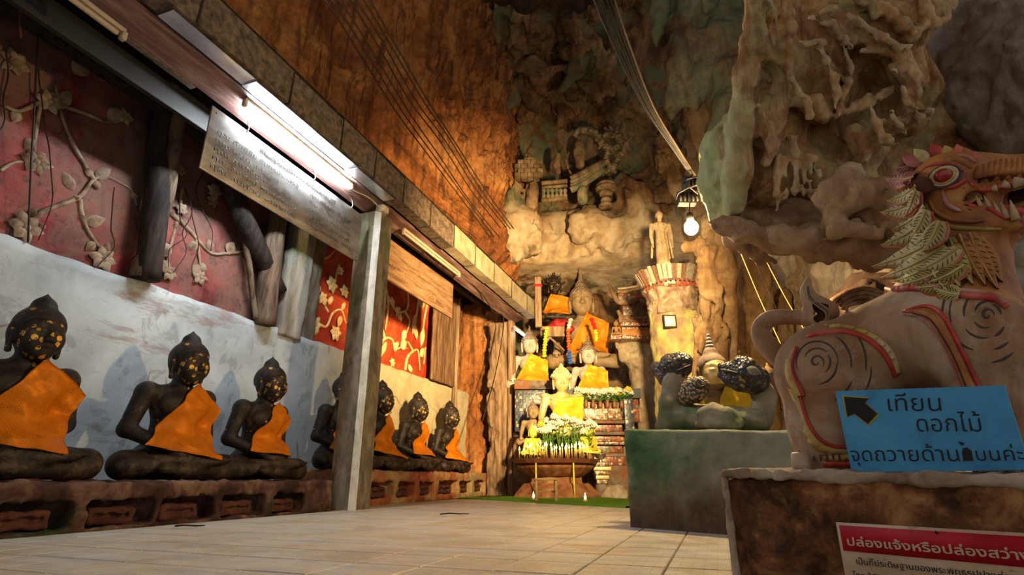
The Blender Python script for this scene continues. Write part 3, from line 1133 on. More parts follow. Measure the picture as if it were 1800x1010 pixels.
TX = -4.08
tube_lamp('fluorescent_lamp', 'lit fluorescent tube glaring on the beam above the metal sign', 3.45, 5.15, TX, rho(TX, .872), True)
tube_lamp('fluorescent_lamp', 'unlit dusty fluorescent tube at the upper left corner', 0.9, float(at(205, 62, x=TX)[1]), TX, rho(TX, .812), False, body=M_GREYP, tmat=M_GREYP)
tube_lamp('fluorescent_lamp', 'unlit dusty fluorescent tube beyond the cement post', float(at(712, 412, x=TX)[1]), float(at(805, 482, x=TX)[1]), TX, rho(TX, .858), False, body=M_GREYP, tmat=M_GREYP)
tube_lamp('fluorescent_lamp', 'small lit tube at the far end of the eave above the far post', 11.6, 12.7, TX, rho(TX, .80), True, 0.02, tmat=M_LAMP2)
pole('lamp_cable', 'grey cable looping from the lit tube to the junction box on the cement post', 'cable',
     [(TX, 5.2, rho(TX, .868)), (TX + 0.03, 5.6, rho(TX, .88)), (TX + 0.04, 5.95, rho(TX, .86)), (TX + 0.02, 5.95, rho(TX, .835)), (TX, 5.8, rho(TX, .838))], 0.008, plain('cable_grey', (0.45, 0.43, 0.4)), 26, 0.01, 6)
pole('lamp_cable', 'black cable sagging along the beam beyond the cement post', 'cable',
     [at(q[0], q[1], x=BX + 0.03) for q in ((735, 420), (760, 455), (795, 470), (830, 500), (850, 520), (868, 548), (884, 555), (883, 590), (870, 660), (848, 740))], 0.011, M_BLACK, 50, 0.0, 6)
for q in ((560, 270), (645, 340)):
    pass

# posts
post = thing('cement_post', 'tall cement post with a pale chamfered corner, in front of the fourth black statue', 'post', (-4.15, 5.9, 0))
PXa, PXb, PYa, PYb = -4.36, -4.02, 5.76, 6.10
ch = 0.065
sec = [(PXa, PYa), (PXb - ch, PYa), (PXb, PYa + ch), (PXb, PYb), (PXa, PYb)]
def post_strip(name, a, b, mat, seed):
    """one face of the post as a slightly uneven slab"""
    n, mz = 5, 70
    a, b = np.array(a), np.array(b)
    d = (b - a) / np.linalg.norm(b - a)
    nrm = np.array([d[1], -d[0]])
    V = []
    for s, off in ((0, 0.0), (1, -0.05)):
        for k in range(mz + 1):
            z = -0.01 + (rho(BX, .835)) * k / mz
            for i in range(n + 1):
                q = a + (b - a) * i / n + nrm * off
                V.append((q[0], q[1], z))
    V = np.array(V)
    m = (mz + 1) * (n + 1)
    bulge = 0.012 * fbm(V[:m] * np.array([4, 4, 2]) + seed, 4)
    edge = np.tile(np.minimum(np.arange(n + 1), n - np.arange(n + 1)) > 0, mz + 1)
    V[:m, :2] += (bulge * edge)[:, None] * nrm
    Fc = []
    for k in range(mz):
        for i in range(n):
            q = k * (n + 1) + i
            Fc.append((q, q + 1, q + n + 2, q + n + 1))
            Fc.append((m + q, m + q + n + 1, m + q + n + 2, m + q + 1))
    return mk(name, (V, Fc), mat, post, world=True)


post_strip('front_face', sec[0], sec[1], M_POSTB, 1)
post_strip('chamfer', sec[1], sec[2], M_POSTP, 2)
post_strip('side_face', sec[2], sec[3], M_POSTB, 3)
post_strip('back_face', sec[3], sec[4], M_POSTB, 4)
post_strip('back_face', sec[4], sec[0], M_POSTB, 4)
jb = thing('junction_box', 'small cream junction box at the top of the cement post', 'box', (PXb - 0.02, PYa + 0.1, rho(BX, .835)))
mk('box_body', box((-0.06, -0.07, 0), (0.06, 0.07, 0.10), 0.012), plain('cream_plastic', (0.5, 0.43, 0.31), 0.5), jb)
mk('lid', box((0.06, -0.06, 0.01), (0.072, 0.06, 0.09), 0.006), plain('cream_plastic_lid', (0.55, 0.48, 0.36), 0.5), jb)

fp = thing('wooden_post', 'rough split wooden post at the far end of the red plinth, left of the altar', 'post', (-4.5, 11.9, 0))
rough_post('trunk', (-4.84, 11.72, -0.05), (-4.34, 12.05, rho(BX, .845)), 0.028, M_WOODP, fp, 0.05, 0.06, 3, chip=[((-4.80, 11.7, 2.2), 0.16), ((-4.82, 11.7, 1.3), (0.1, 0.12, 0.4))])
rough_post('planed_edge', (-4.34, 11.74, -0.02), (-4.20, 12.0, rho(BX, .845)), 0.028, M_WOODP, fp, 0.012, 0.02, 9)
mk('batten', box((-4.20, 11.78, 1.35), (-4.165, 11.84, 2.5), 0.006), M_NICHE, fp, world=True)
for q in ((4.6, 1), (8.6, 2)):
    pass

# metal sign with engraved lines
t = NT('brushed_sign_metal', 0.36, 0.85)
_n = t.noise(t.pos((8, 0.8, 8)), 3, 8, 0.7)
t.l(t.ramp(_n, [(0.3, 0.28), (0.7, 0.48)]), t.b.inputs['Roughness'])
M_SIGN = t.col(t.ramp(t.noise(t.pos((2, 1, 2)), 2.2, 7, 0.65), [(0.36, (0.22, 0.19, 0.175)), (0.52, (0.40, 0.38, 0.37)), (0.66, (0.55, 0.55, 0.56))]))
M_ENGR = plain('engraved_letters', (0.035, 0.03, 0.028), 0.6)
SX = -4.13
sign = thing('metal_sign', 'long tarnished metal sign with engraved lines hanging from the beam under the lit tube', 'sign', (SX, 4.4, 3.4))
sy0, sy1 = 3.11, 5.55
sz0, sz1 = rho(SX, .645), rho(SX, .808)
mk('sign_plate', box((SX - 0.018, sy0, sz0), (SX, sy1, sz1), 0.004), M_SIGN, sign, world=True)
SH = sz1 - sz0
def sline(txt, y, z, size, wid):
    lettering('lettering', txt, M_ENGR, sign, (SX + 0.0005, y, z), YU, ZU, size, 0.004, width=wid, res=24, bold=-0.006)


sline('คณะผู้ร่วมสร้างถวายเป็นพุทธบูชา', sy0 + 0.62, sz1 - 0.125, 0.092, 1.25)
for k, (a, b) in enumerate((('คุณ ศักดิ์ชัย กันทรประเสริฐ', 1.12), ('คุณ อรุณี แก้วเชตุ', 0.82), ('คุณ สุพรชัยโชติวรกุล', 1.02), ('คุณ วิจารณ์ พันธุ์อังคาร', 1.14), ('คุณ สมศักดิ์ อาชาทอง', 1.14))):
    sline(a, sy0 + 0.10, sz1 - 0.245 - 0.092 * k, 0.072, b)
for k, (a, b) in enumerate((('คุณ ศรีสุดา เสียงใส', 0.78), ('คุณ นันทิชา ชมภูนุช', 0.78), ('คุณพ่อเสริมศักดิ์ อินทรา', 0.80), ('คุณ กิตติ ทองสุขศรี', 0.80), ('และผู้มีจิตศรัทธา ทุกท่าน', 0.88))):
    sline(a, sy0 + 1.42, sz1 - 0.235 - 0.088 * k, 0.068, b)
for y in (sy0 + 0.42, sy0 + 1.45, sy1 - 0.25):
    mk('hanging_hook', tube([(SX - 0.01, y, sz1 - 0.03), (SX + 0.02, y, sz1 + 0.02), (SX - 0.01, y + 0.02, sz1 + 0.10), (SX - 0.05, y, rho(BX, .83) + 0.02)], 0.007, 6), M_METAL, sign, world=True)
for y, z in ((sy0 + 0.05, sz1 - 0.05), (sy1 - 0.05, sz1 - 0.05), (sy1 - 0.05, sz0 + 0.05)):
    mk('nail', sphere((SX + 0.002, y, z), (0.005, 0.009, 0.009), 8, 4), M_ENGR, sign, world=True)

PX2 = -4.3
ws = thing('wooden_sign', 'brown wooden plank with faint carved lines behind the cement post', 'sign', (PX2, 7.5, 3.4))
wy0, wy1 = float(at(676, 450, x=PX2)[1]) - 0.35, float(at(796, 530, x=PX2)[1])
wz0, wz1 = rho(PX2, .645), rho(PX2, .797)
mk('plank', box((PX2 - 0.04, wy0, wz0), (PX2, wy1, wz1), 0.008), M_WOODH, ws, world=True)
M_CARV = plain('worn_yellow_paint', (0.33, 0.22, 0.11), 0.8)
for k, a in enumerate(('คุณพ่อบุญมี คุณแม่คำ พร้อมบุตรหลาน', 'สร้างถวายไว้ในพระพุทธศาสนา', 'เพื่ออุทิศส่วนกุศลแด่บรรพบุรุษ', 'ขอให้มีความสุขความเจริญ')):
    lettering('lettering', a, M_CARV, ws, (PX2 + 0.0005, wy0 + 0.45, wz1 - 0.16 - 0.12 * k), YU, ZU, 0.085, 0.003, width=1.55, res=14)


# ------------------------------------------------------------------ cave rock
def rock_mat(name, cs, streak, green, sc=0.8, sstr=0.5, glo=0.55, ghi=0.7, gdir=None, bump=0.7, rough=0.85, pale=None, edge=None):
    t = NT(name, rough, 0, 0.25)
    p = t.pos()
    c = t.ramp(t.noise(p, sc, 9, 0.62, 0.8), [(0.36 + 0.28 * i / (len(cs) - 1), x) for i, x in enumerate(cs)])
    st = t.noise(t.pos((3.2, 3.2, 0.28), off=(3, 1, 2)), 1.6, 8, 0.68, 0.5)
    c = t.mix(t.ramp(st, [(0.47, 0.0), (0.60, sstr)]), c, streak)
    fine = t.noise(p, 9, 8, 0.7)
    c = t.mix(t.ramp(fine, [(0.44, 0.0), (0.64, 0.45)]), c, tuple(0.55 * np.array(streak) + 0.2 * np.array(cs[0])))
    if green is not None:
        g = t.noise(t.pos((1, 1, 0.6), off=(9, 3, 5)), 0.9, 6, 0.65, 0.5)
        if gdir is not None:
            (axis, a, b) = gdir
            d = t.n('ShaderNodeVectorMath', operation='DOT_PRODUCT')
            d.inputs[1].default_value = axis
            t.l(p, d.inputs[0])
            r = t.ramp(t.math('MULTIPLY', t.math('SUBTRACT', d.outputs['Value'], a), 1.0 / (b - a), True), [(0.0, 0.22), (1.0, 0.0)])
            g = t.math('ADD', g, r)
        c = t.mix(t.ramp(g, [(glo, 0.0), (ghi, 0.85)]), c, green)
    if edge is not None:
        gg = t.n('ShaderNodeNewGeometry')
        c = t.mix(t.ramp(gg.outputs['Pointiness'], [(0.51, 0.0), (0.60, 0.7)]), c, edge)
    if pale is not None:  # band of pale limestone by height, lamp glow put into its colour
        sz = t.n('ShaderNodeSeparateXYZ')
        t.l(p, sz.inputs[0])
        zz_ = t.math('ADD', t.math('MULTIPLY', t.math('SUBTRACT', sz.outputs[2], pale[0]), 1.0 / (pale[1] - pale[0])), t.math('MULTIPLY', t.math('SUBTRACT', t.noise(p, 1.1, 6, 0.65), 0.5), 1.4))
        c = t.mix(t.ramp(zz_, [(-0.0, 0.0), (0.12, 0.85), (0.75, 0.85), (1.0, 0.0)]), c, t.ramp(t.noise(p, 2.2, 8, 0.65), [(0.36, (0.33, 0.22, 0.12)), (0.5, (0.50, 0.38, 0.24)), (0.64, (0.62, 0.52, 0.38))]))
    h = t.noise(t.pos((1, 1, 0.5)), 6, 9, 0.7, 0.4)
    t.bump(h, bump, 0.05)
    t.bump(t.noise(p, 30, 6, 0.7), 0.35, 0.012)
    return t.col(c)


M_RLEFT = rock_mat('orange_cave_rock', [(0.17, 0.056, 0.016), (0.36, 0.135, 0.036), (0.48, 0.225, 0.075)], (0.085, 0.030, 0.012), None, 0.6, 0.85)
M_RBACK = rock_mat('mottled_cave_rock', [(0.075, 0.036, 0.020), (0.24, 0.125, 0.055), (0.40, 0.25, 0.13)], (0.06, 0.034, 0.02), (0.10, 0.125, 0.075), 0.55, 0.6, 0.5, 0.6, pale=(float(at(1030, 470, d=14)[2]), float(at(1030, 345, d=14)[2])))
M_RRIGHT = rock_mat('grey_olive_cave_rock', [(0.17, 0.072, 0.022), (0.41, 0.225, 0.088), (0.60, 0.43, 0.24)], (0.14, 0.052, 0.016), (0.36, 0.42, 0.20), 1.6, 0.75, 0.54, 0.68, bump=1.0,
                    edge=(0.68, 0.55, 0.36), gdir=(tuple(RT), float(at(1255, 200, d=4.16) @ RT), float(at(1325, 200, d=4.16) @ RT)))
M_ROCHRE = rock_mat('ochre_flowstone', [(0.13, 0.07, 0.026), (0.25, 0.15, 0.065), (0.34, 0.24, 0.13)], (0.09, 0.04, 0.018), None, 1.1, 0.5)
M_RSLAB = rock_mat('grey_rock_slab', [(0.16, 0.125, 0.10), (0.27, 0.22, 0.18), (0.36, 0.30, 0.25)], (0.13, 0.085, 0.065), None, 1.6, 0.6, bump=0.5)
M_RPALE = rock_mat('pale_cave_rock', [(0.30, 0.23, 0.15), (0.46, 0.36, 0.24), (0.56, 0.47, 0.34)], (0.22, 0.13, 0.065), (0.30, 0.31, 0.14), 0.9, 0.5, 0.58, 0.7)
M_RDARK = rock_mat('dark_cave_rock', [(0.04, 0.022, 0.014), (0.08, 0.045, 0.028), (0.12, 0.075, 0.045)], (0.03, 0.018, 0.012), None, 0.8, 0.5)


def grid_rock(name, path, z0, z1, res, disp, mat, label=None, shift=None):
    """a rock face swept up along a path in plan, pushed out of true by disp(points) along the face normal"""
    path = np.array(path, float)
    L = np.linalg.norm(np.diff(path, axis=0), axis=1).sum()
    n = int(L / res)
    m = int((z1 - z0) / res)
    P = spline(np.hstack([path, np.zeros((len(path), 1))]), n)[:, :2]
    T = np.gradient(P, axis=0)
    T /= np.linalg.norm(T, axis=1)[:, None]
    N = np.stack([T[:, 1], -T[:, 0]], 1)
    z = np.linspace(z0, z1, m)
    V = np.zeros((n, m, 3))
    V[:, :, 0] = P[:, :1]
    V[:, :, 1] = P[:, 1:]
    V[:, :, 2] = z[None]
    V = V.reshape(-1, 3)
    Nn = np.repeat(N, m, axis=0)
    d = disp(V)
    if shift is not None:
        V[:, :2] += shift(V)[:, None] * Nn
    V[:, :2] += d[:, None] * Nn
    V[:, 2] += 0.25 * d
    i, j = np.meshgrid(np.arange(n - 1), np.arange(m - 1), indexing='ij')
    a = (i * m + j).ravel()
    Q = np.stack([a, a + m, a + m + 1, a + 1], 1)
    o = mk(name, (V, Q), mat)
    return o


def smooth01(x, a, b):
    t = np.clip((x - a) / (b - a), 0, 1)
    return t * t * (3 - 2 * t)


def dleft(P):
    far = smooth01(P[:, 1], 7.0, 11.5)
    f = 0.30 * fbm(P * np.array([0.55, 0.55, 0.30]), 4)
    f += (0.16 + 0.05 * far) * ridged(P * np.array([1.8, 1.8, 0.13]) + 0.35 * np.stack([fbm(P * 0.9, 2)] * 3, 1), 4, 0.55)
    f += 0.06 * ridged(P * np.array([5, 5, 0.38]) + 0.5 * np.stack([fbm(P * 1.2, 2)] * 3, 1), 3)
    f += far * (0.20 * fbm(P * np.array([1.5, 1.5, 0.9]) + 4, 4) + 0.10 * ridged(P * np.array([2.2, 2.2, 1.5]) + 8, 3))
    f += 0.03 * fbm(P * 6, 3)
    return f


rl = grid_rock('wall_rock_left', [(-6.6, -2.5), (-6.3, 2), (-6.0, 6), (-5.55, 9), (-5.1, 11.0), (-4.85, 12.0), (-5.0, 13.0), (-5.7, 14.2), (-6.8, 15.5)], 0.0, 14.0, 0.05, dleft, M_RLEFT,
               shift=lambda P: -1.1 * (1 - smooth01(P[:, 2], 4.3, 5.4)) * smooth01(P[:, 2], -9, 0) * (1 - 0.55 * smooth01(P[:, 1], 11.5, 12.6)) + 0.05 * (P[:, 2] - 5) * 0.6)
tag(rl, kind='structure')


def frame(P):
    return P @ RT, P @ HEAD, P[:, 2]


def rock(name, lo, hi, vox, ribs, noise, mat, label=None, cat=None, base=None, kind=None, k=0.12, extra=None, it=1):
    """rock mass: ribs are chains of (photo x, photo y, distance, radius in photo pixels) or ready world points"""
    S = Solid(lo, hi, vox)
    if base is not None:
        S.height(base)
    for r in ribs:
        kk = k
        cut = False
        if isinstance(r, dict):
            kk = r.get('k', k)
            cut = r.get('cut', False)
            r = r['p']
        pts = [at(q[0], q[1], d=q[2]) for q in r]
        rad = [q[3] * q[2] / F for q in r]
        if len(pts) == 1:
            S.ell(pts[0], rad[0], kk, cut=cut)
        else:
            S.chain(pts, rad, kk, cut=cut)
    if extra:
        extra(S)
    if noise:
        S.field(noise, 0.6)
    V, Q = S.mesh()
    if it:
        V, Q = relax((V, Q), it, 0.4)
    o = mk(name, (V, Q), mat)
    if label:
        tag(o, label, cat)
    if kind:
        tag(o, kind=kind)
    return o


# back of the cave: overhanging lip, ledge above it, high vault
ZL = float(at(1030, 452, d=14)[2])
ZG = float(at(1030, 318, d=14)[2])


def back_base(X, Y, Z):
    surf = 15.6 - 2.3 * smooth01(Z, ZL - 0.3, ZL + 0.12) + 1.3 * smooth01(Z, ZG - 0.35, ZG + 0.25)
    surf = surf - 3.2 * smooth01(Z, ZG + 1.6, ZG + 5.5) - 0.5 * smooth01(X, 1.0, 3.0)
    return (surf - Y) * 0.8


def nback(P):
    q = P + 0.5 * np.stack([fbm(P * 0.7 + 3, 2), fbm(P * 0.7 + 11, 2), 0.6 * fbm(P * 0.7 + 19, 2)], 1)
    up = smooth01(P[:, 2], ZG + 0.2, ZG + 1.5)
    f = 0.42 * (0.25 + up) * fbm(q * np.array([0.8, 0.8, 0.6]), 3)
    f += 0.22 * (0.4 + 0.9 * up) * ridged(q * np.array([1.1, 1.1, 0.55]) + 5, 3)
    f += 0.10 * fbm(q * np.array([2.6, 2.6, 1.6]), 4) + 0.05 * ridged(P * np.array([4, 4, 1.1]), 3)
    return f


rib_back = [
    [(905, 330, 12.9, 26), (900, 400, 12.8, 30), (905, 450, 12.8, 26)],
    [(935, 340, 13.1, 26), (925, 400, 13.0, 30), (930, 440, 13.0, 22)],
    [(870, 60, 12.2, 40), (885, 170, 12.8, 34), (880, 270, 12.8, 26)],
    [(1015, 50, 11.6, 46), (1045, 100, 12.0, 52), (1075, 150, 12.6, 44), (1095, 195, 13.0, 26)],
    [(945, 130, 12.6, 40), (930, 190, 13.2, 30), (925, 240, 13.6, 20)],
    [(900, 20, 11.8, 40), (960, 40, 12, 30), (1000, 30, 12, 30)],
    [(1090, 310, 13.0, 30), (1120, 350, 12.8, 36), (1130, 400, 12.8, 40)],
    [(1190, 210, 11.8, 36), (1180, 280, 11.8, 36), (1195, 345, 11.8, 22)],
    [(1030, 400, 12.9, 40), (1080, 410, 12.9, 40)],
    [(1240, 215, 12.4, 46), (1235, 290, 12.2, 40), (1240, 350, 12.2, 40)],
    {'p': [(975, 85, 12.2, 30), (985, 100, 12.2, 24)], 'cut': True},
    {'p': [(1120, 250, 13.4, 28), (1125, 300, 13.2, 22)], 'cut': True},
    {'p': [(955, 255, 13.8, 26)], 'cut': True},
]
S = Solid((-4.2, 10.3, -0.2), (6.5, 17.0, 13.6), 0.062)
S.height(back_base)
for r in rib_back:
    cut = isinstance(r, dict)
    pts = []
    rad = []
    for px_, py_, t_, q_ in (r['p'] if cut else r):
        P = at(px_, py_, pl=(HEAD * t_, HEAD))
        pts.append((P @ RT, P @ HEAD, P[2]))
        rad.append(q_ * (P - CAM) @ FW / F)
    if len(pts) == 1:
        S.ell(pts[0], rad[0], 0.25, cut=cut)
    else:
        S.chain(pts, rad, 0.25, cut=cut)
S.field(nback, 0.7)
V, Q = relax(S.mesh(), 1, 0.4)
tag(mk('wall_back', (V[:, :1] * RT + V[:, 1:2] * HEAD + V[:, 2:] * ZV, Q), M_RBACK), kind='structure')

# vault far above and the shaded right side of the cave
def dceil(P):
    return 0.5 * fbm(P * 0.5, 4) + 0.2 * ridged(P * 1.1, 3)


n = 110
X, Y = np.meshgrid(np.linspace(-7, 9, n), np.linspace(-5, 18, n), indexing='ij')
V = np.stack([X.ravel(), Y.ravel(), np.full(n * n, 12.6) - 0.35 * (np.clip(9 - Y.ravel(), 0, 9)) * 0.0], 1)
V[:, 2] += 1.3 * dceil(V)
a = (np.arange(n - 1)[:, None] * n + np.arange(n - 1)[None]).ravel()
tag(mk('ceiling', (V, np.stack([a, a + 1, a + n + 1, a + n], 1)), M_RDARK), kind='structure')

pr = [at(1215, 600, d=12.5), at(1290, 600, d=10.6), at(1400, 600, d=8.6), at(1520, 600, d=6.6), at(1700, 600, d=5.6), at(1900, 600, d=4.9), at(2300, 600, d=4.3)]
def dright(P):
    q = P + 0.3 * np.stack([fbm(P * 0.9 + 3, 2)] * 3, 1)
    return -(0.25 * fbm(q * np.array([0.9, 0.9, 0.8]), 4) + 0.12 * ridged(q * np.array([1.6, 1.6, 0.9]) + 5, 4) + 0.035 * ridged(P * np.array([5, 5, 2]), 3)) * 0.9


rr = grid_rock('wall_rock_right', [p[:2] for p in pr], 0, 9.0, 0.05, dright, M_RPALE)
tag(rr, kind='structure')


def nrock(a1=0.10, f1=1.5, a2=0.05, f2=4, zs=0.45, seed=0, a3=0.02):
    def fn(P):
        q = P + 0.18 * np.stack([fbm(P * 1.3 + 3 + seed, 2), fbm(P * 1.3 + 11 + seed, 2), fbm(P * 1.3 + 19 + seed, 2)], 1)
        return a1 * fbm(q * np.array([f1, f1, f1 * zs]) + seed, 4) + a2 * ridged(q * np.array([f2, f2, f2 * zs]) + seed, 3) + a3 * fbm(P * 11 + seed, 3)
    return fn


def bounds(pts, pad=0.5):
    W = np.array([at(*p[:2], d=p[2]) for p in pts])
    return W.min(0) - pad, W.max(0) + pad


# green-streaked draperies high in the middle
lo, hi = bounds([(1150, -60, 11.5), (1330, -60, 11.5), (1330, 330, 9.5), (1150, 330, 9.5)], 0.4)
rock('green_drapery_rock', lo, hi, 0.05, [
    [(1240, -60, 11, 50), (1215, 40, 10.5, 30), (1196, 110, 10.2, 26), (1188, 180, 10.1, 17), (1180, 208, 10.1, 8)],
    [(1280, -20, 10.8, 50), (1262, 70, 10.2, 34), (1240, 130, 10, 26), (1218, 185, 10, 12)],
    [(1300, 60, 10.2, 40), (1285, 130, 9.8, 36), (1262, 180, 9.8, 24)],
    [(1300, 130, 9.6, 34), (1285, 190, 9.4, 34), (1265, 235, 9.4, 26), (1250, 262, 9.4, 12)],
    [(1165, -40, 11.4, 40), (1160, 30, 11.2, 16), (1150, 90, 11.2, 6)],
], nrock(0.09, 1.3, 0.06, 3, 0.4, 31), rock_mat('green_drapery_stone', [(0.10, 0.06, 0.035), (0.18, 0.13, 0.075), (0.22, 0.22, 0.14)], (0.07, 0.045, 0.03), (0.13, 0.185, 0.12), 0.8, 0.5, 0.42, 0.55),
    'green stained hanging rock draperies high between the cables and the pale rock mass', 'rock')

def closer(q):
    """the lower half and the left edge of the mass stand closer than its upper folds"""
    return 0.80 + 0.19 * float(smooth01(300 - q[1], 10, 90) * smooth01(q[0], 1315, 1350))


def nearer(ribs):
    """the same rock brought closer, radii in photo pixels stay as they are"""
    out = []
    for r in ribs:
        if isinstance(r, dict):
            out.append(dict(r, p=[(q[0], q[1], q[2] * closer(q), q[3]) for q in r['p']], cut=r.get('cut', False)))
        elif isinstance(r, tuple):
            out.append((r[0], r[1], r[2] * (0.8 if r[2] < 5 else 1.0)))
        else:
            # slim folds sit half sunk in the body
            out.append([(q[0], q[1], q[2] * closer(q) * (1.014 if q[3] <= 20 else 1), q[3] * (1.18 if q[3] <= 20 else 1)) for q in r])
    return out


# the big hanging mass on the right: body, folds, organ pipes, added filler rock (third number = distance to the front of each form)
def fronted(ribs):
    return [[(q[0], q[1], q[2] / (1 - q[3] / F), q[3]) for q in r] for r in ribs]


def nearer(ribs, f=0.80):
    """the same rock brought closer, radii in photo pixels stay as they are"""
    out = []
    for r in ribs:
        if isinstance(r, dict):
            out.append(dict(r, p=[(q[0], q[1], q[2] * f, q[3]) for q in r['p']], cut=r.get('cut', False)))
        elif isinstance(r, tuple):
            out.append((r[0], r[1], r[2] * f))
        else:
            out.append([(q[0], q[1], q[2] * f, q[3]) for q in r])
    return out


MASS_BODY = fronted([
    [(1430, 60, 4.26, 46), (1440, 130, 4.22, 42), (1448, 180, 4.16, 32), (1446, 205, 4.12, 18)],
    [(1485, 90, 4.28, 46), (1505, 50, 4.18, 46), (1560, 60, 4.12, 46), (1600, 60, 4.1, 34)],
    [(1545, 130, 4.36, 44), (1590, 130, 4.16, 32), (1602, 165, 4.1, 18)],
    [(1500, 190, 4.44, 54), (1560, 200, 4.36, 46), (1602, 215, 4.26, 30)],
    [(1430, 250, 4.36, 54), (1520, 255, 4.28, 44)],
    [(1370, -40, 4.3, 60), (1365, 120, 4.27, 60), (1350, 240, 4.22, 56), (1340, 330, 4.18, 52)],
    [(1400, 290, 4.24, 44), (1440, 330, 4.26, 44), (1500, 340, 4.34, 48)],
    [(1450, -40, 4.36, 80), (1460, 80, 4.36, 66), (1450, 170, 4.3, 44)],
    [(1560, -50, 4.36, 90), (1560, 40, 4.36, 66), (1610, -20, 4.3, 56)],
    [(1334, -60, 4.14, 20), (1322, 80, 4.1, 20), (1312, 133, 4.1, 22), (1300, 222, 4.08, 24), (1296, 300, 4.08, 24), (1290, 365, 4.1, 22)],
    [(1290, 215, 4.34, 24), (1266, 260, 4.28, 32), (1262, 320, 4.26, 34), (1270, 375, 4.26, 28)],
    [(1340, 150, 4.2, 30), (1345, 230, 4.16, 34)],
    [(1360, 320, 4.7, 60), (1480, 330, 4.7, 70), (1600, 310, 4.8, 70), (1740, 300, 4.9, 70), (1880, 310, 4.9, 70)],  # filler rock added over the gap, set forward to stay unlit
    [(1500, 240, 4.8, 70), (1660, 240, 4.9, 70), (1760, 260, 4.9, 60)],
])
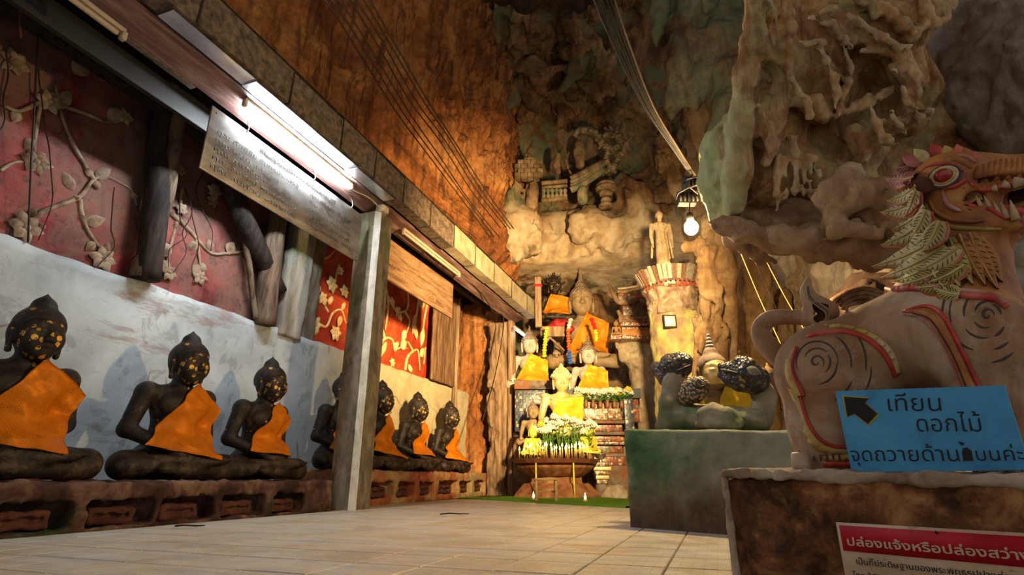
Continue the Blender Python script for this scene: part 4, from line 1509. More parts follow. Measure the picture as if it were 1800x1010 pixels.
MASS_FOLDS = fronted([
    [(1480, 60, 4.55, 70), (1560, 110, 4.6, 60), (1600, 160, 4.65, 50), (1560, 230, 4.7, 50)],  # filler rock added behind the folds, hides the lamplit wall
    [(1420, 230, 4.5, 50), (1480, 240, 4.6, 50)],
    [(1350, 0, 4.12, 8), (1369, 48, 4.1, 8), (1374, 86, 4.08, 8), (1379, 122, 4.1, 4)],
    [(1325, 19, 4.1, 12), (1335, 57, 4.08, 14), (1344, 92, 4.08, 12), (1369, 111, 4.08, 6)],
    [(1382, -13, 4.1, 12), (1383, 25, 4.08, 12), (1390, 48, 4.06, 11), (1385, 79, 4.05, 10), (1385, 111, 4.04, 11), (1392, 143, 4.03, 11), (1404, 162, 4.02, 10), (1420, 181, 4.02, 10), (1424, 203, 4.02, 9), (1437, 219, 4.03, 5)],
    [(1398, 68, 4.12, 6), (1420, 78, 4.08, 7), (1439, 73, 4.08, 7), (1458, 78, 4.1, 5)],
    [(1437, 83, 4.1, 6), (1453, 109, 4.06, 7), (1465, 135, 4.04, 8), (1468, 162, 4.03, 8), (1465, 200, 4.04, 6)],
    [(1483, 78, 4.12, 6), (1497, 118, 4.08, 8), (1493, 141, 4.07, 8), (1477, 177, 4.08, 8), (1472, 203, 4.1, 5)],
    [(1407, 177, 4.1, 20), (1433, 187, 4.08, 22), (1449, 203, 4.08, 14)],
    [(1449, 127, 4.15, 20), (1477, 133, 4.14, 20), (1480, 158, 4.14, 18)],
    [(1422, 31, 4.1, 5), (1449, 20, 4.06, 7), (1464, 16, 4.06, 8)],
    [(1424, 31, 4.1, 5), (1458, 44, 4.04, 8), (1483, 70, 4.02, 9), (1509, 96, 4.03, 6)],
    [(1458, 29, 4.12, 22), (1483, 48, 4.1, 22), (1502, 70, 4.1, 16)],
    [(1493, 29, 4.08, 8), (1517, 42, 4.04, 9), (1547, 65, 4, 11), (1580, 83, 4, 9), (1606, 78, 4.02, 5)],
    [(1502, 48, 4.1, 18), (1534, 73, 4.08, 18), (1566, 86, 4.08, 12)],
    [(1547, 6, 4.08, 10), (1566, 25, 4.04, 11), (1588, 43, 4, 12), (1607, 61, 4, 9), (1623, 48, 4.02, 7), (1621, 25, 4.05, 8)],
    [(1563, 19, 4.12, 20), (1588, 25, 4.1, 20), (1604, 38, 4.1, 14)],
    [(1509, -6, 4.1, 12), (1528, 6, 4.06, 12), (1540, 25, 4.06, 8), (1556, 19, 4.08, 6)],
    [(1620, -6, 4.06, 12), (1623, 25, 4.03, 11), (1642, 42, 4, 9), (1661, 35, 4.02, 8), (1669, 10, 4.04, 9), (1673, -10, 4.06, 12)],
    [(1639, -13, 4.1, 24), (1645, 13, 4.08, 20), (1648, 29, 4.08, 12)],
    [(1512, 97, 4.08, 7), (1547, 106, 4.05, 9), (1566, 127, 4.02, 10), (1582, 154, 4, 9), (1595, 181, 4, 7), (1607, 189, 4.02, 4)],
    [(1572, 117, 4.06, 14), (1594, 127, 4.02, 18), (1607, 143, 4, 18), (1608, 165, 4, 13), (1604, 187, 4.02, 6)],
    [(1515, 91, 4.1, 9), (1563, 89, 4.06, 10), (1591, 105, 4.05, 10), (1615, 118, 4.06, 7)],
    [(1472, 203, 4.1, 8), (1509, 187, 4.12, 14), (1534, 173, 4.14, 16), (1563, 160, 4.16, 14)],
    [(1531, 184, 4.02, 7), (1538, 216, 4, 11), (1556, 248, 3.98, 10), (1574, 254, 4, 6)],
    [(1566, 197, 4.02, 8), (1582, 222, 3.98, 8), (1597, 235, 3.98, 6)],
    [(1607, 191, 4, 6), (1617, 206, 3.98, 6), (1614, 231, 3.98, 5)],
    [(1614, 191, 4.02, 6), (1635, 197, 4, 6), (1640, 216, 4, 5)],
    [(1550, 222, 4.05, 16), (1582, 219, 4.06, 16), (1610, 209, 4.06, 12)],
    [(1502, 234, 4.15, 22), (1515, 260, 4.12, 22), (1512, 279, 4.14, 16)],
    [(1534, 228, 4.14, 10), (1536, 253, 4.12, 10), (1529, 272, 4.14, 6)],
    [(1316, 190, 4.1, 6), (1335, 187, 4.08, 6), (1350, 177, 4.1, 4)],
    [(1354, 222, 4.12, 14), (1357, 253, 4.08, 12), (1347, 285, 4.1, 12)],
    [(1395, 241, 4.12, 12), (1398, 269, 4.1, 12), (1395, 285, 4.12, 10)],
    [(1366, 280, 4.14, 12), (1367, 341, 4.08, 8), (1363, 382, 4.1, 6.4)],
    [(1382, 276, 4.14, 10), (1383, 336, 4.08, 6), (1379, 376, 4.1, 4.8)],
    [(1397, 272, 4.14, 11), (1398, 336, 4.08, 7), (1394, 380, 4.1, 5.6)],
    [(1412, 280, 4.14, 9), (1413, 336, 4.08, 5), (1409, 372, 4.1, 4)],
    [(1424, 276, 4.14, 10), (1425, 337, 4.08, 6), (1421, 378, 4.1, 4.8)],
    [(1438, 280, 4.14, 9), (1439, 334, 4.08, 5), (1435, 368, 4.1, 4)],
])
lo, hi = bounds([(1205, -80, 5.3), (1960, 330, 5.5), (1960, 330, 4.2), (1700, -80, 5.3), (1700, 420, 3.85), (1210, 420, 3.85), (1210, -80, 3.9), (1700, -80, 3.85), (1420, 430, 5.4)], 0.12)
MASS_CUTS = [
    {'p': [(1413, 133, 4.08, 14), (1418, 134, 4.14, 10)], 'cut': True, 'k': 0.04},
    {'p': [(1356, 185, 4.12, 10), (1372, 165, 4.12, 14)], 'cut': True, 'k': 0.08},
    {'p': [(1530, 130, 4.12, 20), (1550, 155, 4.12, 18)], 'cut': True, 'k': 0.08},
    {'p': [(1388, 270, 4.0, 7), (1392, 292, 4.0, 5)], 'cut': True, 'k': 0.03},
    {'p': [(1323, 350, 4.0, 12), (1340, 356, 4.0, 10)], 'cut': True, 'k': 0.05},
    {'p': [(1440, 262, 4.1, 12), (1450, 280, 4.1, 10)], 'cut': True, 'k': 0.05},
]
rs = np.random.RandomState(9)
for k in range(26):
    MASS_CUTS.append({'p': [(1318 + rs.uniform(0, 48), 30 + rs.uniform(0, 75), 4.03, rs.uniform(2, 4.5))], 'cut': True, 'k': 0.02})
rock('hanging_rock_mass', lo, hi, 0.019, [{'p': r, 'k': 0.12} for r in MASS_BODY] + [{'p': [(q[0], q[1], q[2], q[3] * (1.2 if q[3] < 13 else 1.0)) for q in r], 'k': 0.045} for r in MASS_FOLDS] + MASS_CUTS,
     lambda P: nrock(0.016, 3.0, 0.016, 8, 0.22, 3, 0.004)(P) + 0.009 * ridged(P * np.array([14, 14, 5]) + 0.6 * np.stack([fbm(P * 3, 2)] * 3, 1), 2), M_RRIGHT, 'big fluted pale olive rock mass hanging on the right above the lion', 'rock', it=0)

M_RLEDGE = rock_mat('brown_ledge_rock', [(0.20, 0.105, 0.05), (0.40, 0.26, 0.15), (0.56, 0.42, 0.28)], (0.18, 0.08, 0.034), None, 1.3, 0.6, bump=0.7)
# the ledge of rock that closes the mass below, with smooth bulges
lo, hi = bounds(nearer([(1220, 270, 6.2), (1640, 270, 6.2), (1640, 520, 4.2), (1220, 520, 4.2), (1640, 270, 4.2)]), 0.25)
rock('rock_ledge', lo, hi, 0.024, nearer([
    [(1262, 392, 5.2, 18), (1300, 405, 5.2, 20), (1360, 420, 5.1, 26), (1440, 428, 5.0, 34), (1520, 440, 4.9, 34), (1600, 440, 4.8, 36)],
    [(1290, 420, 5.4, 20), (1330, 445, 5.4, 22), (1358, 458, 5.4, 14)],
    [(1300, 390, 5.6, 40), (1400, 395, 5.6, 50), (1500, 400, 5.6, 60), (1620, 400, 5.5, 60)],
    {'p': [(1482, 350, 4.75, 46)], 'k': 0.05},
    {'p': [(1535, 345, 4.7, 44)], 'k': 0.05},
    {'p': [(1500, 305, 4.85, 30), (1470, 318, 4.85, 22)], 'k': 0.05},
    [(1560, 380, 4.7, 40), (1620, 380, 4.7, 40)],
    {'p': [(1478, 400, 4.7, 30), (1540, 410, 4.7, 30)], 'k': 0.05},
]), nrock(0.05, 2.6, 0.026, 6, 0.8, 12, 0.014), M_RLEDGE, 'smooth bulging brown rock ledge behind the head of the lion', 'rock', k=0.08)

# broad slab leaning over from the upper right
lo, hi = bounds([(1560, -80, 5.4), (2100, -80, 5.4), (2100, 330, 3.2), (1560, 330, 3.2), (2100, -80, 3.2)], 0.3)
def slab(S):
    a, b, c, d = at(1640, 205, d=5.0), at(1830, 280, d=4.3), at(1980, -60, d=3.7), at(1600, -120, d=5.6)
    n_ = np.cross(b - a, d - a)
    n_ /= np.linalg.norm(n_)
    if n_ @ FW > 0:
        n_ = -n_
    for (px_, py_, dd, r) in ((1680, 130, 4.95, 90), (1700, 30, 5.0, 100), (1780, 180, 4.55, 80), (1800, 60, 4.5, 110), (1880, 200, 4.2, 90), (1900, 60, 4.1, 110), (1650, -30, 5.3, 100), (1990, 150, 3.9, 100), (1690, 185, 4.95, 40), (1760, 225, 4.7, 34), (1800, 250, 4.5, 28)):
        c0 = at(px_, py_, d=dd)
        R = np.stack([RT, np.cross(n_, RT), n_], 1)
        q, _ = np.linalg.qr(np.stack([n_, RT, ZV], 1))
        R = np.stack([q[:, 1], q[:, 2], q[:, 0]], 1)
        S.ell(c0 - n_ * 0.16, (r * dd / F, r * dd / F, 0.22), 0.25, R)


rock('rock_slab', lo, hi, 0.03, [], nrock(0.06, 1.6, 0.03, 5, 1.0, 22, 0.014), M_RSLAB, 'broad grey cracked rock slab leaning over from the upper right corner', 'rock', extra=slab)

M_RBOULD = rock_mat('brown_boulder_rock', [(0.07, 0.04, 0.025), (0.13, 0.08, 0.05), (0.20, 0.13, 0.085)], (0.06, 0.03, 0.018), None, 1.6, 0.6, bump=0.7)
# dark rocks behind and beyond the lion
lo, hi = bounds([(1400, 440, 5.6), (2000, 440, 5.6), (2000, 760, 3.6), (1400, 760, 3.6), (2000, 440, 3.6)], 0.3)
lo[2] = -0.1
rock('brown_boulders', lo, hi, 0.035, [
    [(1460, 560, 5.2, 44), (1520, 530, 5.0, 40), (1580, 500, 4.9, 40)],
    [(1440, 620, 5.3, 50), (1520, 620, 5.2, 70), (1620, 580, 5.1, 70), (1720, 560, 5.0, 80), (1820, 560, 4.8, 90)],
    [(1470, 700, 5.3, 60), (1600, 700, 5.2, 80), (1740, 700, 5.0, 90), (1900, 680, 4.6, 90)],
    [(1830, 500, 4.4, 60), (1860, 600, 4.3, 60)],
    [(1480, 770, 5.3, 60), (1600, 780, 5.2, 80), (1740, 780, 5.0, 90), (1900, 770, 4.6, 90)],
    [(1500, 830, 5.3, 60), (1600, 830, 5.2, 80), (1740, 830, 5.0, 90), (1900, 830, 4.6, 90)],
], nrock(0.09, 1.8, 0.05, 4, 0.8, 41, 0.02), M_RBOULD, 'rough brown boulders in the shade behind the body of the lion', 'rock')
lo, hi = bounds([(1740, 400, 4.9), (2000, 400, 4.9), (2000, 560, 3.8), (1740, 560, 3.8)], 0.2)
rock('white_rock', lo, hi, 0.03, [[(1770, 470, 4.2, 34), (1830, 455, 4.1, 44), (1900, 450, 4.0, 44)], [(1790, 490, 4.2, 30), (1850, 500, 4.1, 30)]],
     nrock(0.04, 2.5, 0.03, 6, 1, 55, 0.015), rock_mat('whitish_stone', [(0.30, 0.28, 0.25), (0.48, 0.46, 0.42), (0.58, 0.56, 0.53)], (0.2, 0.18, 0.15), None, 2), 'whitish rock just right of the curled beard of the lion', 'rock')

# flowstone column beside the round pillar
lo, hi = bounds([(1190, 380, 9.5), (1380, 380, 9.5), (1380, 780, 7.2), (1190, 780, 7.2)], 0.3)
lo[2] = -0.1
rock('flowstone_column', lo, hi, 0.035, [
    [(1258, 395, 8.2, 30), (1262, 470, 8.0, 34), (1258, 560, 8.0, 34), (1262, 660, 8.0, 40), (1262, 770, 8.0, 44)],
    [(1240, 440, 7.9, 22), (1246, 520, 7.8, 18), (1240, 600, 7.8, 16), (1232, 690, 7.8, 20)],
    [(1278, 450, 7.9, 20), (1284, 540, 7.8, 18), (1290, 620, 7.8, 18), (1300, 720, 7.8, 22)],
    [(1262, 500, 7.7, 14), (1264, 580, 7.6, 15), (1266, 660, 7.6, 18)],
    [(1205, 435, 8.1, 14), (1235, 432, 8.0, 20), (1270, 440, 8.1, 26)],
    [(1330, 480, 8.6, 30), (1340, 560, 8.5, 26), (1335, 650, 8.4, 24), (1350, 740, 8.2, 30)],
    [(1372, 520, 8.8, 20), (1380, 600, 8.6, 20), (1375, 700, 8.4, 24)],
], nrock(0.07, 2.0, 0.05, 5, 0.28, 61, 0.015), M_ROCHRE, 'tall ochre flowstone column lit by the bulb, right of the round pillar', 'rock', k=0.06)

# smooth mound of rock behind the altar, right
lo, hi = bounds([(1060, 540, 13.6), (1220, 540, 13.6), (1220, 800, 11.6), (1060, 800, 11.6)], 0.3)
lo[2] = -0.1
rock('pale_rock_mound', lo, hi, 0.045, [
    [(1108, 598, 12.9, 24), (1122, 640, 12.8, 20), (1130, 700, 12.8, 24), (1132, 800, 12.8, 30)],
    [(1140, 596, 12.9, 24), (1145, 640, 12.9, 28), (1150, 700, 12.8, 32), (1150, 800, 12.7, 36)],
    [(1082, 592, 12.9, 10), (1102, 625, 12.8, 14)],
], nrock(0.07, 1.8, 0.06, 4, 0.4, 71, 0.02), M_RPALE, 'pale plastered rock mound under the orange box', 'rock')


# ------------------------------------------------------------------ bulb, flood lamps, cables
M_BULB = glow('glowing_bulb', (1.0, 0.70, 0.33), BULB_POWER)
M_LENS = glow('glowing_flood_lens', (1.0, 0.92, 0.75), 8)
bt = thing('hanging_bulb', 'bare glowing light bulb hanging at the edge of the rock mass', 'bulb', BULB)
mk('glass_bulb', sphere((0, 0, 0), (0.062, 0.062, 0.07), 20, 14), M_BULB, bt)
mk('socket', lathe([(0.03, 0.065), (0.034, 0.08), (0.03, 0.14), (0.012, 0.16)], 14), M_BLACK, bt)
mk('flex', tube([(0, 0, 0.15), (0.01, 0.02, 0.25), (0.04, 0.05, 0.36), (0.05, 0.12, 0.45)], 0.006, 6), M_BLACK, bt)
l = bpy.data.lights.new('bulb_light', 'POINT')
l.energy = 1


def flood(name, label, P, aim, s=0.11):
    d = np.array(aim, float) - P
    d /= np.linalg.norm(d)
    u = np.cross(d, ZV)
    u /= np.linalg.norm(u)
    v = np.cross(u, d)
    t = thing(name, label, 'lamp', P)
    mk('housing', xf(box((-s, -0.05, -s * 0.8), (s, 0.02, s * 0.8), 0.012), P, u, d, v), M_BLACK, t, world=True)
    mk('lens', xf(box((-s * 0.78, 0.02, -s * 0.6), (s * 0.78, 0.028, s * 0.6), 0.004), P, u, d, v), M_LENS if 'lit' in label else M_GLASSY, t, world=True)
    fins = [xf(box((-s * 0.9 + 0.04 * k, -0.075, -s * 0.6), (-s * 0.9 + 0.04 * k + 0.012, -0.05, s * 0.6)), P, u, d, v) for k in range(6)]
    for f in fins:
        mk('cooling_fin', f, M_BLACK, t, world=True)
    mk('bracket', tube([P - u * s * 1.08, P - u * s * 1.1 - d * 0.08 + v * 0.02, P - d * 0.14 + v * 0.05, P + u * s * 1.1 - d * 0.08 + v * 0.02, P + u * s * 1.08], 0.009, 6), M_BLACK, t, world=True)
    mk('arm', tube([P - d * 0.13 + v * 0.05, P - d * 0.2 + RT * 0.1 + v * 0.05, P - d * 0.2 + RT * 0.26 + v * 0.05], 0.012, 6), M_BLACK, t, world=True)
    return t


M_GLASSY = plain('grey_lens_glass', (0.28, 0.27, 0.25), 0.15, 0, 0.5)
flood('flood_lamp', 'upper square black flood lamp beside the rock mass, facing the altar side', FLOOD1, at(840, 500, d=11), 0.085)
flood('flood_lamp', 'lower lit flood lamp tilted down just above the bulb', FLOOD2, at(1010, 720, d=11.5), 0.085)

rs = np.random.RandomState(4)
M_CABLE = plain('black_cable', (0.02, 0.017, 0.015), 0.5)
M_CABLEB = plain('brown_cable', (0.11, 0.075, 0.055), 0.45)
cdesc = ['pale brown cable at the right edge of the bundle down to the flood lamps', 'black cable second from the right edge of the bundle', 'black cable in the middle of the bundle down to the flood lamps', 'black cable left of the middle of the bundle',
         'thin black cable second from the left edge of the bundle', 'thin black cable at the left edge of the bundle']
for k in range(6):
    P = [at(960 - 9 * k, -420, d=4.0), at(1068 - 7.5 * k, -40, d=4.4)]
    for s, (px_, py_) in zip((0.3, 0.55, 0.8, 1.0), ((1113 - 5 * k, 100), (1150 - 3.5 * k, 190), (1192 - 2 * k, 262), (1228 - 1.5 * k, 318))):
        P.append(at(px_ + rs.uniform(-1, 1), py_, d=4.4 + 0.9 * s))
    tag(mk('overhead_cable', tube(spline(P, 26), 0.010 if k < 3 else 0.008, 6), M_CABLEB if k < 1 else M_CABLE), cdesc[k], 'cable', 'bundle of cables to the flood lamps')
# thin lines slung along the orange rock wall
ldesc = ['upper', 'second', 'third', 'fourth', 'fifth', 'sixth', 'lowest']
for k in range(7):
    o = np.array([(k % 4) * 12, 0]) + (k // 4) * np.array([-28, 22])
    pts = [(520, -150), (596, -30), (660, 70), (722, 170), (775, 245), (830, 330), (880, 400)]
    P = []
    for i, q in enumerate(pts):
        f = 1 - 0.35 * max(i - 1, 0) / 5
        P.append(at(q[0] + o[0] * f + rs.uniform(-2, 2), q[1] + o[1] * f + rs.uniform(-3, 3) + 8 * math.sin(PI * (i - 1) / 5), d=4.6 + 1.35 * (i - 1)))
    tag(mk('wall_line', tube(spline(P, 30), 0.010, 5), M_CABLE), ldesc[k] + ' thin black line slung down the orange rock wall towards the altar', 'line', 'lines along the orange rock wall')
for k, (a, b) in enumerate((((1300, 440), (1375, 610)), ((1345, 455), (1420, 590)), ((1322, 450), (1405, 620)))):
    tag(mk('stay_string', tube(spline([at(*a, d=6.2), at((a[0] + b[0]) / 2 - 1, (a[1] + b[1]) / 2 + 2, d=5.9), at(*b, d=5.5)], 12), 0.006 if k < 2 else 0.003, 5), plain('yellow_string', (0.6, 0.42, 0.15)) if k < 2 else M_CABLE),
        ['yellow string slanting down to the tail of the lion, left one', 'yellow string slanting down behind the tail of the lion, right one', 'thin dark string between the two yellow strings'][k], 'string')

# ------------------------------------------------------------------ seated figures
def head_parts(S, c, s, k=0.02, face=True):
    """c = centre of the head, s = scale (1 = head 0.33 high); looks to -y"""
    g = lambda x, y, z: (c[0] + x * s, c[1] + y * s, c[2] + z * s)
    S.ell(g(0, 0, 0.02), (0.122 * s, 0.140 * s, 0.158 * s), 0.02 * s)
    S.ell(g(0, -0.055, -0.075), (0.088 * s, 0.078 * s, 0.085 * s), 0.05 * s)
    S.ell(g(0, -0.092, -0.125), (0.035 * s, 0.028 * s, 0.026 * s), 0.03 * s)
    for e in (-1, 1):
        S.ell(g(e * 0.062, -0.088, -0.035), (0.042 * s, 0.036 * s, 0.05 * s), 0.04 * s)
        S.ell(g(e * 0.048, -0.128, 0.008), (0.030 * s, 0.016 * s, 0.013 * s), 0.008 * s)
        S.cone(g(e * 0.016, -0.135, 0.040), 0.007 * s, g(e * 0.055, -0.120, 0.058), 0.007 * s, 0.012 * s)
        S.cone(g(e * 0.055, -0.120, 0.058), 0.007 * s, g(e * 0.095, -0.078, 0.040), 0.005 * s, 0.012 * s)
        S.ell(g(e * 0.13, 0.015, 0.0), (0.018 * s, 0.036 * s, 0.062 * s), 0.012 * s)
        S.cone(g(e * 0.130, 0.005, -0.04), 0.017 * s, g(e * 0.124, 0.0, -0.115), 0.018 * s, 0.012 * s)
        S.ell(g(e * 0.022, -0.150, -0.048), (0.014 * s, 0.014 * s, 0.011 * s), 0.012 * s)
    S.cone(g(0, -0.132, 0.045), 0.010 * s, g(0, -0.160, -0.042), 0.016 * s, 0.018 * s)
    S.cone(g(-0.036, -0.126, -0.083), 0.007 * s, g(0, -0.142, -0.079), 0.010 * s, 0.008 * s)
    S.cone(g(0.036, -0.126, -0.083), 0.007 * s, g(0, -0.142, -0.079), 0.010 * s, 0.008 * s)
    S.cone(g(-0.026, -0.126, -0.098), 0.008 * s, g(0.026, -0.126, -0.098), 0.008 * s, 0.008 * s)


def hair_mesh(c, s, spire=0.10, curls=0.0, vox=0.009, band=False):
    g = lambda x, y, z: (c[0] + x * s, c[1] + y * s, c[2] + z * s)
    S = Solid(np.array(g(-0.18, -0.18, -0.12)), np.array(g(0.18, 0.22, 0.34 + spire)), vox * s)
    S.ell(g(0, 0.012, 0.045), (0.134 * s, 0.150 * s, 0.140 * s), 0.02 * s)
    S.box(g(0, -0.115, -0.05), (0.105 * s, 0.10 * s, 0.125 * s), 0.05 * s, 0.02 * s, cut=True)
    S.box(g(0, 0.0, -0.12), (0.2 * s, 0.3 * s, 0.10 * s), 0.01 * s, 0.01 * s, cut=True)
    S.ell(g(0, 0.02, 0.185), (0.066 * s, 0.068 * s, 0.055 * s), 0.025 * s)
    S.cone(g(0, 0.02, 0.215), 0.032 * s, g(0, 0.02, 0.25 + spire), 0.007 * s, 0.03 * s)
    if band:
        for a in np.linspace(0, 2 * PI, 30)[:-1]:
            S.ell(g(0.136 * math.sin(a), 0.012 + 0.15 * math.cos(a), 0.075), 0.012 * s, 0.012 * s)
    if curls:
        w_ = 2 * PI / (curls * s)
        S.field(lambda P: -0.006 * s * (np.sin(P[:, 0] * w_) * np.sin(P[:, 2] * w_) + np.cos(P[:, 1] * w_) * 0.4), 0.05)
    return relax(S.mesh(), 1, 0.3)


HC = (0, -0.01, 1.06)


def hcen(hs, hz=-0.06):
    return (HC[0], HC[1], HC[2] + 0.15 * (hs - 1) + hz)


def seated_body(vox=0.0115, pose='lap', hs=1.0, hz=-0.06):
    hc = hcen(hs, hz)
    S = Solid((-0.66, -0.52, -0.04), (0.66, 0.36, 1.42), vox)
    # legs folded flat, right shin on top
    for e in (-1, 1):
        S.cone((e * 0.15, 0.10, 0.135), 0.135, (e * 0.46, -0.10, 0.115), 0.108, 0.05)
        S.ell((e * 0.47, -0.12, 0.112), (0.105, 0.12, 0.105), 0.04)
    S.cone((0.46, -0.16, 0.085), 0.088, (-0.10, -0.30, 0.075), 0.066, 0.02)
    S.cone((-0.46, -0.16, 0.10), 0.088, (0.12, -0.30, 0.155), 0.066, 0.02)
    # feet with toes, soles up
    S.ell((0.22, -0.31, 0.165), (0.13, 0.055, 0.045), 0.03)
    S.ell((-0.20, -0.31, 0.085), (0.12, 0.055, 0.045), 0.03)
    for k in range(5):
        S.cone((0.32, -0.275 - 0.018 * k, 0.175), 0.014, (0.365 - 0.006 * k, -0.275 - 0.020 * k, 0.172), 0.012, 0.006)
    # trunk
    S.ell((0, 0.10, 0.17), (0.27, 0.20, 0.17), 0.05)
    S.cone((0, 0.08, 0.25), 0.175, (0, 0.05, 0.55), 0.165, 0.06)
    S.ell((0, 0.045, 0.62), (0.235, 0.145, 0.17), 0.07)
    S.ell((0, 0.06, 0.735), (0.27, 0.115, 0.085), 0.06)
    for e in (-1, 1):
        S.ell((e * 0.105, -0.06, 0.63), (0.10, 0.05, 0.075), 0.06)
        S.ell((e * 0.285, 0.06, 0.725), (0.088, 0.092, 0.088), 0.05)
    S.cone((0, 0.05, 0.78), 0.085, (0, 0.03, 0.93), 0.072, 0.05)
    # arms
    for e in (-1, 1):
        down = pose == 'earth' and e == -1
        el = (e * 0.375, 0.09, 0.40) if not down else (e * 0.38, 0.05, 0.42)
        S.cone((e * 0.30, 0.06, 0.71), 0.082, el, 0.066, 0.03)
        if down:
            wr = (e * 0.41, -0.18, 0.27)
            S.cone(el, 0.066, wr, 0.045, 0.025)
            S.ell((e * 0.415, -0.235, 0.235), (0.05, 0.06, 0.028), 0.02, rotm(0.7, 0, 0))
            for k in range(4):
                b = (e * 0.415 + 0.03 * (k - 1.5), -0.262, 0.215)
                S.cone(b, 0.014, (b[0], b[1] - 0.035, b[2] - 0.06 - 0.01 * (k in (1, 2))), 0.010, 0.004)
            S.cone((e * 0.37, -0.22, 0.24), 0.015, (e * 0.345, -0.265, 0.215), 0.011, 0.006)
        else:
            wr = (e * 0.115, -0.20, 0.255 + 0.02 * e)
            S.cone(el, 0.066, wr, 0.043, 0.025)
            S.ell((e * 0.055, -0.235, 0.245 + 0.018 * e), (0.085, 0.055, 0.026), 0.02)
            for k in range(4):
                b = (-e * 0.02, -0.20 - 0.026 * k, 0.246 + 0.018 * e)
                S.cone(b, 0.014, (b[0] - e * (0.085 + 0.012 * (k in (1, 2))), b[1] + 0.004, b[2] + 0.006), 0.010, 0.004)
            S.cone((e * 0.06, -0.20, 0.27), 0.016, (e * 0.01, -0.215, 0.292), 0.012, 0.006)
    head_parts(S, hc, hs)
    return relax(S.mesh(), 1, 0.35)


BODY_LAP = seated_body(0.0115, 'lap', 1.2, -0.085)
BODY_EARTH = seated_body(0.0125, 'earth', 1.4)
HAIR_PLAIN = hair_mesh(hcen(1.2, -0.085), 1.2, 0.012)
HAIR_CURL = hair_mesh(hcen(1.4), 1.4, 0.09, 0.05, 0.0075, True)


def sash(body, cor, n, m, off, seed, wr=0.012, taut=40):
    """cloth laid over the front of a figure; cor = four corners in the x-z plane, in order round the edge"""
    bv = bvh_of(body)
    V = np.zeros((n, m, 3))
    raw = np.full((n, m), np.nan)
    c = [np.array(q, float) for q in cor]
    for i in range(n):
        for j in range(m):
            u, v = i / (n - 1), j / (m - 1)
            p = (1 - u) * (1 - v) * c[0] + u * (1 - v) * c[1] + u * v * c[2] + (1 - u) * v * c[3]
            V[i, j] = (p[0], 0, p[1])
            h = bv.ray_cast(Vector((p[0], -2, p[1])), Vector((0, 1, 0)))
            if h[0] is not None:
                raw[i, j] = h[0].y
    bad = np.isnan(raw)
    y = np.where(bad, 0.16, np.minimum(raw, 0.16))
    y0 = y.copy()
    for _ in range(taut):
        q = np.pad(y, 1, mode='edge')
        a = (q[:-2, 1:-1] + q[2:, 1:-1] + q[1:-1, :-2] + q[1:-1, 2:]) / 4
        y = np.minimum(y0, a)
    P = V.reshape(-1, 3)
    f = wr * (1.2 * ridged(np.stack([P[:, 0] * 2.5 + P[:, 2] * 4.5, P[:, 2] * 2 - P[:, 0] * 1.2, P[:, 1] + seed], 1) + seed, 2) + fbm(P * 7 + seed, 3))
    V[:, :, 1] = y - off - np.maximum(f.reshape(n, m), -off * 0.6)
    # the cut edges ripple a little
    V = V.reshape(-1, 3)
    V[:, 0] += 0.008 * perlin(V * 9 + seed)
    V[:, 2] += 0.008 * perlin(V * 9 + seed + 5)
    i, j = np.meshgrid(np.arange(n - 1), np.arange(m - 1), indexing='ij')
    a = (i * m + j).ravel()
    Q = np.stack([a, a + m, a + m + 1, a + 1], 1)
    # second face gives the cloth its thickness
    V2 = V + (0, 0.006, 0)
    nV = len(V)
    ring = [k * m for k in range(n)] + [(n - 1) * m + k for k in range(1, m)] + [k * m + m - 1 for k in range(n - 2, -1, -1)] + list(range(m - 2, 0, -1))
    E = np.array([(ring[k], ring[(k + 1) % len(ring)], nV + ring[(k + 1) % len(ring)], nV + ring[k]) for k in range(len(ring))])
    return np.vstack([V, V2]), np.vstack([Q, Q[:, ::-1] + nV, E])


def cloth_mat(name, c, gold, glint=0.25, rough=0.42):
    t = NT(name, rough, 0.0, 0.15)
    p = t.pos(obj=True)
    br = t.n('ShaderNodeTexBrick')
    br.inputs['Scale'].default_value = 1
    br.inputs['Brick Width'].default_value = 0.016
    br.inputs['Row Height'].default_value = 0.011
    br.inputs['Mortar Size'].default_value = 0.0016
    s = t.n('ShaderNodeSeparateXYZ')
    q = t.n('ShaderNodeCombineXYZ')
    t.l(p, s.inputs[0])
    t.l(s.outputs[0], q.inputs[0])
    t.l(s.outputs[2], q.inputs[1])
    t.l(q.outputs[0], br.inputs['Vector'])
    n = t.noise(p, 7, 6, 0.6)
    col = t.mix(t.ramp(n, [(0.35, 0.0), (0.65, 1.0)]), c, tuple(0.72 * np.array(c)))
    col = t.mix(t.math('MULTIPLY', br.outputs['Fac'], 0.35), col, gold)
    t.l(t.math('MULTIPLY', t.ramp(t.noise(p, 60, 3), [(0.45, 0.0), (0.6, 1.0)]), glint), t.b.inputs['Metallic'])
    t.bump(br.outputs['Fac'], 0.25, 0.002)
    return t.col(col)


M_SASH = cloth_mat('orange_shimmer_cloth', (0.62, 0.14, 0.003), (0.88, 0.46, 0.02), 0.45, 0.5)
M_SASHY = cloth_mat('yellow_robe_cloth', (0.78, 0.33, 0.01), (0.9, 0.6, 0.08), 0.35, 0.38)
M_SASHO = cloth_mat('orange_robe_cloth', (0.70, 0.22, 0.01), (0.85, 0.42, 0.04), 0.2, 0.45)
M_SASHL = cloth_mat('lemon_robe_cloth', (0.66, 0.43, 0.012), (0.85, 0.7, 0.12), 0.2, 0.45)


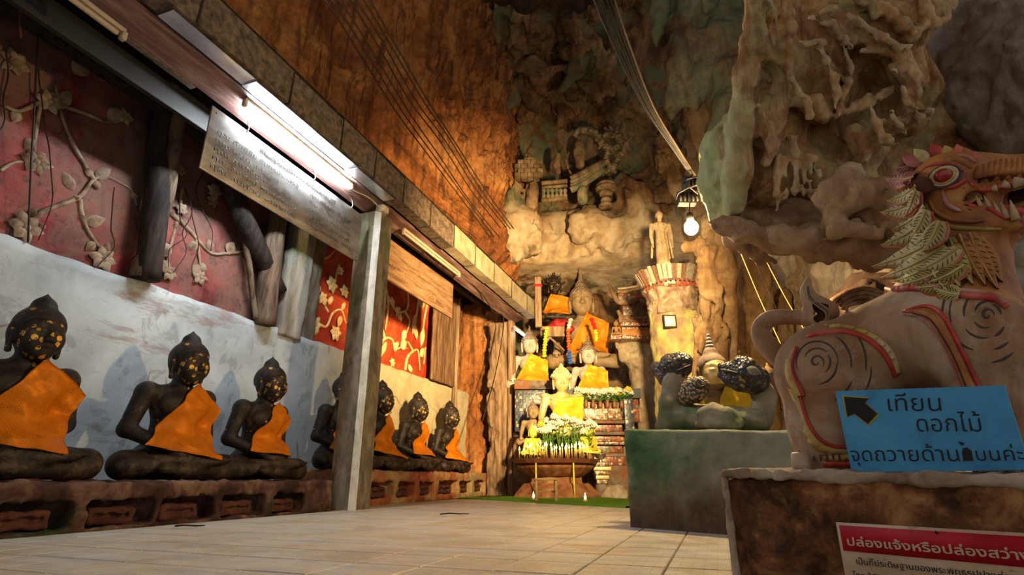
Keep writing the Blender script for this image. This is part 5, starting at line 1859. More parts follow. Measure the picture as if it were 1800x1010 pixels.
def flaked(name, c, cov=0.5, zmin=0.5, rough=0.5):
    """dark lacquer with squares of gold leaf stuck on the head, chest and here and there"""
    t = NT(name, rough, 0, 0.35)
    p = t.pos(obj=True)
    base = t.ramp(t.noise(p, 5, 6, 0.65), [(0.38, tuple(0.55 * np.array(c))), (0.62, tuple(1.5 * np.array(c)))])
    _lo = t.n('ShaderNodeSeparateXYZ')
    t.l(p, _lo.inputs[0])
    _wear = t.math('ADD', t.noise(t.pos((1, 1, 1), True, (3, 3, 3)), 8, 7, 0.72), t.ramp(_lo.outputs[2], [(0.05, 0.07), (0.30, 0.0)]))
    base = t.mix(t.ramp(_wear, [(0.54, 0.0), (0.62, 0.7)]), base, (0.085, 0.055, 0.036))
    cell = t.n('ShaderNodeTexVoronoi', feature='F1')
    cell.inputs['Scale'].default_value = 19
    t.l(t.pos((1, 1, 1), True), cell.inputs['Vector'])
    rnd = t.n('ShaderNodeSeparateColor')
    t.l(cell.outputs['Color'], rnd.inputs[0])
    d = t.ramp(cell.outputs['Distance'], [(0.36, 1.0), (0.42, 0.0)])
    z = t.n('ShaderNodeSeparateXYZ')
    t.l(p, z.inputs[0])
    hz = t.ramp(z.outputs[2], [(zmin, 0.0), (zmin + 0.05, 0.16), (0.80, 0.22), (0.87, 0.6)] if zmin < 0.8 else [(zmin, 0.0), (zmin + 0.05, 0.5)])
    fr = t.ramp(t.math('ADD', t.math('MULTIPLY', z.outputs[1], -1.0), 0.5), [(0.49, 0.12), (0.56, 1.0)])
    clump = t.ramp(t.noise(p, 7, 3), [(0.42, 0.0), (0.6, 1.0)])
    pr_ = t.math('MULTIPLY', t.math('MULTIPLY', hz, fr), t.math('MULTIPLY', clump, cov * 2))
    on = t.math('MULTIPLY', t.math('LESS_THAN', rnd.outputs[0], pr_), d)
    on = t.math('MULTIPLY', on, t.ramp(t.noise(p, 60, 3), [(0.38, 0.0), (0.44, 1.0)]))
    t.l(on, t.b.inputs['Metallic'])
    t.bump(t.noise(p, 22, 7, 0.7), 0.7, 0.014)
    return t.col(t.mix(on, base, (0.75, 0.45, 0.10)))


M_LACQ = flaked('black_lacquer_gold_leaf', (0.014, 0.009, 0.007), 0.8, 0.45)
M_LACQH = flaked('black_lacquer_hair', (0.015, 0.011, 0.009), 0.05, 0.9, 0.5)

CORN = [(0.03, 0.86), (0.335, 0.70), (0.13, 0.20), (-0.31, 0.31)]
fdesc = ['largest black gold-flecked statue in orange sash at the left edge of the row',
         'second black gold-flecked statue from the left, head before the grey wall',
         'third black statue from the left, gold patch on its shoulder',
         'fourth black statue, half hidden behind the cement post',
         'black statue just right of the cement post, head seen against the ochre wall',
         'black statue second from the far end of the row, below the red mural edge',
         'smallest black statue at the far end of the row, by the wooden post']
CORNS = [[(0.05, 0.84), (0.42, 0.62), (0.20, 0.17), (-0.35, 0.25)], [(0.05, 0.85), (0.42, 0.63), (0.20, 0.16), (-0.33, 0.27)], [(0.05, 0.83), (0.37, 0.66), (0.22, 0.23), (-0.31, 0.28)]]
SASHES = [mesh_np('sash', *sash(BODY_LAP, CORNS[k], 34, 34, 0.016, 3.1 * k + 1, 0.014)) for k in range(3)]
for me in SASHES:
    me.materials.append(M_SASH)
bmE = mesh_np('body', *BODY_LAP)
bmE.materials.append(M_LACQ)
hmE = mesh_np('hair', *HAIR_PLAIN)
hmE.materials.append(M_LACQH)
# the tail of the sash hanging down the back
bk = spline([(0.26, 0.10, 0.78), (0.30, 0.20, 0.66), (0.28, 0.25, 0.45), (0.24, 0.27, 0.20), (0.22, 0.30, 0.06)], 12)
Vb, Fb = [], []
for i, q in enumerate(bk):
    for j in range(5):
        Vb.append((q[0] + (j - 2) * 0.05, q[1] + 0.012 * math.sin(j * 2.1 + i), q[2]))
Fb = [(i * 5 + j, i * 5 + j + 1, (i + 1) * 5 + j + 1, (i + 1) * 5 + j) for i in range(11) for j in range(4)]
tailE = mesh_np('sash_tail', np.array(Vb), Fb)
tailE.materials.append(M_SASH)
sxy = [(-4.76, 2.58, 0.335, 1.035), (-4.78, 3.92, 0.335, 1.06), (-4.78, 5.02, 0.335, 1.03), (-4.84, 6.30, 0.335, 1.06), (-4.95, 7.62, 0.455, 1.06), (-4.98, 8.85, 0.455, 1.05), (-5.02, 10.25, 0.455, 1.06)]
for i, (x, y, z, s) in enumerate(sxy):
    if i == 3:
        z = 0.455
        y, x = 6.62, -4.92
    t = thing('black_seated_statue', fdesc[i], 'statue', (x, y, z), PI / 2 + (0.02, -0.05, 0.03, 0, 0.04, -0.03, 0)[i] - (0.10 if i == 0 else 0), s, 'black seated statues along the left wall')
    mk('body', None, None, t, me=bmE)
    h = mk('hair', None, None, t, me=hmE)
    c = mk('sash', None, None, t, me=SASHES[i % 3])
    mk('sash_tail', None, None, t, me=tailE)


# ------------------------------------------------------------------ altar side of the cave
def stone_fig(name, c, patch, cov=0.0, gold=(0.75, 0.45, 0.10), rough=0.75):
    return worn(name, c, 4, rough=rough, bump=0.35, bsc=20, stain=patch, ssc=3.2, slo=0.56, shi=0.66, obj=True)


M_STONEW = stone_fig('pale_painted_stone', [(0.34, 0.27, 0.21), (0.46, 0.39, 0.33), (0.54, 0.48, 0.42)], (0.30, 0.22, 0.15))
M_STONEB = stone_fig('brown_gilded_stone', [(0.17, 0.11, 0.055), (0.26, 0.18, 0.10), (0.34, 0.25, 0.15)], (0.42, 0.27, 0.08), rough=0.55)
M_HAIRG = worn('grey_brown_hair', [(0.10, 0.07, 0.05), (0.19, 0.14, 0.105), (0.26, 0.20, 0.16)], 8, bump=0.4, bsc=30, obj=True)
t = NT('gilded_plaster', 0.38, 0.45, 0.5)
_g = t.ramp(t.noise(t.pos(obj=True), 6, 6, 0.7), [(0.3, (0.42, 0.28, 0.09)), (0.5, (0.72, 0.55, 0.22)), (0.7, (0.85, 0.74, 0.42))])
t.bump(t.noise(t.pos(obj=True), 20, 5), 0.3, 0.01)
M_GILT = t.col(_g)
M_YELL = worn('bright_yellow_gilding', [(0.62, 0.40, 0.03), (0.85, 0.66, 0.06), (0.9, 0.78, 0.18)], 8, rough=0.45, bump=0.2, bsc=20, obj=True, spec=0.5)
M_BROWNG = worn('dull_brown_gilding', [(0.22, 0.12, 0.045), (0.36, 0.21, 0.08)], 8, rough=0.5, bump=0.3, bsc=20, obj=True)
bE = {}


def figure(name, label, px, py, d, s, mats, rz=0.32, body=None, hair=None, sashm=None, cor=None, seed=1, hs=1.4, group=None, cat='statue', hz=-0.06):
    """seated figure whose head centre falls on a photo pixel"""
    hc = np.array(hcen(hs, hz)) * s
    c_, s_ = math.cos(rz), math.sin(rz)
    loc = at(px, py, d=d) - np.array([hc[0] * c_ - hc[1] * s_, hc[0] * s_ + hc[1] * c_, hc[2]])
    t = thing(name, label, cat, loc, rz, s, group)
    mk('body', body or BODY_EARTH, mats[0], t)
    mk('hair', hair or HAIR_CURL, mats[1], t)
    if sashm:
        mk('robe', sash(body or BODY_EARTH, cor or CORNA, 30, 30, 0.016, seed, 0.016), sashm, t)
    return t


CORNA = [(0.0, 0.84), (0.42, 0.70), (0.42, 0.14), (-0.34, 0.20)]
# big one in the middle
HAIR_BIG = hair_mesh(hcen(1.4), 1.4, 0.22, 0.045, 0.0075, False)
bigb = figure('big_seated_statue', 'biggest seated statue in the middle of the altar, tall spire and coloured garlands', 1022, 531, 14.3, 1.69, (M_STONEB, M_HAIRG), 0.30, hair=HAIR_BIG, sashm=M_SASHO, seed=4,
              cor=[(0.06, 0.87), (0.40, 0.72), (0.34, 0.20), (-0.27, 0.22)])
LR_SEATS = []
LR_SEATS.append(figure('seated_statue', 'pale seated statue in orange robe at the left end of the altar', 931, 606, 13.0, 1.02, (M_STONEW, M_HAIRG), 0.42, sashm=M_SASHY, seed=2, group='pale statues beside the big one'))
LR_SEATS.append(figure('seated_statue', 'pale seated statue in orange robe right in front of the big statue', 1034, 624, 12.5, 1.0, (M_STONEW, M_HAIRG), 0.26, sashm=M_SASHY, seed=7, group='pale statues beside the big one'))

# gilded one behind the flowers, with a tiered crown
BODY_G = seated_body(0.0125, 'earth', 1.2)
hc = hcen(1.2)
crown = [(0.150, 0.03), (0.175, 0.05), (0.178, 0.075), (0.160, 0.085), (0.150, 0.12), (0.165, 0.135), (0.130, 0.15), (0.115, 0.18), (0.125, 0.195), (0.095, 0.205), (0.08, 0.235), (0.088, 0.245), (0.055, 0.26), (0.045, 0.29), (0.012, 0.34)]
crV, crF = lathe([(r * 1.05, z) for r, z in crown], 28)
crV = crV + np.array(hc)
spk = []
for k in range(14):
    a = 2 * PI * k / 14
    for r, z, h in ((0.175, 0.07, 0.07), (0.13, 0.145, 0.06), (0.09, 0.20, 0.05)):
        v, f = lathe([(0.022, 0), (0.026, 0.015), (0.001, h)], 5)
        spk.append((v + np.array(hc) + (r * 1.05 * math.cos(a), r * 1.05 * math.sin(a), z), f))
gl = figure('gilded_statue', 'bright gilded crowned statue behind the candles and the front flowers', 987, 670, 11.25, 1.10, (M_GILT, M_HAIRG), 0.36, body=BODY_G, hair=hair_mesh(hc, 1.2, 0.02), sashm=M_SASHL, seed=9, hs=1.2,
            cor=[(-0.10, 0.70), (0.40, 0.74), (0.34, 0.16), (-0.27, 0.22)])
mk('crown', merge((crV, crF), *spk), worn('greenish_crown_gilding', [(0.30, 0.28, 0.12), (0.50, 0.46, 0.24), (0.60, 0.57, 0.36)], 10, bump=0.4, bsc=30, obj=True, spec=0.5), gl, smooth=False)
mk('collar', tube(spline([(-0.22, -0.06, 0.72), (-0.12, -0.10, 0.68), (0, -0.125, 0.66), (0.12, -0.10, 0.68), (0.22, -0.06, 0.72)], 16), 0.028, 8), M_GILT, gl)
for e in (-1, 1):
    mk('epaulette', sphere((e * 0.31, 0.05, 0.77), (0.10, 0.11, 0.055), 12, 6), M_GILT, gl)

figure('small_seated_statue', 'small grey statue left of the gilded one, hand on its knee', 937, 724, 11.1, 0.62, (M_STONEB, M_HAIRG), 0.40, hs=1.4)
for k, (px, py) in enumerate(((936, 760), (1033, 757))):
    figure('yellow_figurine', ('bright yellow figurine left of the candle flowers', 'bright yellow figurine right of the candle flowers')[k], px, py, 10.55, 0.40, (M_YELL, M_YELL), 0.35, sashm=M_SASHL, seed=3 + k, group='yellow figurines on the candle table')
dk = figure('dark_statue', 'dark statue with spiky hair in an orange robe behind the gutter end', 975, 504, 14.6, 0.92, (M_LACQ, M_LACQH), 0.30, sashm=M_SASHO, seed=12, cor=[(-0.12, 0.82), (0.40, 0.72), (0.38, 0.12), (-0.38, 0.22)])
sp = []
rs = np.random.RandomState(8)
hcd = np.array(hcen(1.4))
for k in range(34):
    a, b = rs.uniform(0, 2 * PI), rs.uniform(0.15, 1.3)
    d_ = np.array([math.cos(a) * math.sin(b), 0.4 * math.sin(a) * math.sin(b) + 0.1, math.cos(b)])
    P0 = hcd + d_ * 0.16 * 1.4
    sp.append(tube([P0, P0 + d_ * rs.uniform(0.10, 0.26)], [0.035, 0.004], 5))
mk('spiky_hair', merge(*sp), M_LACQH, dk)
figure('small_gilt_figure', 'little brown gilt figure sitting left of the orange box', 1083, 569, 12.6, 0.25, (M_BROWNG, M_BROWNG), 0.30)

# garlands: chains of flower heads
def garland(name, label, pts, cols, r=0.045, parent=None):
    P = spline(pts, 200)
    L = np.concatenate([[0], np.cumsum(np.linalg.norm(np.diff(P, axis=0), axis=1))])
    n = int(L[-1] / (r * 1.1))
    t = thing(name, label, 'garland', P[0])
    seg = np.linspace(0, n, len(cols) + 1).astype(int)
    for c in range(len(cols)):
        parts = []
        for k in range(seg[c], seg[c + 1]):
            q = np.array([np.interp(L[-1] * k / n, L, P[:, i]) for i in range(3)])
            v, f = sphere((0, 0, 0), (r * (1 + 0.12 * (-1) ** k), r * (1 + 0.12 * (-1) ** k), r * 0.7), 9, 5)
            parts.append((v + q, f))
        mk('flower_strand', merge(*parts), cols[c], t, world=True)
    return t


G = {k: plain('garland_' + k, v, 0.7, var=0.3, sc=25, bump=0.5) for k, v in dict(white=(0.6, 0.52, 0.45), orange=(0.72, 0.10, 0.015), blue=(0.02, 0.10, 0.42), red=(0.55, 0.01, 0.015), lime=(0.45, 0.60, 0.05), yellow=(0.75, 0.50, 0.03)).items()}
gp = lambda px, py, d=12.75: at(px, py, d=d)
garland('flower_garland', 'white, orange and blue garland down the right arm of the big statue', [gp(1003, 562), gp(999, 580), gp(1000, 605), gp(1001, 628), gp(1003, 642)], [G['white'], G['orange'], G['orange'], G['blue']], 0.055)
garland('flower_garland', 'red and lime garland over the left shoulder of the big statue', [gp(1040, 561), gp(1046, 578), gp(1048, 592), gp(1048, 602)], [G['red'], G['lime']], 0.05)
garland('flower_garland', 'lime and yellow garland hanging from the beam left of the big statue', [gp(961, 577, 12.7), gp(959, 595, 12.7), gp(957, 615, 12.7), gp(957, 630, 12.7)], [G['lime'], G['yellow']], 0.055)

# wood and cloth round the altar
def rbox(name, lo, hi, mat, parent=None, bev=0.01):
    """box in the frame (right, away, up) seen from the entrance"""
    V, Fc = box(lo, hi, bev)
    V = V[:, :1] * RT + V[:, 1:2] * HEAD + V[:, 2:] * ZV
    return mk(name, (V, Fc), mat, parent, world=parent is not None)


def fr(px, py, d):
    P = at(px, py, d=d)
    return np.array([P @ RT, P @ HEAD, P[2]])


a, b = fr(950, 573, 13.1), fr(985, 592, 13.1)
t = thing('wooden_crossbeam', 'short pale crossbeam behind the lime garland, on slanting struts', 'beam', at(966, 590, d=13.1))
rbox('beam', (a[0], a[1], b[2]), (b[0] + 0.1, a[1] + 0.15, a[2]), M_WOODP, t)
for p0, p1 in (((966, 592), (950, 618)), ((966, 592), (992, 616))):
    mk('strut', tube([at(*p0, d=13.1), at(*p1, d=13.1)], 0.03, 6), M_WOODP, t, world=True)
a, b = fr(940, 486, 13.3), fr(951, 580, 13.3)
t = thing('wooden_upright', 'old square upright with a red band beside the dark statue', 'post', at(945, 580, d=13.3))
for k, (p, q, m) in enumerate(((486, 500, M_WOODP), (500, 505, G['red']), (505, 582, M_WOODP))):
    rbox('shaft' if k != 1 else 'red_band', (a[0] - 0.01 * (k == 1), a[1], fr(945, q, 13.3)[2]), (b[0] + 0.01 * (k == 1), a[1] + 0.14, fr(945, p, 13.3)[2]), m, t)
S = Solid(at(985, 572, d=13.4) - 0.7, at(985, 572, d=13.4) + 0.7, 0.03)
for px, py, r in ((965, 576, 7), (978, 570, 9), (992, 570, 9), (1004, 576, 7)):
    S.ell(at(px, py, d=13.4), r * 13.4 / F, 0.08)
S.field(lambda P: 0.05 * fbm(P * 4, 3), 0.2)
tag(mk('red_cloth', S.mesh(), plain('crimson_cloth', (0.30, 0.012, 0.015), 0.6)), 'crumpled crimson cloth behind the left garland', 'cloth')

# altar in stepped tiers
def mosaic(name, cs, sc=14, groutc=(0.12, 0.06, 0.04), rough=0.35):
    t = NT(name, rough, 0.1, 0.5)
    p = t.pos((1, 1, 1))
    v = t.n('ShaderNodeTexVoronoi', feature='F1', distance='CHEBYCHEV')
    v.inputs['Scale'].default_value = sc
    v.inputs['Randomness'].default_value = 0.55
    t.l(p, v.inputs['Vector'])
    s = t.n('ShaderNodeSeparateColor')
    t.l(v.outputs['Color'], s.inputs[0])
    c = t.ramp(s.outputs[0], [(i / len(cs), x) for i, x in enumerate(cs)], 'CONSTANT')
    e = t.ramp(v.outputs['Distance'], [(0.40, 0.0), (0.46, 1.0)])
    t.bump(v.outputs['Distance'], 0.4, -0.01)
    return t.col(t.mix(e, c, groutc))


M_MOS1 = mosaic('red_mirror_mosaic', [(0.30, 0.06, 0.03), (0.40, 0.13, 0.05), (0.22, 0.07, 0.05), (0.50, 0.36, 0.18), (0.16, 0.20, 0.14), (0.33, 0.10, 0.06)], 16)
M_MOS2 = mosaic('blue_white_mosaic', [(0.02, 0.035, 0.07), (0.04, 0.06, 0.11), (0.06, 0.13, 0.09), (0.38, 0.35, 0.27), (0.03, 0.045, 0.08), (0.08, 0.06, 0.05)], 15, (0.05, 0.05, 0.05))
M_MOS3 = mosaic('pale_mirror_mosaic', [(0.40, 0.30, 0.16), (0.52, 0.44, 0.28), (0.30, 0.20, 0.10), (0.60, 0.54, 0.38), (0.36, 0.14, 0.06)], 20)
M_ALTS = worn('altar_stone', [(0.10, 0.075, 0.055), (0.19, 0.15, 0.11), (0.27, 0.22, 0.17)], 3, bump=0.5, bsc=14, stain=(0.24, 0.09, 0.04), ssc=2)
altar = thing('altar', 'stepped altar faced with red and blue mosaic behind the candle table', 'altar', at(1000, 790, d=12) * (1, 1, 0))
def tier(name, pxa, pxb, ptop, pbot, d, mat, dep=0.42, zb=None, bev=0.012):
    a = fr(pxa, ptop, d)
    b = fr(pxb, ptop, d)
    lo = fr(pxa, pbot, d)[2] if zb is None else zb
    rbox(name, (a[0], a[1], lo), (b[0], a[1] + dep, a[2]), mat, altar, bev)


tier('top_slab', 904, 972, 668, 684, 12.0, M_ALTS)
tier('side_block', 905, 968, 684, 760, 12.05, M_MOS2)
tier('side_foot', 902, 975, 760, 900, 12.0, M_ALTS, zb=-0.01)
tier('top_slab', 972, 1126, 682, 700, 12.0, plain('dark_blue_slab', (0.075, 0.085, 0.095), 0.6, bump=0.3))
tier('upper_tier', 976, 1122, 700, 730, 12.05, M_MOS1, zb=fr(1000, 742, 12.05)[2])
tier('mosaic_ledge', 1008, 1092, 717, 738, 11.55, M_MOS3)
tier('moulding', 1030, 1098, 738, 744, 11.5, M_ALTS)
tier('red_tier', 1034, 1094, 744, 758, 11.6, M_MOS1)
for k, (w_, y0, y1, dd, m) in enumerate(((6, 758, 764, 11.5, M_ALTS), (0, 764, 776, 11.6, M_MOS1), (4, 776, 781, 11.5, M_MOS3), (-2, 781, 796, 11.6, M_MOS1), (5, 796, 802, 11.48, M_ALTS), (12, 802, 818, 11.42, M_MOS1), (18, 818, 900, 11.36, M_ALTS))):
    tier('moulding' if m is M_ALTS else 'mosaic_band', 1034 - w_, 1096 + w_, y0, y1 if y1 < 900 else 870, dd, m, zb=-0.01 if y1 >= 900 else None)
rs = np.random.RandomState(5)
for k in range(26):
    q = fr(1012 + 3.05 * k, 728, 11.55)
    rbox('mosaic_tile', (q[0], q[1] - 0.012, q[2] - 0.05), (q[0] + 0.034, q[1] + 0.01, q[2] + 0.05), (M_MOS3, M_YELL, M_MOS1, G['white'])[rs.randint(4)], altar, 0.0)
for k in range(24):
    q = fr(1037 + 2.3 * k, 751, 11.6)
    rbox('small_baluster', (q[0], q[1] - 0.015, q[2] - 0.05), (q[0] + 0.014, q[1] + 0.01, q[2] + 0.05), G['white'], altar, 0.0)
for q_ in LR_SEATS:
    c_ = q_.location
    s_ = np.array([c_[0], c_[1], 0])
    rbox('seat_block', (s_ @ RT - 0.5, s_ @ HEAD - 0.1, -0.01), (s_ @ RT + 0.5, s_ @ HEAD + 0.5, c_[2] - 0.005), M_ALTS, altar)
tier('right_pier', 1096, 1112, 700, 760, 11.7, M_MOS2)
tier('right_pier_foot', 1094, 1118, 760, 900, 11.7, M_ALTS, zb=-0.01)

# carpet
cA, cB = at(806, 875.5, z=0), at(1100, 892.5, z=0)
cv = np.array([cA, cB, cB + 1.5 * np.array([0.515, 0.857, 0]), cA + 2.6 * np.array([0.55, 0.83, 0])])
e_ = (cB - cA) / np.linalg.norm(cB - cA)
V, Fc = [], []
n, m = 70, 50
for i in range(n):
    for j in range(m):
        u, v = i / (n - 1), j / (m - 1)
        p = (1 - u) * (1 - v) * cv[0] + u * (1 - v) * cv[1] + u * v * cv[2] + (1 - u) * v * cv[3]
        V.append((p[0], p[1], 0.018 + 0.006 * math.sin(9 * u + 3 * v) * (0.3 + (j < 2))))
V = np.array(V)
V[:, 2] += 0.004 * np.random.RandomState(2).rand(len(V))
Fc = [(i * m + j, (i + 1) * m + j, (i + 1) * m + j + 1, i * m + j + 1) for i in range(n - 1) for j in range(m - 1)]
n0 = len(V)
V = np.vstack([V, V[[i * m for i in range(n)]] * (1, 1, 0)])
Fc += [(n0 + i, n0 + i + 1, (i + 1) * m, i * m) for i in range(n - 1)]
t = NT('green_artificial_grass', 0.9, 0, 0.1)
_p = t.pos()
t.bump(t.noise(_p, 160, 3), 0.8, 0.01)
tag(mk('grass_carpet', (V, Fc), t.col(t.ramp(t.noise(_p, 90, 4), [(0.3, (0.065, 0.15, 0.008)), (0.7, (0.15, 0.30, 0.022))]))), 'bright green artificial grass carpet before the altar', 'carpet')

# candle table
CT = at(978, 880, d=10.5)
CT[2] = 0.0
ct = thing('candle_table', 'red-brown stone candle table with a broad tray full of lit candles', 'table', CT, 0.35 + PI / 8)
M_CTB = worn('candle_table_stone', [(0.16, 0.055, 0.022), (0.27, 0.11, 0.045), (0.36, 0.19, 0.08)], 5, rough=0.6, bump=0.4, bsc=18, obj=True)
M_TRAY = worn('sooty_tray', [(0.10, 0.03, 0.018), (0.19, 0.065, 0.03)], 6, rough=0.5, obj=True)
def hz(py):
    return float(at(978, py, d=10.6)[2])


mk('stepped_base', lathe([(0.88, 0.02), (0.86, 0.06), (0.70, hz(852)), (0.66, hz(849))], 8), M_CTB, ct, smooth=False)
mk('waist', lathe([(0.56, hz(850)), (0.52, hz(846)), (0.52, hz(838)), (0.60, hz(834))], 8), M_CTB, ct, smooth=False)
mk('bowl', lathe([(0.56, hz(836)), (0.62, hz(832)), (0.74, hz(822)), (0.76, hz(818))], 16), M_CTB, ct, smooth=False)
TZ = hz(813)
mk('tray', lathe([(0.70, hz(818)), (0.82, TZ - 0.01), (0.86, TZ + 0.06), (0.84, TZ + 0.065), (0.79, TZ + 0.01), (0.02, TZ + 0.01)], 16), M_TRAY, ct, smooth=False)
for px in (942, 1008):
    p = at(px, 815, d=9.95)
    mk('support_rod', tube([p * (1, 1, 0) + (0, 0, 0.015), p + (0, 0, 0.02)], 0.013, 7), M_YELL, ct, world=True)
rs = np.random.RandomState(21)
CORD = 'first second third fourth fifth sixth seventh eighth ninth tenth eleventh twelfth thirteenth fourteenth fifteenth sixteenth seventeenth eighteenth nineteenth twentieth twenty-first twenty-second twenty-third twenty-fourth twenty-fifth twenty-sixth twenty-seventh twenty-eighth twenty-ninth thirtieth thirty-first thirty-second'.split()
M_WAX = plain('yellow_candle_wax', (0.85, 0.62, 0.20), 0.5, 0, 0.4)
M_FLAME = glow('candle_flame', (1.0, 0.66, 0.20), 12)
wax = mesh_np('wax', *lathe([(0.0125, 0), (0.0125, 0.9), (0.010, 0.98), (0.004, 1.0)], 8))
wax.materials.append(M_WAX)
fl = mesh_np('flame', *lathe([(0.002, 0), (0.016, 0.016), (0.019, 0.032), (0.010, 0.06), (0.001, 0.10)], 8))
fl.materials.append(M_FLAME)
for k in range(32):
    px = 913 + 132 * k / 31 + rs.uniform(-2, 2)
    a = (px - 978) / 76
    fwd = 0.72 * math.sqrt(max(0, 1 - a * a)) * (1, 0.82)[k % 2]
    p = CT + RT * ((px - 978) * 10.2 / F) - HEAD * fwd
    h = rs.uniform(0.16, 0.30)
    t = thing('candle', 'lit yellow candle, ' + CORD[k] + ' from the left on the candle tray', 'candle', (p[0], p[1], TZ + 0.012), group='lit candles on the tray')
    c = mk('wax', None, None, t, me=wax)
    c.scale = (1, 1, h)
    f = mk('flame', None, None, t, me=fl)
    f.location = (0, 0, h + 0.004)
    f.scale = (0.8, 0.8, 0.8)
for k, (px, py) in enumerate(((938, 870), (1029, 873))):
    p = at(px, py + 8, z=0.02)
    t = thing('tea_light', ('small candle burning on the ground at the left foot of the candle table', 'small candle burning on the ground at the right foot of the candle table')[k], 'candle', p)
    mk('cup', lathe([(0.03, 0), (0.035, 0.03), (0.03, 0.03), (0.028, 0.006)], 10), M_WAX, t)
    f = mk('flame', None, None, t, me=fl)
    f.location = (0, 0, 0.028)

# little wooden stool
SP = at(960, 880, z=0.02)
st = thing('wooden_stool', 'little wooden stool before the candle table', 'stool', SP, 0.35)
M_STOOL = worn('stool_wood', [(0.33, 0.20, 0.07), (0.48, 0.33, 0.14)], 5, (1, 6, 6), 0.6, 0.3, 8, obj=True)
mk('seat', box((-0.175, -0.12, 0.30), (0.175, 0.12, 0.335), 0.006), M_STOOL, st)
for sx in (-1, 1):
    for sy_ in (-1, 1):
        mk('leg', box((sx * 0.15 - 0.018, sy_ * 0.09 - 0.018, 0), (sx * 0.15 + 0.018, sy_ * 0.09 + 0.018, 0.30), 0.004), M_STOOL, st)
    mk('rail', box((sx * 0.15 - 0.01, -0.075, 0.14), (sx * 0.15 + 0.01, 0.075, 0.165), 0.003), M_STOOL, st)
mk('rail', box((-0.135, 0.08, 0.12), (0.135, 0.10, 0.145), 0.003), M_STOOL, st)

# silver bowl on its carved stand
SB = at(1058, 850, d=10.7)
t = thing('carved_stand', 'carved gilt stand right of the candle table', 'stand', SB * (1, 1, 0) + (0, 0, 0.0), 0.35)
z0, z1 = float(at(1058, 850, d=10.7)[2]), float(at(1058, 812, d=10.7)[2])
for k in range(5):
    r = 0.11 + 0.022 * k
    a_ = z0 + (z1 - z0) * k / 5
    mk('carved_tier', box((-r, -r, a_ + 0.004), (r, r, a_ + (z1 - z0) / 5), 0.012), M_GILT if k % 2 else M_MOS3, t)
mk('foot', lathe([(0.24, 0.0), (0.24, 0.05), (0.14, 0.09), (0.12, z0)], 10), M_ALTS, t)
b = thing('silver_bowl', 'footed silver bowl on the carved stand', 'bowl', SB * (1, 1, 0) + (0, 0, z1), 0)
mk('bowl', lathe([(0.07, 0.0), (0.075, 0.01), (0.03, 0.03), (0.03, 0.05), (0.10, 0.09), (0.115, 0.15), (0.125, 0.155), (0.11, 0.16), (0.10, 0.14), (0.03, 0.07)], 22), plain('beaten_silver', (0.62, 0.58, 0.50), 0.3, 0.9), b)
mk('rim', lathe([(0.118, 0.150), (0.130, 0.155), (0.118, 0.162)], 22, False), plain('silver_rim', (0.7, 0.66, 0.58), 0.25, 0.9), b)
rk = rock('foot_rock', SB * (1, 1, 0) + (-0.3, -0.6, -0.1), SB * (1, 1, 0) + (1.0, 0.6, 0.8), 0.03, [[(1075, 868, 10.4, 16), (1085, 866, 10.4, 18)], [(1060, 874, 10.4, 10), (1090, 874, 10.3, 12)]], nrock(0.04, 3, 0.02, 7, 1, 5), M_RPALE,
          'low brown rock at the right foot of the candle table', 'rock')

# flowers in vases
M_STEM = plain('flower_stem', (0.10, 0.24, 0.03), 0.6, var=0.3)
M_LEAFG = plain('flower_leaf', (0.08, 0.20, 0.03), 0.6, var=0.4)
M_PETW = plain('white_petal', (0.78, 0.74, 0.62), 0.7, var=0.12, sc=30, bump=0.4)
M_PETY = plain('yellow_petal', (0.80, 0.55, 0.05), 0.7, var=0.2, sc=30, bump=0.4)
M_VASE = plain('brown_vase', (0.22, 0.10, 0.04), 0.4)
def bloom_mesh(m):
    parts = [sphere((0, 0, 0), 0.032, 8, 5)]
    r_ = np.random.RandomState(3)
    for k in range(22):
        a, z = 2.4 * k, 1 - 1.6 * k / 22
        q = math.sqrt(max(0, 1 - z * z))
        d_ = np.array([q * math.cos(a), q * math.sin(a), z])
        parts.append(tube([d_ * 0.02, d_ * 0.05, d_ * 0.062 + (0, 0, 0.006)], [0.010, 0.014, 0.004], 4))
    me = mesh_np('bloom', *merge(*parts))
    me.materials.append(m)
    return me


BLW, BLY = bloom_mesh(M_PETW), bloom_mesh(M_PETY)
rs = np.random.RandomState(31)
def bouquet(label, P, h, spread, nb, yel, group, sc=1.0):
    t = thing('flower_vase', label, 'flowers', P, rs.uniform(0, 6), 1, group)
    mk('vase', lathe([(0.035, 0), (0.05, 0.04), (0.045, 0.12), (0.03, 0.15), (0.04, 0.17)], 12), M_VASE, t)
    lv = []
    for k in range(nb):
        a = 2 * PI * k / nb + rs.uniform(-0.4, 0.4)
        q = spread * (0.35 + 0.65 * rs.rand()) * (0 if k == 0 else 1)
        top = np.array([q * math.cos(a), q * math.sin(a), h * rs.uniform(0.82, 1.08)])
        stem = mk('stem', tube(spline([(0, 0, 0.12), top * (0.5, 0.5, 0.6), top], 6), 0.006, 5), M_STEM, t)
        b = mk('bloom', None, None, stem, me=BLY if rs.rand() < yel else BLW)
        b.location = top
        b.scale = (sc,) * 3
        for _ in range(3):
            u = rs.uniform(0.35, 0.85)
            v, f = leaf_shape(0.022, rs.uniform(0.10, 0.16), 0.01)
            an = rs.uniform(0, 6.28)
            d_ = np.array([math.cos(an), math.sin(an), 0.5])
            d_ /= np.linalg.norm(d_)
            s_ = np.cross(d_, (0, 0, 1))
            s_ /= np.linalg.norm(s_)
            lv.append(xf((v, f), top * (u, u, u), d_, s_, np.cross(d_, s_)))
    tag(mk('leaves', merge(*lv), M_LEAFG, t), kind='stuff')
    return t


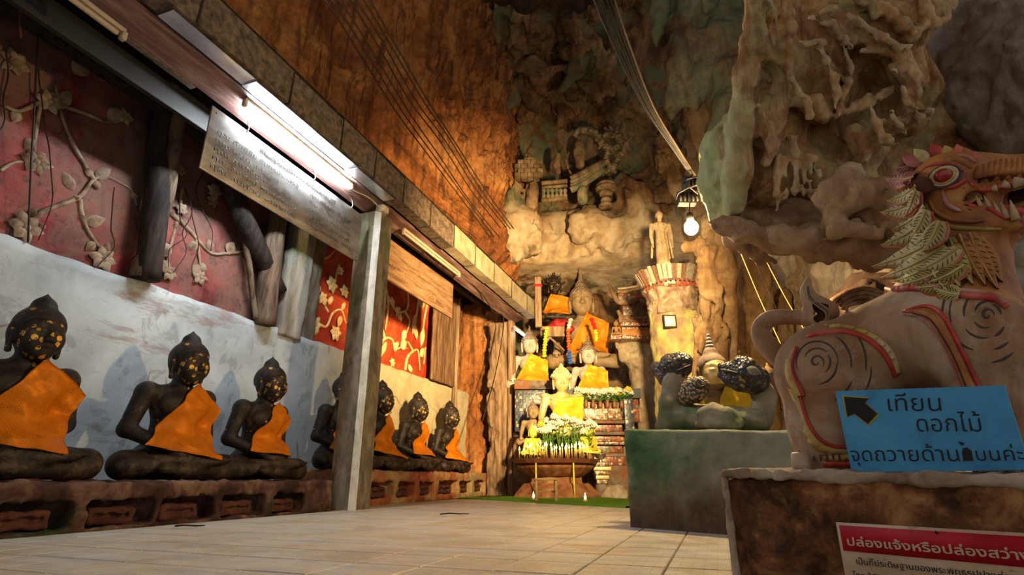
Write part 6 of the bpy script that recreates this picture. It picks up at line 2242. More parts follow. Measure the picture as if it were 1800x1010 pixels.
ORD = ['leftmost', 'second from the left', 'third from the left', 'fourth from the left', 'fifth from the left', 'sixth from the left', 'seventh from the left', 'rightmost']
for k in range(8):
    px = 1018 + 88 * k / 7
    P = at(px, 717, d=11.75)
    bouquet('bunch of white flowers on the upper altar ledge, ' + ORD[k] + ' in its row', P, 0.36, 0.13, 6, 0.25 if k in (3, 6, 7) else 0.08, 'flower vases on the altar ledge', 1.15)
for k in range(8):
    px = 946 + 88 * k / 7
    P = CT + RT * ((px - 978) * 10.6 / F) - HEAD * (0.34 + 0.12 * (k % 2))
    P[2] = TZ + 0.012
    bouquet('white flowers among green stems behind the candles, ' + ORD[k] + ' in the front row', P, 0.66 + 0.1 * (k in (2, 3, 4, 5)), 0.15, 6, 0.10, 'flower vases behind the candles', 1.25)

# ------------------------------------------------------------------ ledge high on the back wall
def tp(px, py, t):
    return at(px, py, pl=(HEAD * t, HEAD))


LT = 12.75
def ledge_fig(label, px, py, hpx, mats, rz=0.3):
    d = float((tp(px, py, LT) - CAM) @ FW)
    s = hpx * d / F / 1.55
    return figure('ledge_statue', label, px, py, d, s, mats, rz)


M_LSTONE = worn('dusty_ledge_stone', [(0.10, 0.06, 0.032), (0.20, 0.13, 0.07), (0.30, 0.21, 0.125)], 4, bump=0.5, bsc=14)
M_LGREEN = worn('mossy_ledge_stone', [(0.09, 0.10, 0.055), (0.17, 0.17, 0.10), (0.30, 0.22, 0.13)], 4, bump=0.5, bsc=14)
ledge_fig('little seated stone statue on a brick block at the left of the high ledge', 930, 266, 26, (M_LSTONE, M_LSTONE))
bb = thing('brick_block', 'square brick block under the little stone statue on the high ledge', 'block', tp(927, 300, LT))
c0 = tp(927, 300, LT)
for i in range(4):
    for j in range(4):
        q = np.array([c0 @ RT, c0 @ HEAD, c0[2]]) + ((j - 2 + 0.5 * (i % 2)) * 0.17, -0.1, -0.22 + 0.13 * i)
        rbox('brick', q, q + (0.16, 0.3, 0.12), M_LSTONE, bb, 0.012)
def ledge_rock(name, label, cat, ribs, mat, vox=0.03, k=0.05, n=0.02, t=LT):
    W, R_ = [], []
    for r in ribs:
        pts = [tp(q[0], q[1], t + (q[3] if len(q) > 3 else 0)) for q in r]
        W.append(pts)
        R_.append([q[2] * float((p - CAM) @ FW) / F for q, p in zip(r, pts)])
    A = np.vstack(W)
    S = Solid(A.min(0) - 0.6, A.max(0) + 0.6, vox)
    for p, r in zip(W, R_):
        if len(p) == 1:
            S.ell(p[0], r[0], k)
        else:
            S.chain(p, r, k)
    S.field(lambda P: n * fbm(P * 5, 3) + n * 0.6 * ridged(P * np.array([9, 9, 3]), 2), 0.2)
    return tag(mk(name, S.mesh(), mat), label, cat)


ledge_rock('stone_stump', 'round-topped stone stump under the arching dragon on the high ledge', 'stump', [[(1017, 255, 9), (1018, 270, 10), (1020, 290, 8)]], M_LSTONE)
ledge_rock('leaf_slab', 'leaf shaped stone slab left of the stump on the high ledge', 'slab', [[(980, 275, 7), (979, 290, 7), (982, 304, 4)]], M_LSTONE)
ledge_rock('thin_spire', 'thin curved pale rod between the leaf slab and the stump', 'rod', [[(1000, 268, 2), (995, 280, 2), (998, 295, 2), (1006, 308, 2)]], M_LSTONE, 0.02)
dragon = thing('dragon_sculpture', 'gilded dragon arching over the stump on the high ledge', 'sculpture', tp(1075, 300, LT))
M_DRAG = worn('dull_gold_dragon', [(0.06, 0.05, 0.032), (0.16, 0.11, 0.06), (0.36, 0.28, 0.16)], 9, rough=0.5, bump=0.6, bsc=22)
def dpart(name, pts, rad, mat, amp=0.02):
    P = spline([tp(q[0], q[1], LT - 0.25) for q in pts], 40)
    r = np.interp(np.linspace(0, 1, 40), np.linspace(0, 1, len(rad)), rad) * 14.5 / F
    r = r * (1 + 0.18 * np.sin(np.arange(40) * 1.9))
    mk(name, tube(P, r, 10), mat, dragon, world=True)


dpart('body', [(1010, 240), (1018, 230), (1034, 230), (1050, 240), (1062, 255), (1074, 264), (1084, 262)], [4, 7, 8, 8, 7, 8, 7], M_DRAG)
dpart('neck', [(1084, 262), (1090, 250), (1084, 240), (1078, 236)], [7, 7, 6, 5], M_DRAG)
dpart('head', [(1080, 240), (1070, 236), (1062, 240), (1056, 246)], [6, 7, 5, 2], M_DRAG)
dpart('foreleg', [(1080, 265), (1086, 280), (1078, 296), (1082, 304)], [6, 5, 4, 3], M_DRAG)
dpart('foreleg', [(1068, 266), (1066, 282), (1072, 294), (1064, 304)], [6, 5, 4, 3], M_DRAG)
for k, (a, b) in enumerate((((1078, 234), (1070, 220)), ((1084, 234), (1084, 216)), ((1090, 240), (1098, 224)), ((1090, 250), (1102, 244)), ((1072, 234), (1062, 224)), ((1088, 268), (1100, 276)), ((1058, 252), (1052, 262)))):
    dpart('crest_spike', [a, ((a[0] + b[0]) / 2 + 1, (a[1] + b[1]) / 2), b], [4, 3, 1], M_DRAG)
boat = thing('dragon_boat', 'carved green and gold boat hull rising to the right on the high ledge', 'boat', tp(1035, 310, LT))
for k, (dy, r, m) in enumerate(((0, 5, M_LSTONE), (7, 4, M_LGREEN), (13, 4, M_LSTONE), (20, 6, M_LGREEN))):
    P = spline([tp(1003, 314 + dy, LT - 0.3), tp(1020, 306 + dy, LT - 0.35), tp(1042, 294 + dy * 0.9, LT - 0.3), tp(1062, 284 + dy * 0.7, LT - 0.2)], 20)
    mk('hull_strake', tube(P, r * 14.5 / F, 8), m, boat, world=True)
bal = thing('stone_balustrade', 'short carved balustrade of little balusters on the high ledge', 'balustrade', tp(975, 335, LT))
for py, hh in ((322, 0.06), (330, 0.045), (352, 0.06)):
    a = tp(952, py, LT - 0.3)
    b = tp(997, py - 4, LT - 0.3)
    mk('rail', tube([a, b], hh, 8), M_LSTONE, bal, world=True)
for k in range(6):
    a = tp(956 + 7.4 * k, 332, LT - 0.3)
    v, f = lathe([(0.04, -0.28), (0.06, -0.2), (0.03, -0.13), (0.065, -0.05), (0.03, 0.02)], 9)
    mk('baluster', (v + a, f), M_LGREEN, bal, world=True)
cap = thing('column_capital', 'small stone capital below the dragon on the high ledge', 'capital', tp(1065, 345, LT))
for r0, py in ((20, 326), (22, 332), (14, 340), (11, 352), (15, 362)):
    v, f = lathe([(r0 * 0.9, -4), (r0, 0), (r0 * 0.9, 4)], 14)
    mk('moulding_ring', (v * 14.4 / F * 0.85 + tp(1065, py, LT - 0.35), f), M_LSTONE, cap, world=True)
ledge_rock('stone_pillar', 'fluted stone pillar stump left of the balustrade', 'stump', [[(938, 325, 8), (936, 340, 10), (934, 360, 12)]], M_LSTONE)
ledge_rock('niche_stele', 'upright oval stele set in the rock below the boat', 'stele', [[(1024, 335, 10, -0.45), (1024, 350, 10, -0.45)]], M_LGREEN)

# robed standing figures
def standing(name, label, px, pb, hpx, d, mat, rz=0.3):
    """robed figure, pb = photo row of its feet"""
    s = hpx * d / F / 1.75
    loc = at(px, pb, d=d)
    t = thing(name, label, 'statue', loc, rz, s)
    S = Solid((-0.42, -0.3, -0.02), (0.42, 0.3, 1.85), 0.018)
    S.cone((0, 0, 0.10), 0.20, (0, 0, 0.75), 0.17, 0.05)
    S.cone((0, 0, 0.75), 0.17, (0, 0, 1.22), 0.16, 0.05)
    S.ell((0, 0, 1.30), (0.27, 0.14, 0.12), 0.06)
    for e in (-1, 1):
        S.ell((e * 0.08, -0.09, 0.04), (0.06, 0.12, 0.04), 0.02)
        S.cone((e * 0.26, 0, 1.32), 0.075, (e * 0.30, 0.0, 0.95), 0.058, 0.03)
        S.cone((e * 0.30, 0, 0.95), 0.058, (e * 0.29, -0.08, 0.68), 0.045, 0.03)
        S.ell((e * 0.29, -0.10, 0.60), (0.03, 0.045, 0.08), 0.02)
        S.cone((e * 0.22, 0.03, 1.2), 0.05, (e * 0.31, 0.06, 0.30), 0.045, 0.05)
    S.cone((0, 0, 1.38), 0.075, (0, -0.01, 1.50), 0.065, 0.03)
    head_parts(S, (0, -0.02, 1.60), 0.85)
    S.field(lambda P: 0.010 * ridged(P * np.array([9, 9, 1.2]), 2), 0.08)
    mk('robed_body', relax(S.mesh(), 1, 0.3), mat, t)
    mk('hair', hair_mesh((0, -0.02, 1.60), 0.85, 0.02, vox=0.012), M_LSTONE, t)
    fold = [(-0.10, -0.185, 1.28), (-0.06, -0.20, 0.9), (-0.04, -0.21, 0.5), (-0.02, -0.215, 0.15)]
    mk('robe_fold', tube(spline(fold, 14), 0.022, 6), mat, t)
    mk('robe_fold', tube(spline([(q[0] + 0.16, q[1], q[2]) for q in fold], 14), 0.018, 6), mat, t)
    return t


# round pillar with a crown of mirror pieces
PD = 9.3
pc = at(1184, 560, d=PD)
prad = 43 * PD / F
pil = thing('round_pillar', 'round yellow plastered pillar with a flared crown of mirror pieces', 'pillar', pc * (1, 1, 0))
zz = lambda py: float(at(1184, py, d=PD)[2])
M_PILL = worn('yellow_lichen_plaster', [(0.16, 0.10, 0.04), (0.30, 0.25, 0.08), (0.40, 0.37, 0.13)], 1.9, (1, 1, 0.8), 0.85, 0.6, 14, stain=(0.17, 0.115, 0.07), ssc=1.3, slo=0.5, shi=0.6)
M_PILU = worn('dark_rough_pillar', [(0.10, 0.06, 0.04), (0.20, 0.13, 0.085), (0.30, 0.22, 0.14)], 5, bump=0.8, bsc=14)
S = Solid(pc * (1, 1, 0) + (-0.7, -0.7, -0.1), pc * (1, 1, 0) + (0.7, 0.7, zz(505)), 0.03)
S.cone(pc * (1, 1, 0) - (0, 0, 0.2), prad * 1.05, (pc[0], pc[1], zz(575)), prad * 0.98, 0.02)
S.cone((pc[0], pc[1], zz(575)), prad * 0.98, (pc[0], pc[1], zz(545)), prad * 1.02, 0.02)
S.field(lambda P: 0.03 * fbm(P * 3, 4) + 0.012 * ridged(P * np.array([8, 8, 3]), 2), 0.15)
mk('shaft', S.mesh(), M_PILL, pil, world=True)
S = Solid(pc * (1, 1, 0) + (-0.75, -0.75, zz(560)), pc * (1, 1, 0) + (0.75, 0.75, zz(490)), 0.025)
S.cone((pc[0], pc[1], zz(548)), prad * 1.0, (pc[0], pc[1], zz(508)), prad * 1.04, 0.02)
S.field(lambda P: 0.05 * fbm(P * 6, 4), 0.15)
mk('rough_collar', S.mesh(), M_PILU, pil, world=True)
zt, z5 = zz(472), zz(498)
ring = lathe([(prad * 1.02, zz(512)), (prad * 1.16, zz(508)), (prad * 1.20, zz(499)), (prad * 1.08, zz(496))], 40, False)
mk('pierced_ring', (ring[0] + pc * (1, 1, 0), ring[1]), M_MOS1, pil, world=True)
inner = lathe([(prad * 1.05, z5), (prad * 1.30, zt), (0.02, zt + 0.01)], 40, False)
mk('crown_core', (inner[0] + pc * (1, 1, 0), inner[1]), M_PILU, pil, world=True)
M_MIRR = [plain('mirror_piece_' + n_, c, 0.25, 0.2, 0.6, var=0.25, sc=30) for n_, c in (('cream', (0.34, 0.28, 0.20)), ('brown', (0.15, 0.08, 0.045)), ('green', (0.14, 0.27, 0.19)), ('grey', (0.22, 0.19, 0.15)))]
rs = np.random.RandomState(17)
for k in range(42):
    a = 2 * PI * k / 42
    u = np.array([-math.sin(a), math.cos(a), 0])
    r_ = np.array([math.cos(a), math.sin(a), 0])
    up = r_ * (prad * 0.28) + ZV * (zt - z5)
    up /= np.linalg.norm(up)
    w_ = 2 * PI * prad * 1.18 / 42 * 0.42
    hh = (zt - z5) * rs.uniform(1.02, 1.14)
    v, f = box((-w_, -0.012, 0), (w_, 0.02, hh), 0.006)
    mk('mirror_piece', xf((v, f), pc * (1, 1, 0) + r_ * prad * 1.10 + ZV * z5, u, r_, up), M_MIRR[rs.choice([0, 0, 0, 1, 1, 1, 3, 3, 0, 2])], pil, world=True, smooth=False)
for k in range(40):
    a = 2 * PI * (k + 0.5) / 40
    v, f = sphere((0, 0, 0), 0.018, 6, 4)
    mk('ring_hole', (v + pc * (1, 1, 0) + np.array([math.cos(a) * prad * 1.185, math.sin(a) * prad * 1.185, zz(503.5)]), f), M_BLACK, pil, world=True)
fp_ = thing('picture_frame', 'small dark framed picture fixed to the round pillar', 'picture', at(1178, 565, d=PD - prad * 1.04))
pcn = at(1177, 565, d=PD - prad * 1.0)
q = np.array([pcn @ RT, pcn @ HEAD, pcn[2]])
rbox('frame', q + (-0.11, -0.03, -0.11), q + (0.11, 0.02, 0.11), M_DARKW, fp_)
rbox('picture', q + (-0.085, -0.035, -0.085), q + (0.085, -0.028, 0.085), plain('faded_print', (0.50, 0.47, 0.42), 0.4, var=0.4, sc=14), fp_, 0)
standing('standing_statue', 'tall thin robed statue standing on top of the round pillar', 1167, 468, 106, PD, M_STONEB, 0.35)
standing('standing_statue', 'small robed figure leaning high on the rock above the bulb', 1163, 302, 44, 12.4, M_LSTONE, 0.2)
gmat = plain('dark_hanging_cloth', (0.05, 0.03, 0.02))

# orange painted box and carved boat shrine right of the big statue
ob = thing('orange_shrine_box', 'orange painted box with white patterned edges on the rock mound', 'box', at(1115, 597, d=12.5))
a, b = fr(1092, 567, 12.45), fr(1150, 597, 12.45)
M_ORB = plain('orange_paint', (0.42, 0.15, 0.03), 0.5, var=0.3)
M_ORP = mosaic('white_orange_pattern', [(0.5, 0.12, 0.03), (0.6, 0.42, 0.3), (0.35, 0.06, 0.03), (0.62, 0.5, 0.4)], 30)
H_ = a[2] - b[2]
for k, (u0, u1, o, m, n_) in enumerate(((0, 0.22, 0.0, M_ORP, 'patterned_edge'), (0.22, 0.62, 0.03, M_ORB, 'panel'), (0.62, 0.70, 0.0, M_ORP, 'patterned_edge'), (0.70, 0.80, 0.04, M_BLACK, 'dark_groove'), (0.80, 1.0, -0.03, M_ORP, 'patterned_edge'))):
    rbox(n_, (a[0] + o * 0.5, a[1] + o, b[2] + H_ * u0), (b[0], a[1] + 0.5, b[2] + H_ * u1), m, ob, 0.004)
q = fr(1074, 588, 12.5)
rbox('side_step', (q[0], q[1], q[2] - 0.1), (a[0] + 0.02, q[1] + 0.3, q[2]), M_ORP, ob, 0.004)
M_BOATD = worn('dark_carved_shrine', [(0.10, 0.05, 0.03), (0.22, 0.12, 0.07), (0.34, 0.21, 0.12)], 8, bump=0.6, bsc=24)
bs = thing('boat_shrine', 'dark carved boat shaped shrine with an upturned prow above the orange box', 'shrine', at(1110, 560, d=12.9))
def bpart(name, pts, rad, mat=M_BOATD):
    P = spline([at(q[0], q[1], d=12.9) for q in pts], 24)
    r = np.interp(np.linspace(0, 1, 24), np.linspace(0, 1, len(rad)), rad) * 12.9 / F
    mk(name, tube(P, r, 9), mat, bs, world=True)


bpart('prow', [(1066, 493), (1073, 505), (1080, 520), (1088, 530), (1104, 531), (1122, 526)], [1.5, 3, 4, 5, 5, 4], M_LSTONE)
bpart('deck', [(1084, 512), (1100, 512), (1118, 508), (1130, 506)], [3, 3, 3, 3], M_LSTONE)
bpart('deck', [(1086, 507), (1100, 506), (1118, 503), (1128, 502)], [2, 2, 2, 2], M_RPALE)
a, b = fr(1086, 510, 12.95), fr(1128, 530, 12.95)
rbox('cabin_wall', (a[0], a[1], b[2]), (b[0], a[1] + 0.3, a[2]), M_MOS1, bs)
a, b = fr(1094, 532, 12.95), fr(1112, 556, 12.95)
rbox('support', (a[0], a[1], b[2]), (b[0], a[1] + 0.3, a[2]), M_MOS1, bs)
bpart('foot_curl', [(1086, 545), (1092, 556), (1100, 558), (1108, 552)], [3, 4, 4, 3], M_LSTONE)
bpart('spire', [(1122, 506), (1122, 492), (1122, 484)], [4, 2, 0.6], M_LSTONE)
bpart('rider', [(1130, 532), (1134, 522), (1133, 512)], [6, 5, 3], M_LSTONE)
a, b = fr(1088, 556, 12.7), fr(1150, 567, 12.7)
rbox('base_slab', (a[0], a[1], b[2]), (b[0], a[1] + 0.4, a[2]), M_BOATD, bs)


# ------------------------------------------------------------------ green block with the reptile figures
UD = np.array([0.857, -0.515, 0.0])
VD = np.array([0.515, 0.857, 0.0])
B0 = at(1097, 925, z=0)
BF = (B0, VD)
bl = lambda px, py: float((at(px, py, pl=BF) - B0) @ UD)
bz = float(at(1090, 753, pl=BF)[2])
bu0, bu1 = bl(1090, 753), bl(1396, 756)
bzr = float(at(1396, 756, pl=BF)[2])
t = NT('mossy_green_render', 0.85, 0, 0.2)
_p = t.pos()
_s = t.n('ShaderNodeSeparateXYZ')
t.l(_p, _s.inputs[0])
_c = t.ramp(t.noise(_p, 2.6, 8, 0.62, 0.5), [(0.34, (0.022, 0.055, 0.024)), (0.46, (0.06, 0.115, 0.05)), (0.56, (0.13, 0.165, 0.09)), (0.68, (0.24, 0.25, 0.17))])
_gx = t.n('ShaderNodeVectorMath', operation='DOT_PRODUCT')
_gx.inputs[1].default_value = tuple(UD)
t.l(_p, _gx.inputs[0])
_gg = t.math('ADD', t.math('MULTIPLY', t.math('SUBTRACT', _gx.outputs['Value'], float(B0 @ UD) + 0.45), 0.8), t.noise(_p, 2.2, 6, 0.65))
_c = t.mix(t.ramp(_gg, [(0.45, 0.0), (0.75, 0.8)]), _c, t.ramp(t.noise(_p, 5, 7, 0.65), [(0.38, (0.15, 0.15, 0.115)), (0.62, (0.25, 0.25, 0.195))]))
_f = t.math('ADD', t.math('MULTIPLY', _s.outputs[2], 1.1), t.math('MULTIPLY', t.noise(_p, 3.2, 7, 0.65), 0.7))
_c = t.mix(t.ramp(_f, [(0.46, 1.0), (0.86, 0.0)]), _c, t.ramp(t.noise(_p, 6, 7, 0.7), [(0.3, (0.045, 0.026, 0.014)), (0.7, (0.14, 0.085, 0.05))]))
t.bump(t.noise(_p, 12, 8, 0.7), 0.4, 0.015)
M_GREENB = t.col(_c)
blk = thing('green_block', 'mossy green concrete block under the reptile figures', 'block', B0)
S = Solid((bu0 - 0.06, -0.06, -0.03), (bu1 + 0.06, 1.4, bz + 0.05), 0.022)
S.box(((bu0 + bu1) / 2 + 0.02, 0.66, bz / 2 - 0.02), ((bu1 - bu0) / 2, 0.65, bz / 2 + 0.02), 0.015)
S.field(lambda P: 0.008 * fbm(P * 4, 4) + 0.004 * fbm(P * 14, 3), 0.08)
V, Q = S.mesh()
V[:, 2] *= 1 + (bzr / bz - 1) * np.clip((V[:, 0] - bu0) / (bu1 - bu0), 0, 1)
mk('block_body', xf((V, Q), B0, UD, VD), M_GREENB, blk, world=True)

rp = thing('reptile_figures', 'grey cement creatures with three scaly heads crouching on the green block', 'sculpture', at(1240, 752, pl=(B0 + VD * 0.4, VD)))
RPL = (B0 + VD * 0.42, VD)
def rq(px, py, dy=0.0):
    return at(px, py, pl=(B0 + VD * (0.42 + dy), VD))


def rr_(px, py, r, dy=0.0):
    return r * float((rq(px, py, dy) - CAM) @ FW) / F


M_CEMG = worn('mossy_cement_skin', [(0.11, 0.09, 0.06), (0.21, 0.18, 0.125), (0.30, 0.26, 0.19)], 3, bump=0.5, bsc=16, stain=(0.09, 0.12, 0.055), ssc=2.2, slo=0.5, shi=0.62)
t = NT('dark_scaly_skin', 0.35, 0, 0.5)
_p = t.pos()
_v = t.n('ShaderNodeTexVoronoi', feature='F1')
_v.inputs['Scale'].default_value = 42
t.l(_p, _v.inputs['Vector'])
_r = t.n('ShaderNodeSeparateColor')
t.l(_v.outputs['Color'], _r.inputs[0])
t.bump(_v.outputs['Distance'], 0.9, -0.012)
M_SCALED = t.col(t.ramp(_r.outputs[0], [(0, (0.018, 0.014, 0.012)), (0.45, (0.035, 0.022, 0.014)), (0.6, (0.012, 0.03, 0.035)), (0.75, (0.03, 0.018, 0.035)), (0.88, (0.12, 0.07, 0.02)), (0.95, (0.35, 0.22, 0.06))], 'CONSTANT'))
t = NT('gold_scaly_skin', 0.4, 0.1, 0.5)
_p = t.pos()
_v = t.n('ShaderNodeTexVoronoi', feature='F1')
_v.inputs['Scale'].default_value = 40
t.l(_p, _v.inputs['Vector'])
t.bump(_v.outputs['Distance'], 0.9, -0.012)
M_SCALEG = t.col(t.ramp(_v.outputs['Distance'], [(0.25, (0.34, 0.23, 0.10)), (0.42, (0.17, 0.11, 0.06)), (0.6, (0.03, 0.02, 0.015))]))


def rsolid(name, chains, mat, parent, vox=0.014, k=0.04, n=0.008):
    A = np.vstack([[rq(q[0], q[1], q[3] if len(q) > 3 else 0) for q in c] for c in [x['p'] if isinstance(x, dict) else x for x in chains]])
    S = Solid(A.min(0) - 0.32, A.max(0) + 0.32, vox)
    S_cut = []
    for c in chains:
        cut = isinstance(c, dict)
        kk = c.get('k', k) if cut else k
        c = c['p'] if cut else c
        P = [rq(q[0], q[1], q[3] if len(q) > 3 else 0) for q in c]
        R_ = [rr_(q[0], q[1], q[2], q[3] if len(q) > 3 else 0) for q in c]
        if len(P) == 1:
            S.ell(P[0], R_[0], kk, cut=cut)
        else:
            S.chain(P, R_, kk, cut=cut)
    S.field(lambda P: n * fbm(P * 8, 4), 0.1)
    return mk(name, relax(S.mesh(), 1, 0.3), mat, parent, world=True)


rsolid('cement_body', [
    [(1178, 745, 24), (1182, 710, 22), (1188, 675, 22, 0.05), (1182, 652, 22, 0.05)],
    [(1160, 748, 8), (1200, 748, 10)],
    [(1200, 735, 22), (1250, 736, 22), (1300, 740, 20), (1335, 742, 16)],
    [(1205, 722, 16, 0.1), (1255, 728, 15, 0.05), (1300, 730, 16, 0.02)],
    [(1336, 668, 14, 0.22), (1343, 695, 19, 0.2), (1340, 735, 20, 0.12)],
    [(1322, 738, 22, 0.0), (1340, 742, 14, 0.0)],
], M_CEMG, rp)
rsolid('folded_leg', [[(1300, 742, 9, -0.16), (1280, 730, 12, -0.18), (1255, 722, 13, -0.18), (1238, 728, 11, -0.18)], [(1238, 730, 10, -0.19), (1240, 744, 8, -0.2)], [(1226, 747, 6, -0.22), (1250, 746, 8, -0.22), (1285, 746, 9, -0.2), (1296, 748, 7, -0.19)]], M_CEMG, rp)
rsolid('left_scaly_head', [
    [(1178, 662, 22, 0.05), (1184, 645, 23, 0.05), (1200, 636, 16, 0.04)],
    [(1165, 655, 16, 0.05), (1158, 650, 12, 0.05), (1154, 643, 8, 0.05)],
    [(1196, 636, 13, 0.04), (1209, 632, 9, 0.04)], [(1190, 660, 16, 0.04), (1206, 650, 10, 0.04)],
    [(1175, 632, 10, 0.02), (1196, 626, 8, 0.02)],
    {'p': [(1195, 648, 3, -0.04), (1216, 640, 4, -0.02)], 'k': 0.02}, {'p': [(1160, 645, 3, -0.03)], 'k': 0.02},
], M_SCALED, rp, 0.012, 0.03, 0.006)
rsolid('middle_scaly_head', [
    [(1206, 698, 14, -0.04), (1215, 682, 16, -0.04), (1232, 674, 12, -0.05), (1241, 676, 8, -0.05)],
    [(1210, 696, 14, -0.04), (1225, 694, 13, -0.05), (1238, 687, 8, -0.05)],
    [(1214, 668, 6, -0.02), (1222, 664, 5, -0.02)],
    {'p': [(1220, 680, 2.5, -0.14), (1234, 677, 3.5, -0.13), (1246, 679, 3.5, -0.08)], 'k': 0.015},
], M_SCALEG, rp, 0.011, 0.03, 0.005)
rsolid('mouth_lining', [[(1224, 681, 2.4, -0.10), (1236, 679, 2.8, -0.10)]], M_BLACK, rp, 0.01, 0.01, 0)
rsolid('right_scaly_head', [
    [(1328, 664, 24, 0.10), (1310, 656, 22, 0.06), (1288, 648, 13, 0.04), (1269, 643, 8, 0.04)],
    [(1326, 672, 20, 0.10), (1302, 672, 16, 0.05), (1282, 664, 12, 0.04), (1268, 658, 7, 0.04)],
    [(1300, 634, 10, 0.03), (1318, 640, 12, 0.04)],
    {'p': [(1266, 650, 3.0, -0.04), (1282, 653, 3.0, -0.06), (1294, 655, 2.2, -0.08)], 'k': 0.015},
], M_SCALED, rp, 0.012, 0.03, 0.006)
rsolid('mouth_lining', [[(1267, 650, 2.6, -0.03), (1280, 652, 3.4, -0.065), (1296, 655, 2.0, -0.10)]], M_BLACK, rp, 0.01, 0.01, 0)
rsolid('mouth_lining', [[(1188, 652, 1.6, -0.10), (1204, 646, 2.4, -0.045), (1214, 641, 2.0, -0.01)]], M_BLACK, rp, 0.01, 0.01, 0)
q = rq(1312, 646, -0.13)
mk('head_patch', xf(leaf_shape(0.035, 0.14, 0.03), q, UD * 0.8 - ZV * 0.45, ZV * 0.8 + UD * 0.45, -VD), M_CEMG, rp, world=True)

# gilded figure sheltering behind the heads, in a bright yellow cloth
BODY_E1 = seated_body(0.0125, 'lap', 1.3, -0.15)
HC1 = hcen(1.3, -0.15)
dn = float((rq(1253, 655, 0.26) - CAM) @ FW)
ng = figure('gilded_seated_figure', 'gilded seated figure in a bright yellow cloth between the scaly heads', 1254, 655, dn, 0.72, (M_STONEB, M_HAIRG), 0.35, body=BODY_E1, hair=hair_mesh(HC1, 1.3, 0.20, vox=0.011), sashm=M_SASHL, seed=5, hs=1.3, hz=-0.15,
            cor=[(0.06, 0.78), (0.46, 0.70), (0.46, 0.24), (-0.16, 0.30)])
mk('shoulder_cloth', sash(BODY_E1, [(-0.38, 0.74), (-0.20, 0.78), (-0.16, 0.42), (-0.38, 0.42)], 16, 16, 0.016, 3, 0.01), M_SASHL, ng)
V, Q = BODY_E1
fc = V[Q].mean(1)
m_ = (fc[:, 2] > 0.80) & (fc[:, 1] < -0.045) & (np.abs(fc[:, 0]) < 0.15)
ids = np.unique(Q[m_])
re = -np.ones(len(V), int)
re[ids] = np.arange(len(ids))
mk('gilt_face', (V[ids] * (1.012, 1.03, 1.0) + (0, 0.0, 0), re[Q[m_]]), M_GILT, ng)
for k in range(5):
    r = 0.062 - 0.011 * k
    mk('spire_ring', lathe([(r * 0.85, 0), (r, 0.012), (r * 0.85, 0.024)], 16) if False else xf(lathe([(r * 0.85, 0), (r, 0.012), (r * 0.85, 0.024)], 16), (HC1[0], HC1[1] + 0.02, HC1[2] + 0.27 + 0.045 * k)), M_STONEW, ng)
gr = rock('slim_stone', rq(1340, 700, 0.5) - 0.5, rq(1340, 700, 0.5) + 0.5, 0.03, [], None, M_ROCHRE, 'slim ochre stone beside the right scaly head', 'rock', extra=lambda S: (S.chain([rq(1352, 700, 0.5), rq(1352, 660, 0.5), rq(1348, 640, 0.5)], [0.06, 0.05, 0.03], 0.03), S.field(lambda P: 0.02 * fbm(P * 7, 3), 0.1)))

# ------------------------------------------------------------------ pedestal of the lion
C0 = at(1292, 1000, d=1.86)
C0[2] = 0
PF = (C0, VD)
pu = lambda px, py: float((at(px, py, pl=PF) - C0) @ UD)
pz0 = float(at(1294, 821, pl=PF)[2])
pz1 = float(at(1790, 834, pl=PF)[2])
PL = 1.75
M_PED = worn('rusty_brown_pedestal', [(0.05, 0.02, 0.009), (0.19, 0.075, 0.03), (0.42, 0.23, 0.10)], 8.0, rough=0.85, bump=1.0, bsc=16, stain=(0.05, 0.022, 0.012), ssc=4.5, slo=0.50, shi=0.60)
M_PEDT = worn('pale_crumbling_edge', [(0.20, 0.13, 0.09), (0.33, 0.25, 0.19), (0.45, 0.38, 0.31)], 7, bump=0.7, bsc=20)
ped = thing('lion_pedestal', 'rusty brown rough pedestal with a pale crumbling top edge under the lion', 'pedestal', C0)
S = Solid((-0.05, -0.05, -0.03), (PL, 1.05, pz0 + 0.03), 0.016)
S.box((PL / 2 + 0.3, 0.52, 0.15), (PL / 2 + 0.3, 0.52, 0.205), 0.015)
S.field(lambda P: 0.010 * fbm(P * 6, 4) + 0.006 * ridged(P * 11, 2), 0.08)
mk('pedestal_body', xf(S.mesh(), C0, UD, VD), M_PED, ped, world=True)
S = Solid((-0.06, -0.06, 0.30), (PL, 1.05, pz0 + 0.05), 0.011)
n_ = 26
for k in range(n_):
    u0, u1 = PL * k / n_, PL * (k + 1) / n_
    zt_ = pz0 + (pz1 - pz0) * min(1, (u0 + u1) / 2 / pu(1790, 834))
    S.box(((u0 + u1) / 2, 0.52, zt_ - 0.018), ((u1 - u0) / 2 + 0.02, 0.528, 0.018), 0.008, 0.02)
S.field(lambda P: 0.008 * fbm(P * 9, 4) + 0.004 * ridged(P * 22, 2), 0.08)
mk('top_edge', xf(S.mesh(), C0, UD, VD), M_PEDT, ped, world=True)
S = Solid((-0.04, -0.05, -0.02), (0.06, 0.06, 0.36), 0.009)
S.cone((-0.002, 0.012, 0), 0.016, (-0.002, 0.012, 0.345), 0.014, 0.01)
S.field(lambda P: 0.006 * fbm(P * 14, 3), 0.06)
mk('worn_corner', xf(S.mesh(), C0, UD, VD), M_PEDT, ped, world=True)

# ------------------------------------------------------------------ lion
LO = 0.40
LPN = C0 + VD * LO


def lq(px, py, dy=0.0):
    return at(px, py, pl=(LPN + VD * dy, VD))


def ls(px, py, dy=0.0):
    return float((lq(px, py, dy) - CAM) @ FW) / F


ORG = lq(1450, 820) * (1, 1, 0) + (0, 0, pz0)
def loc3(P):
    """world to lion frame (along, across, up)"""
    q = np.asarray(P) - ORG
    return np.array([q @ UD, q @ VD, q[2]])


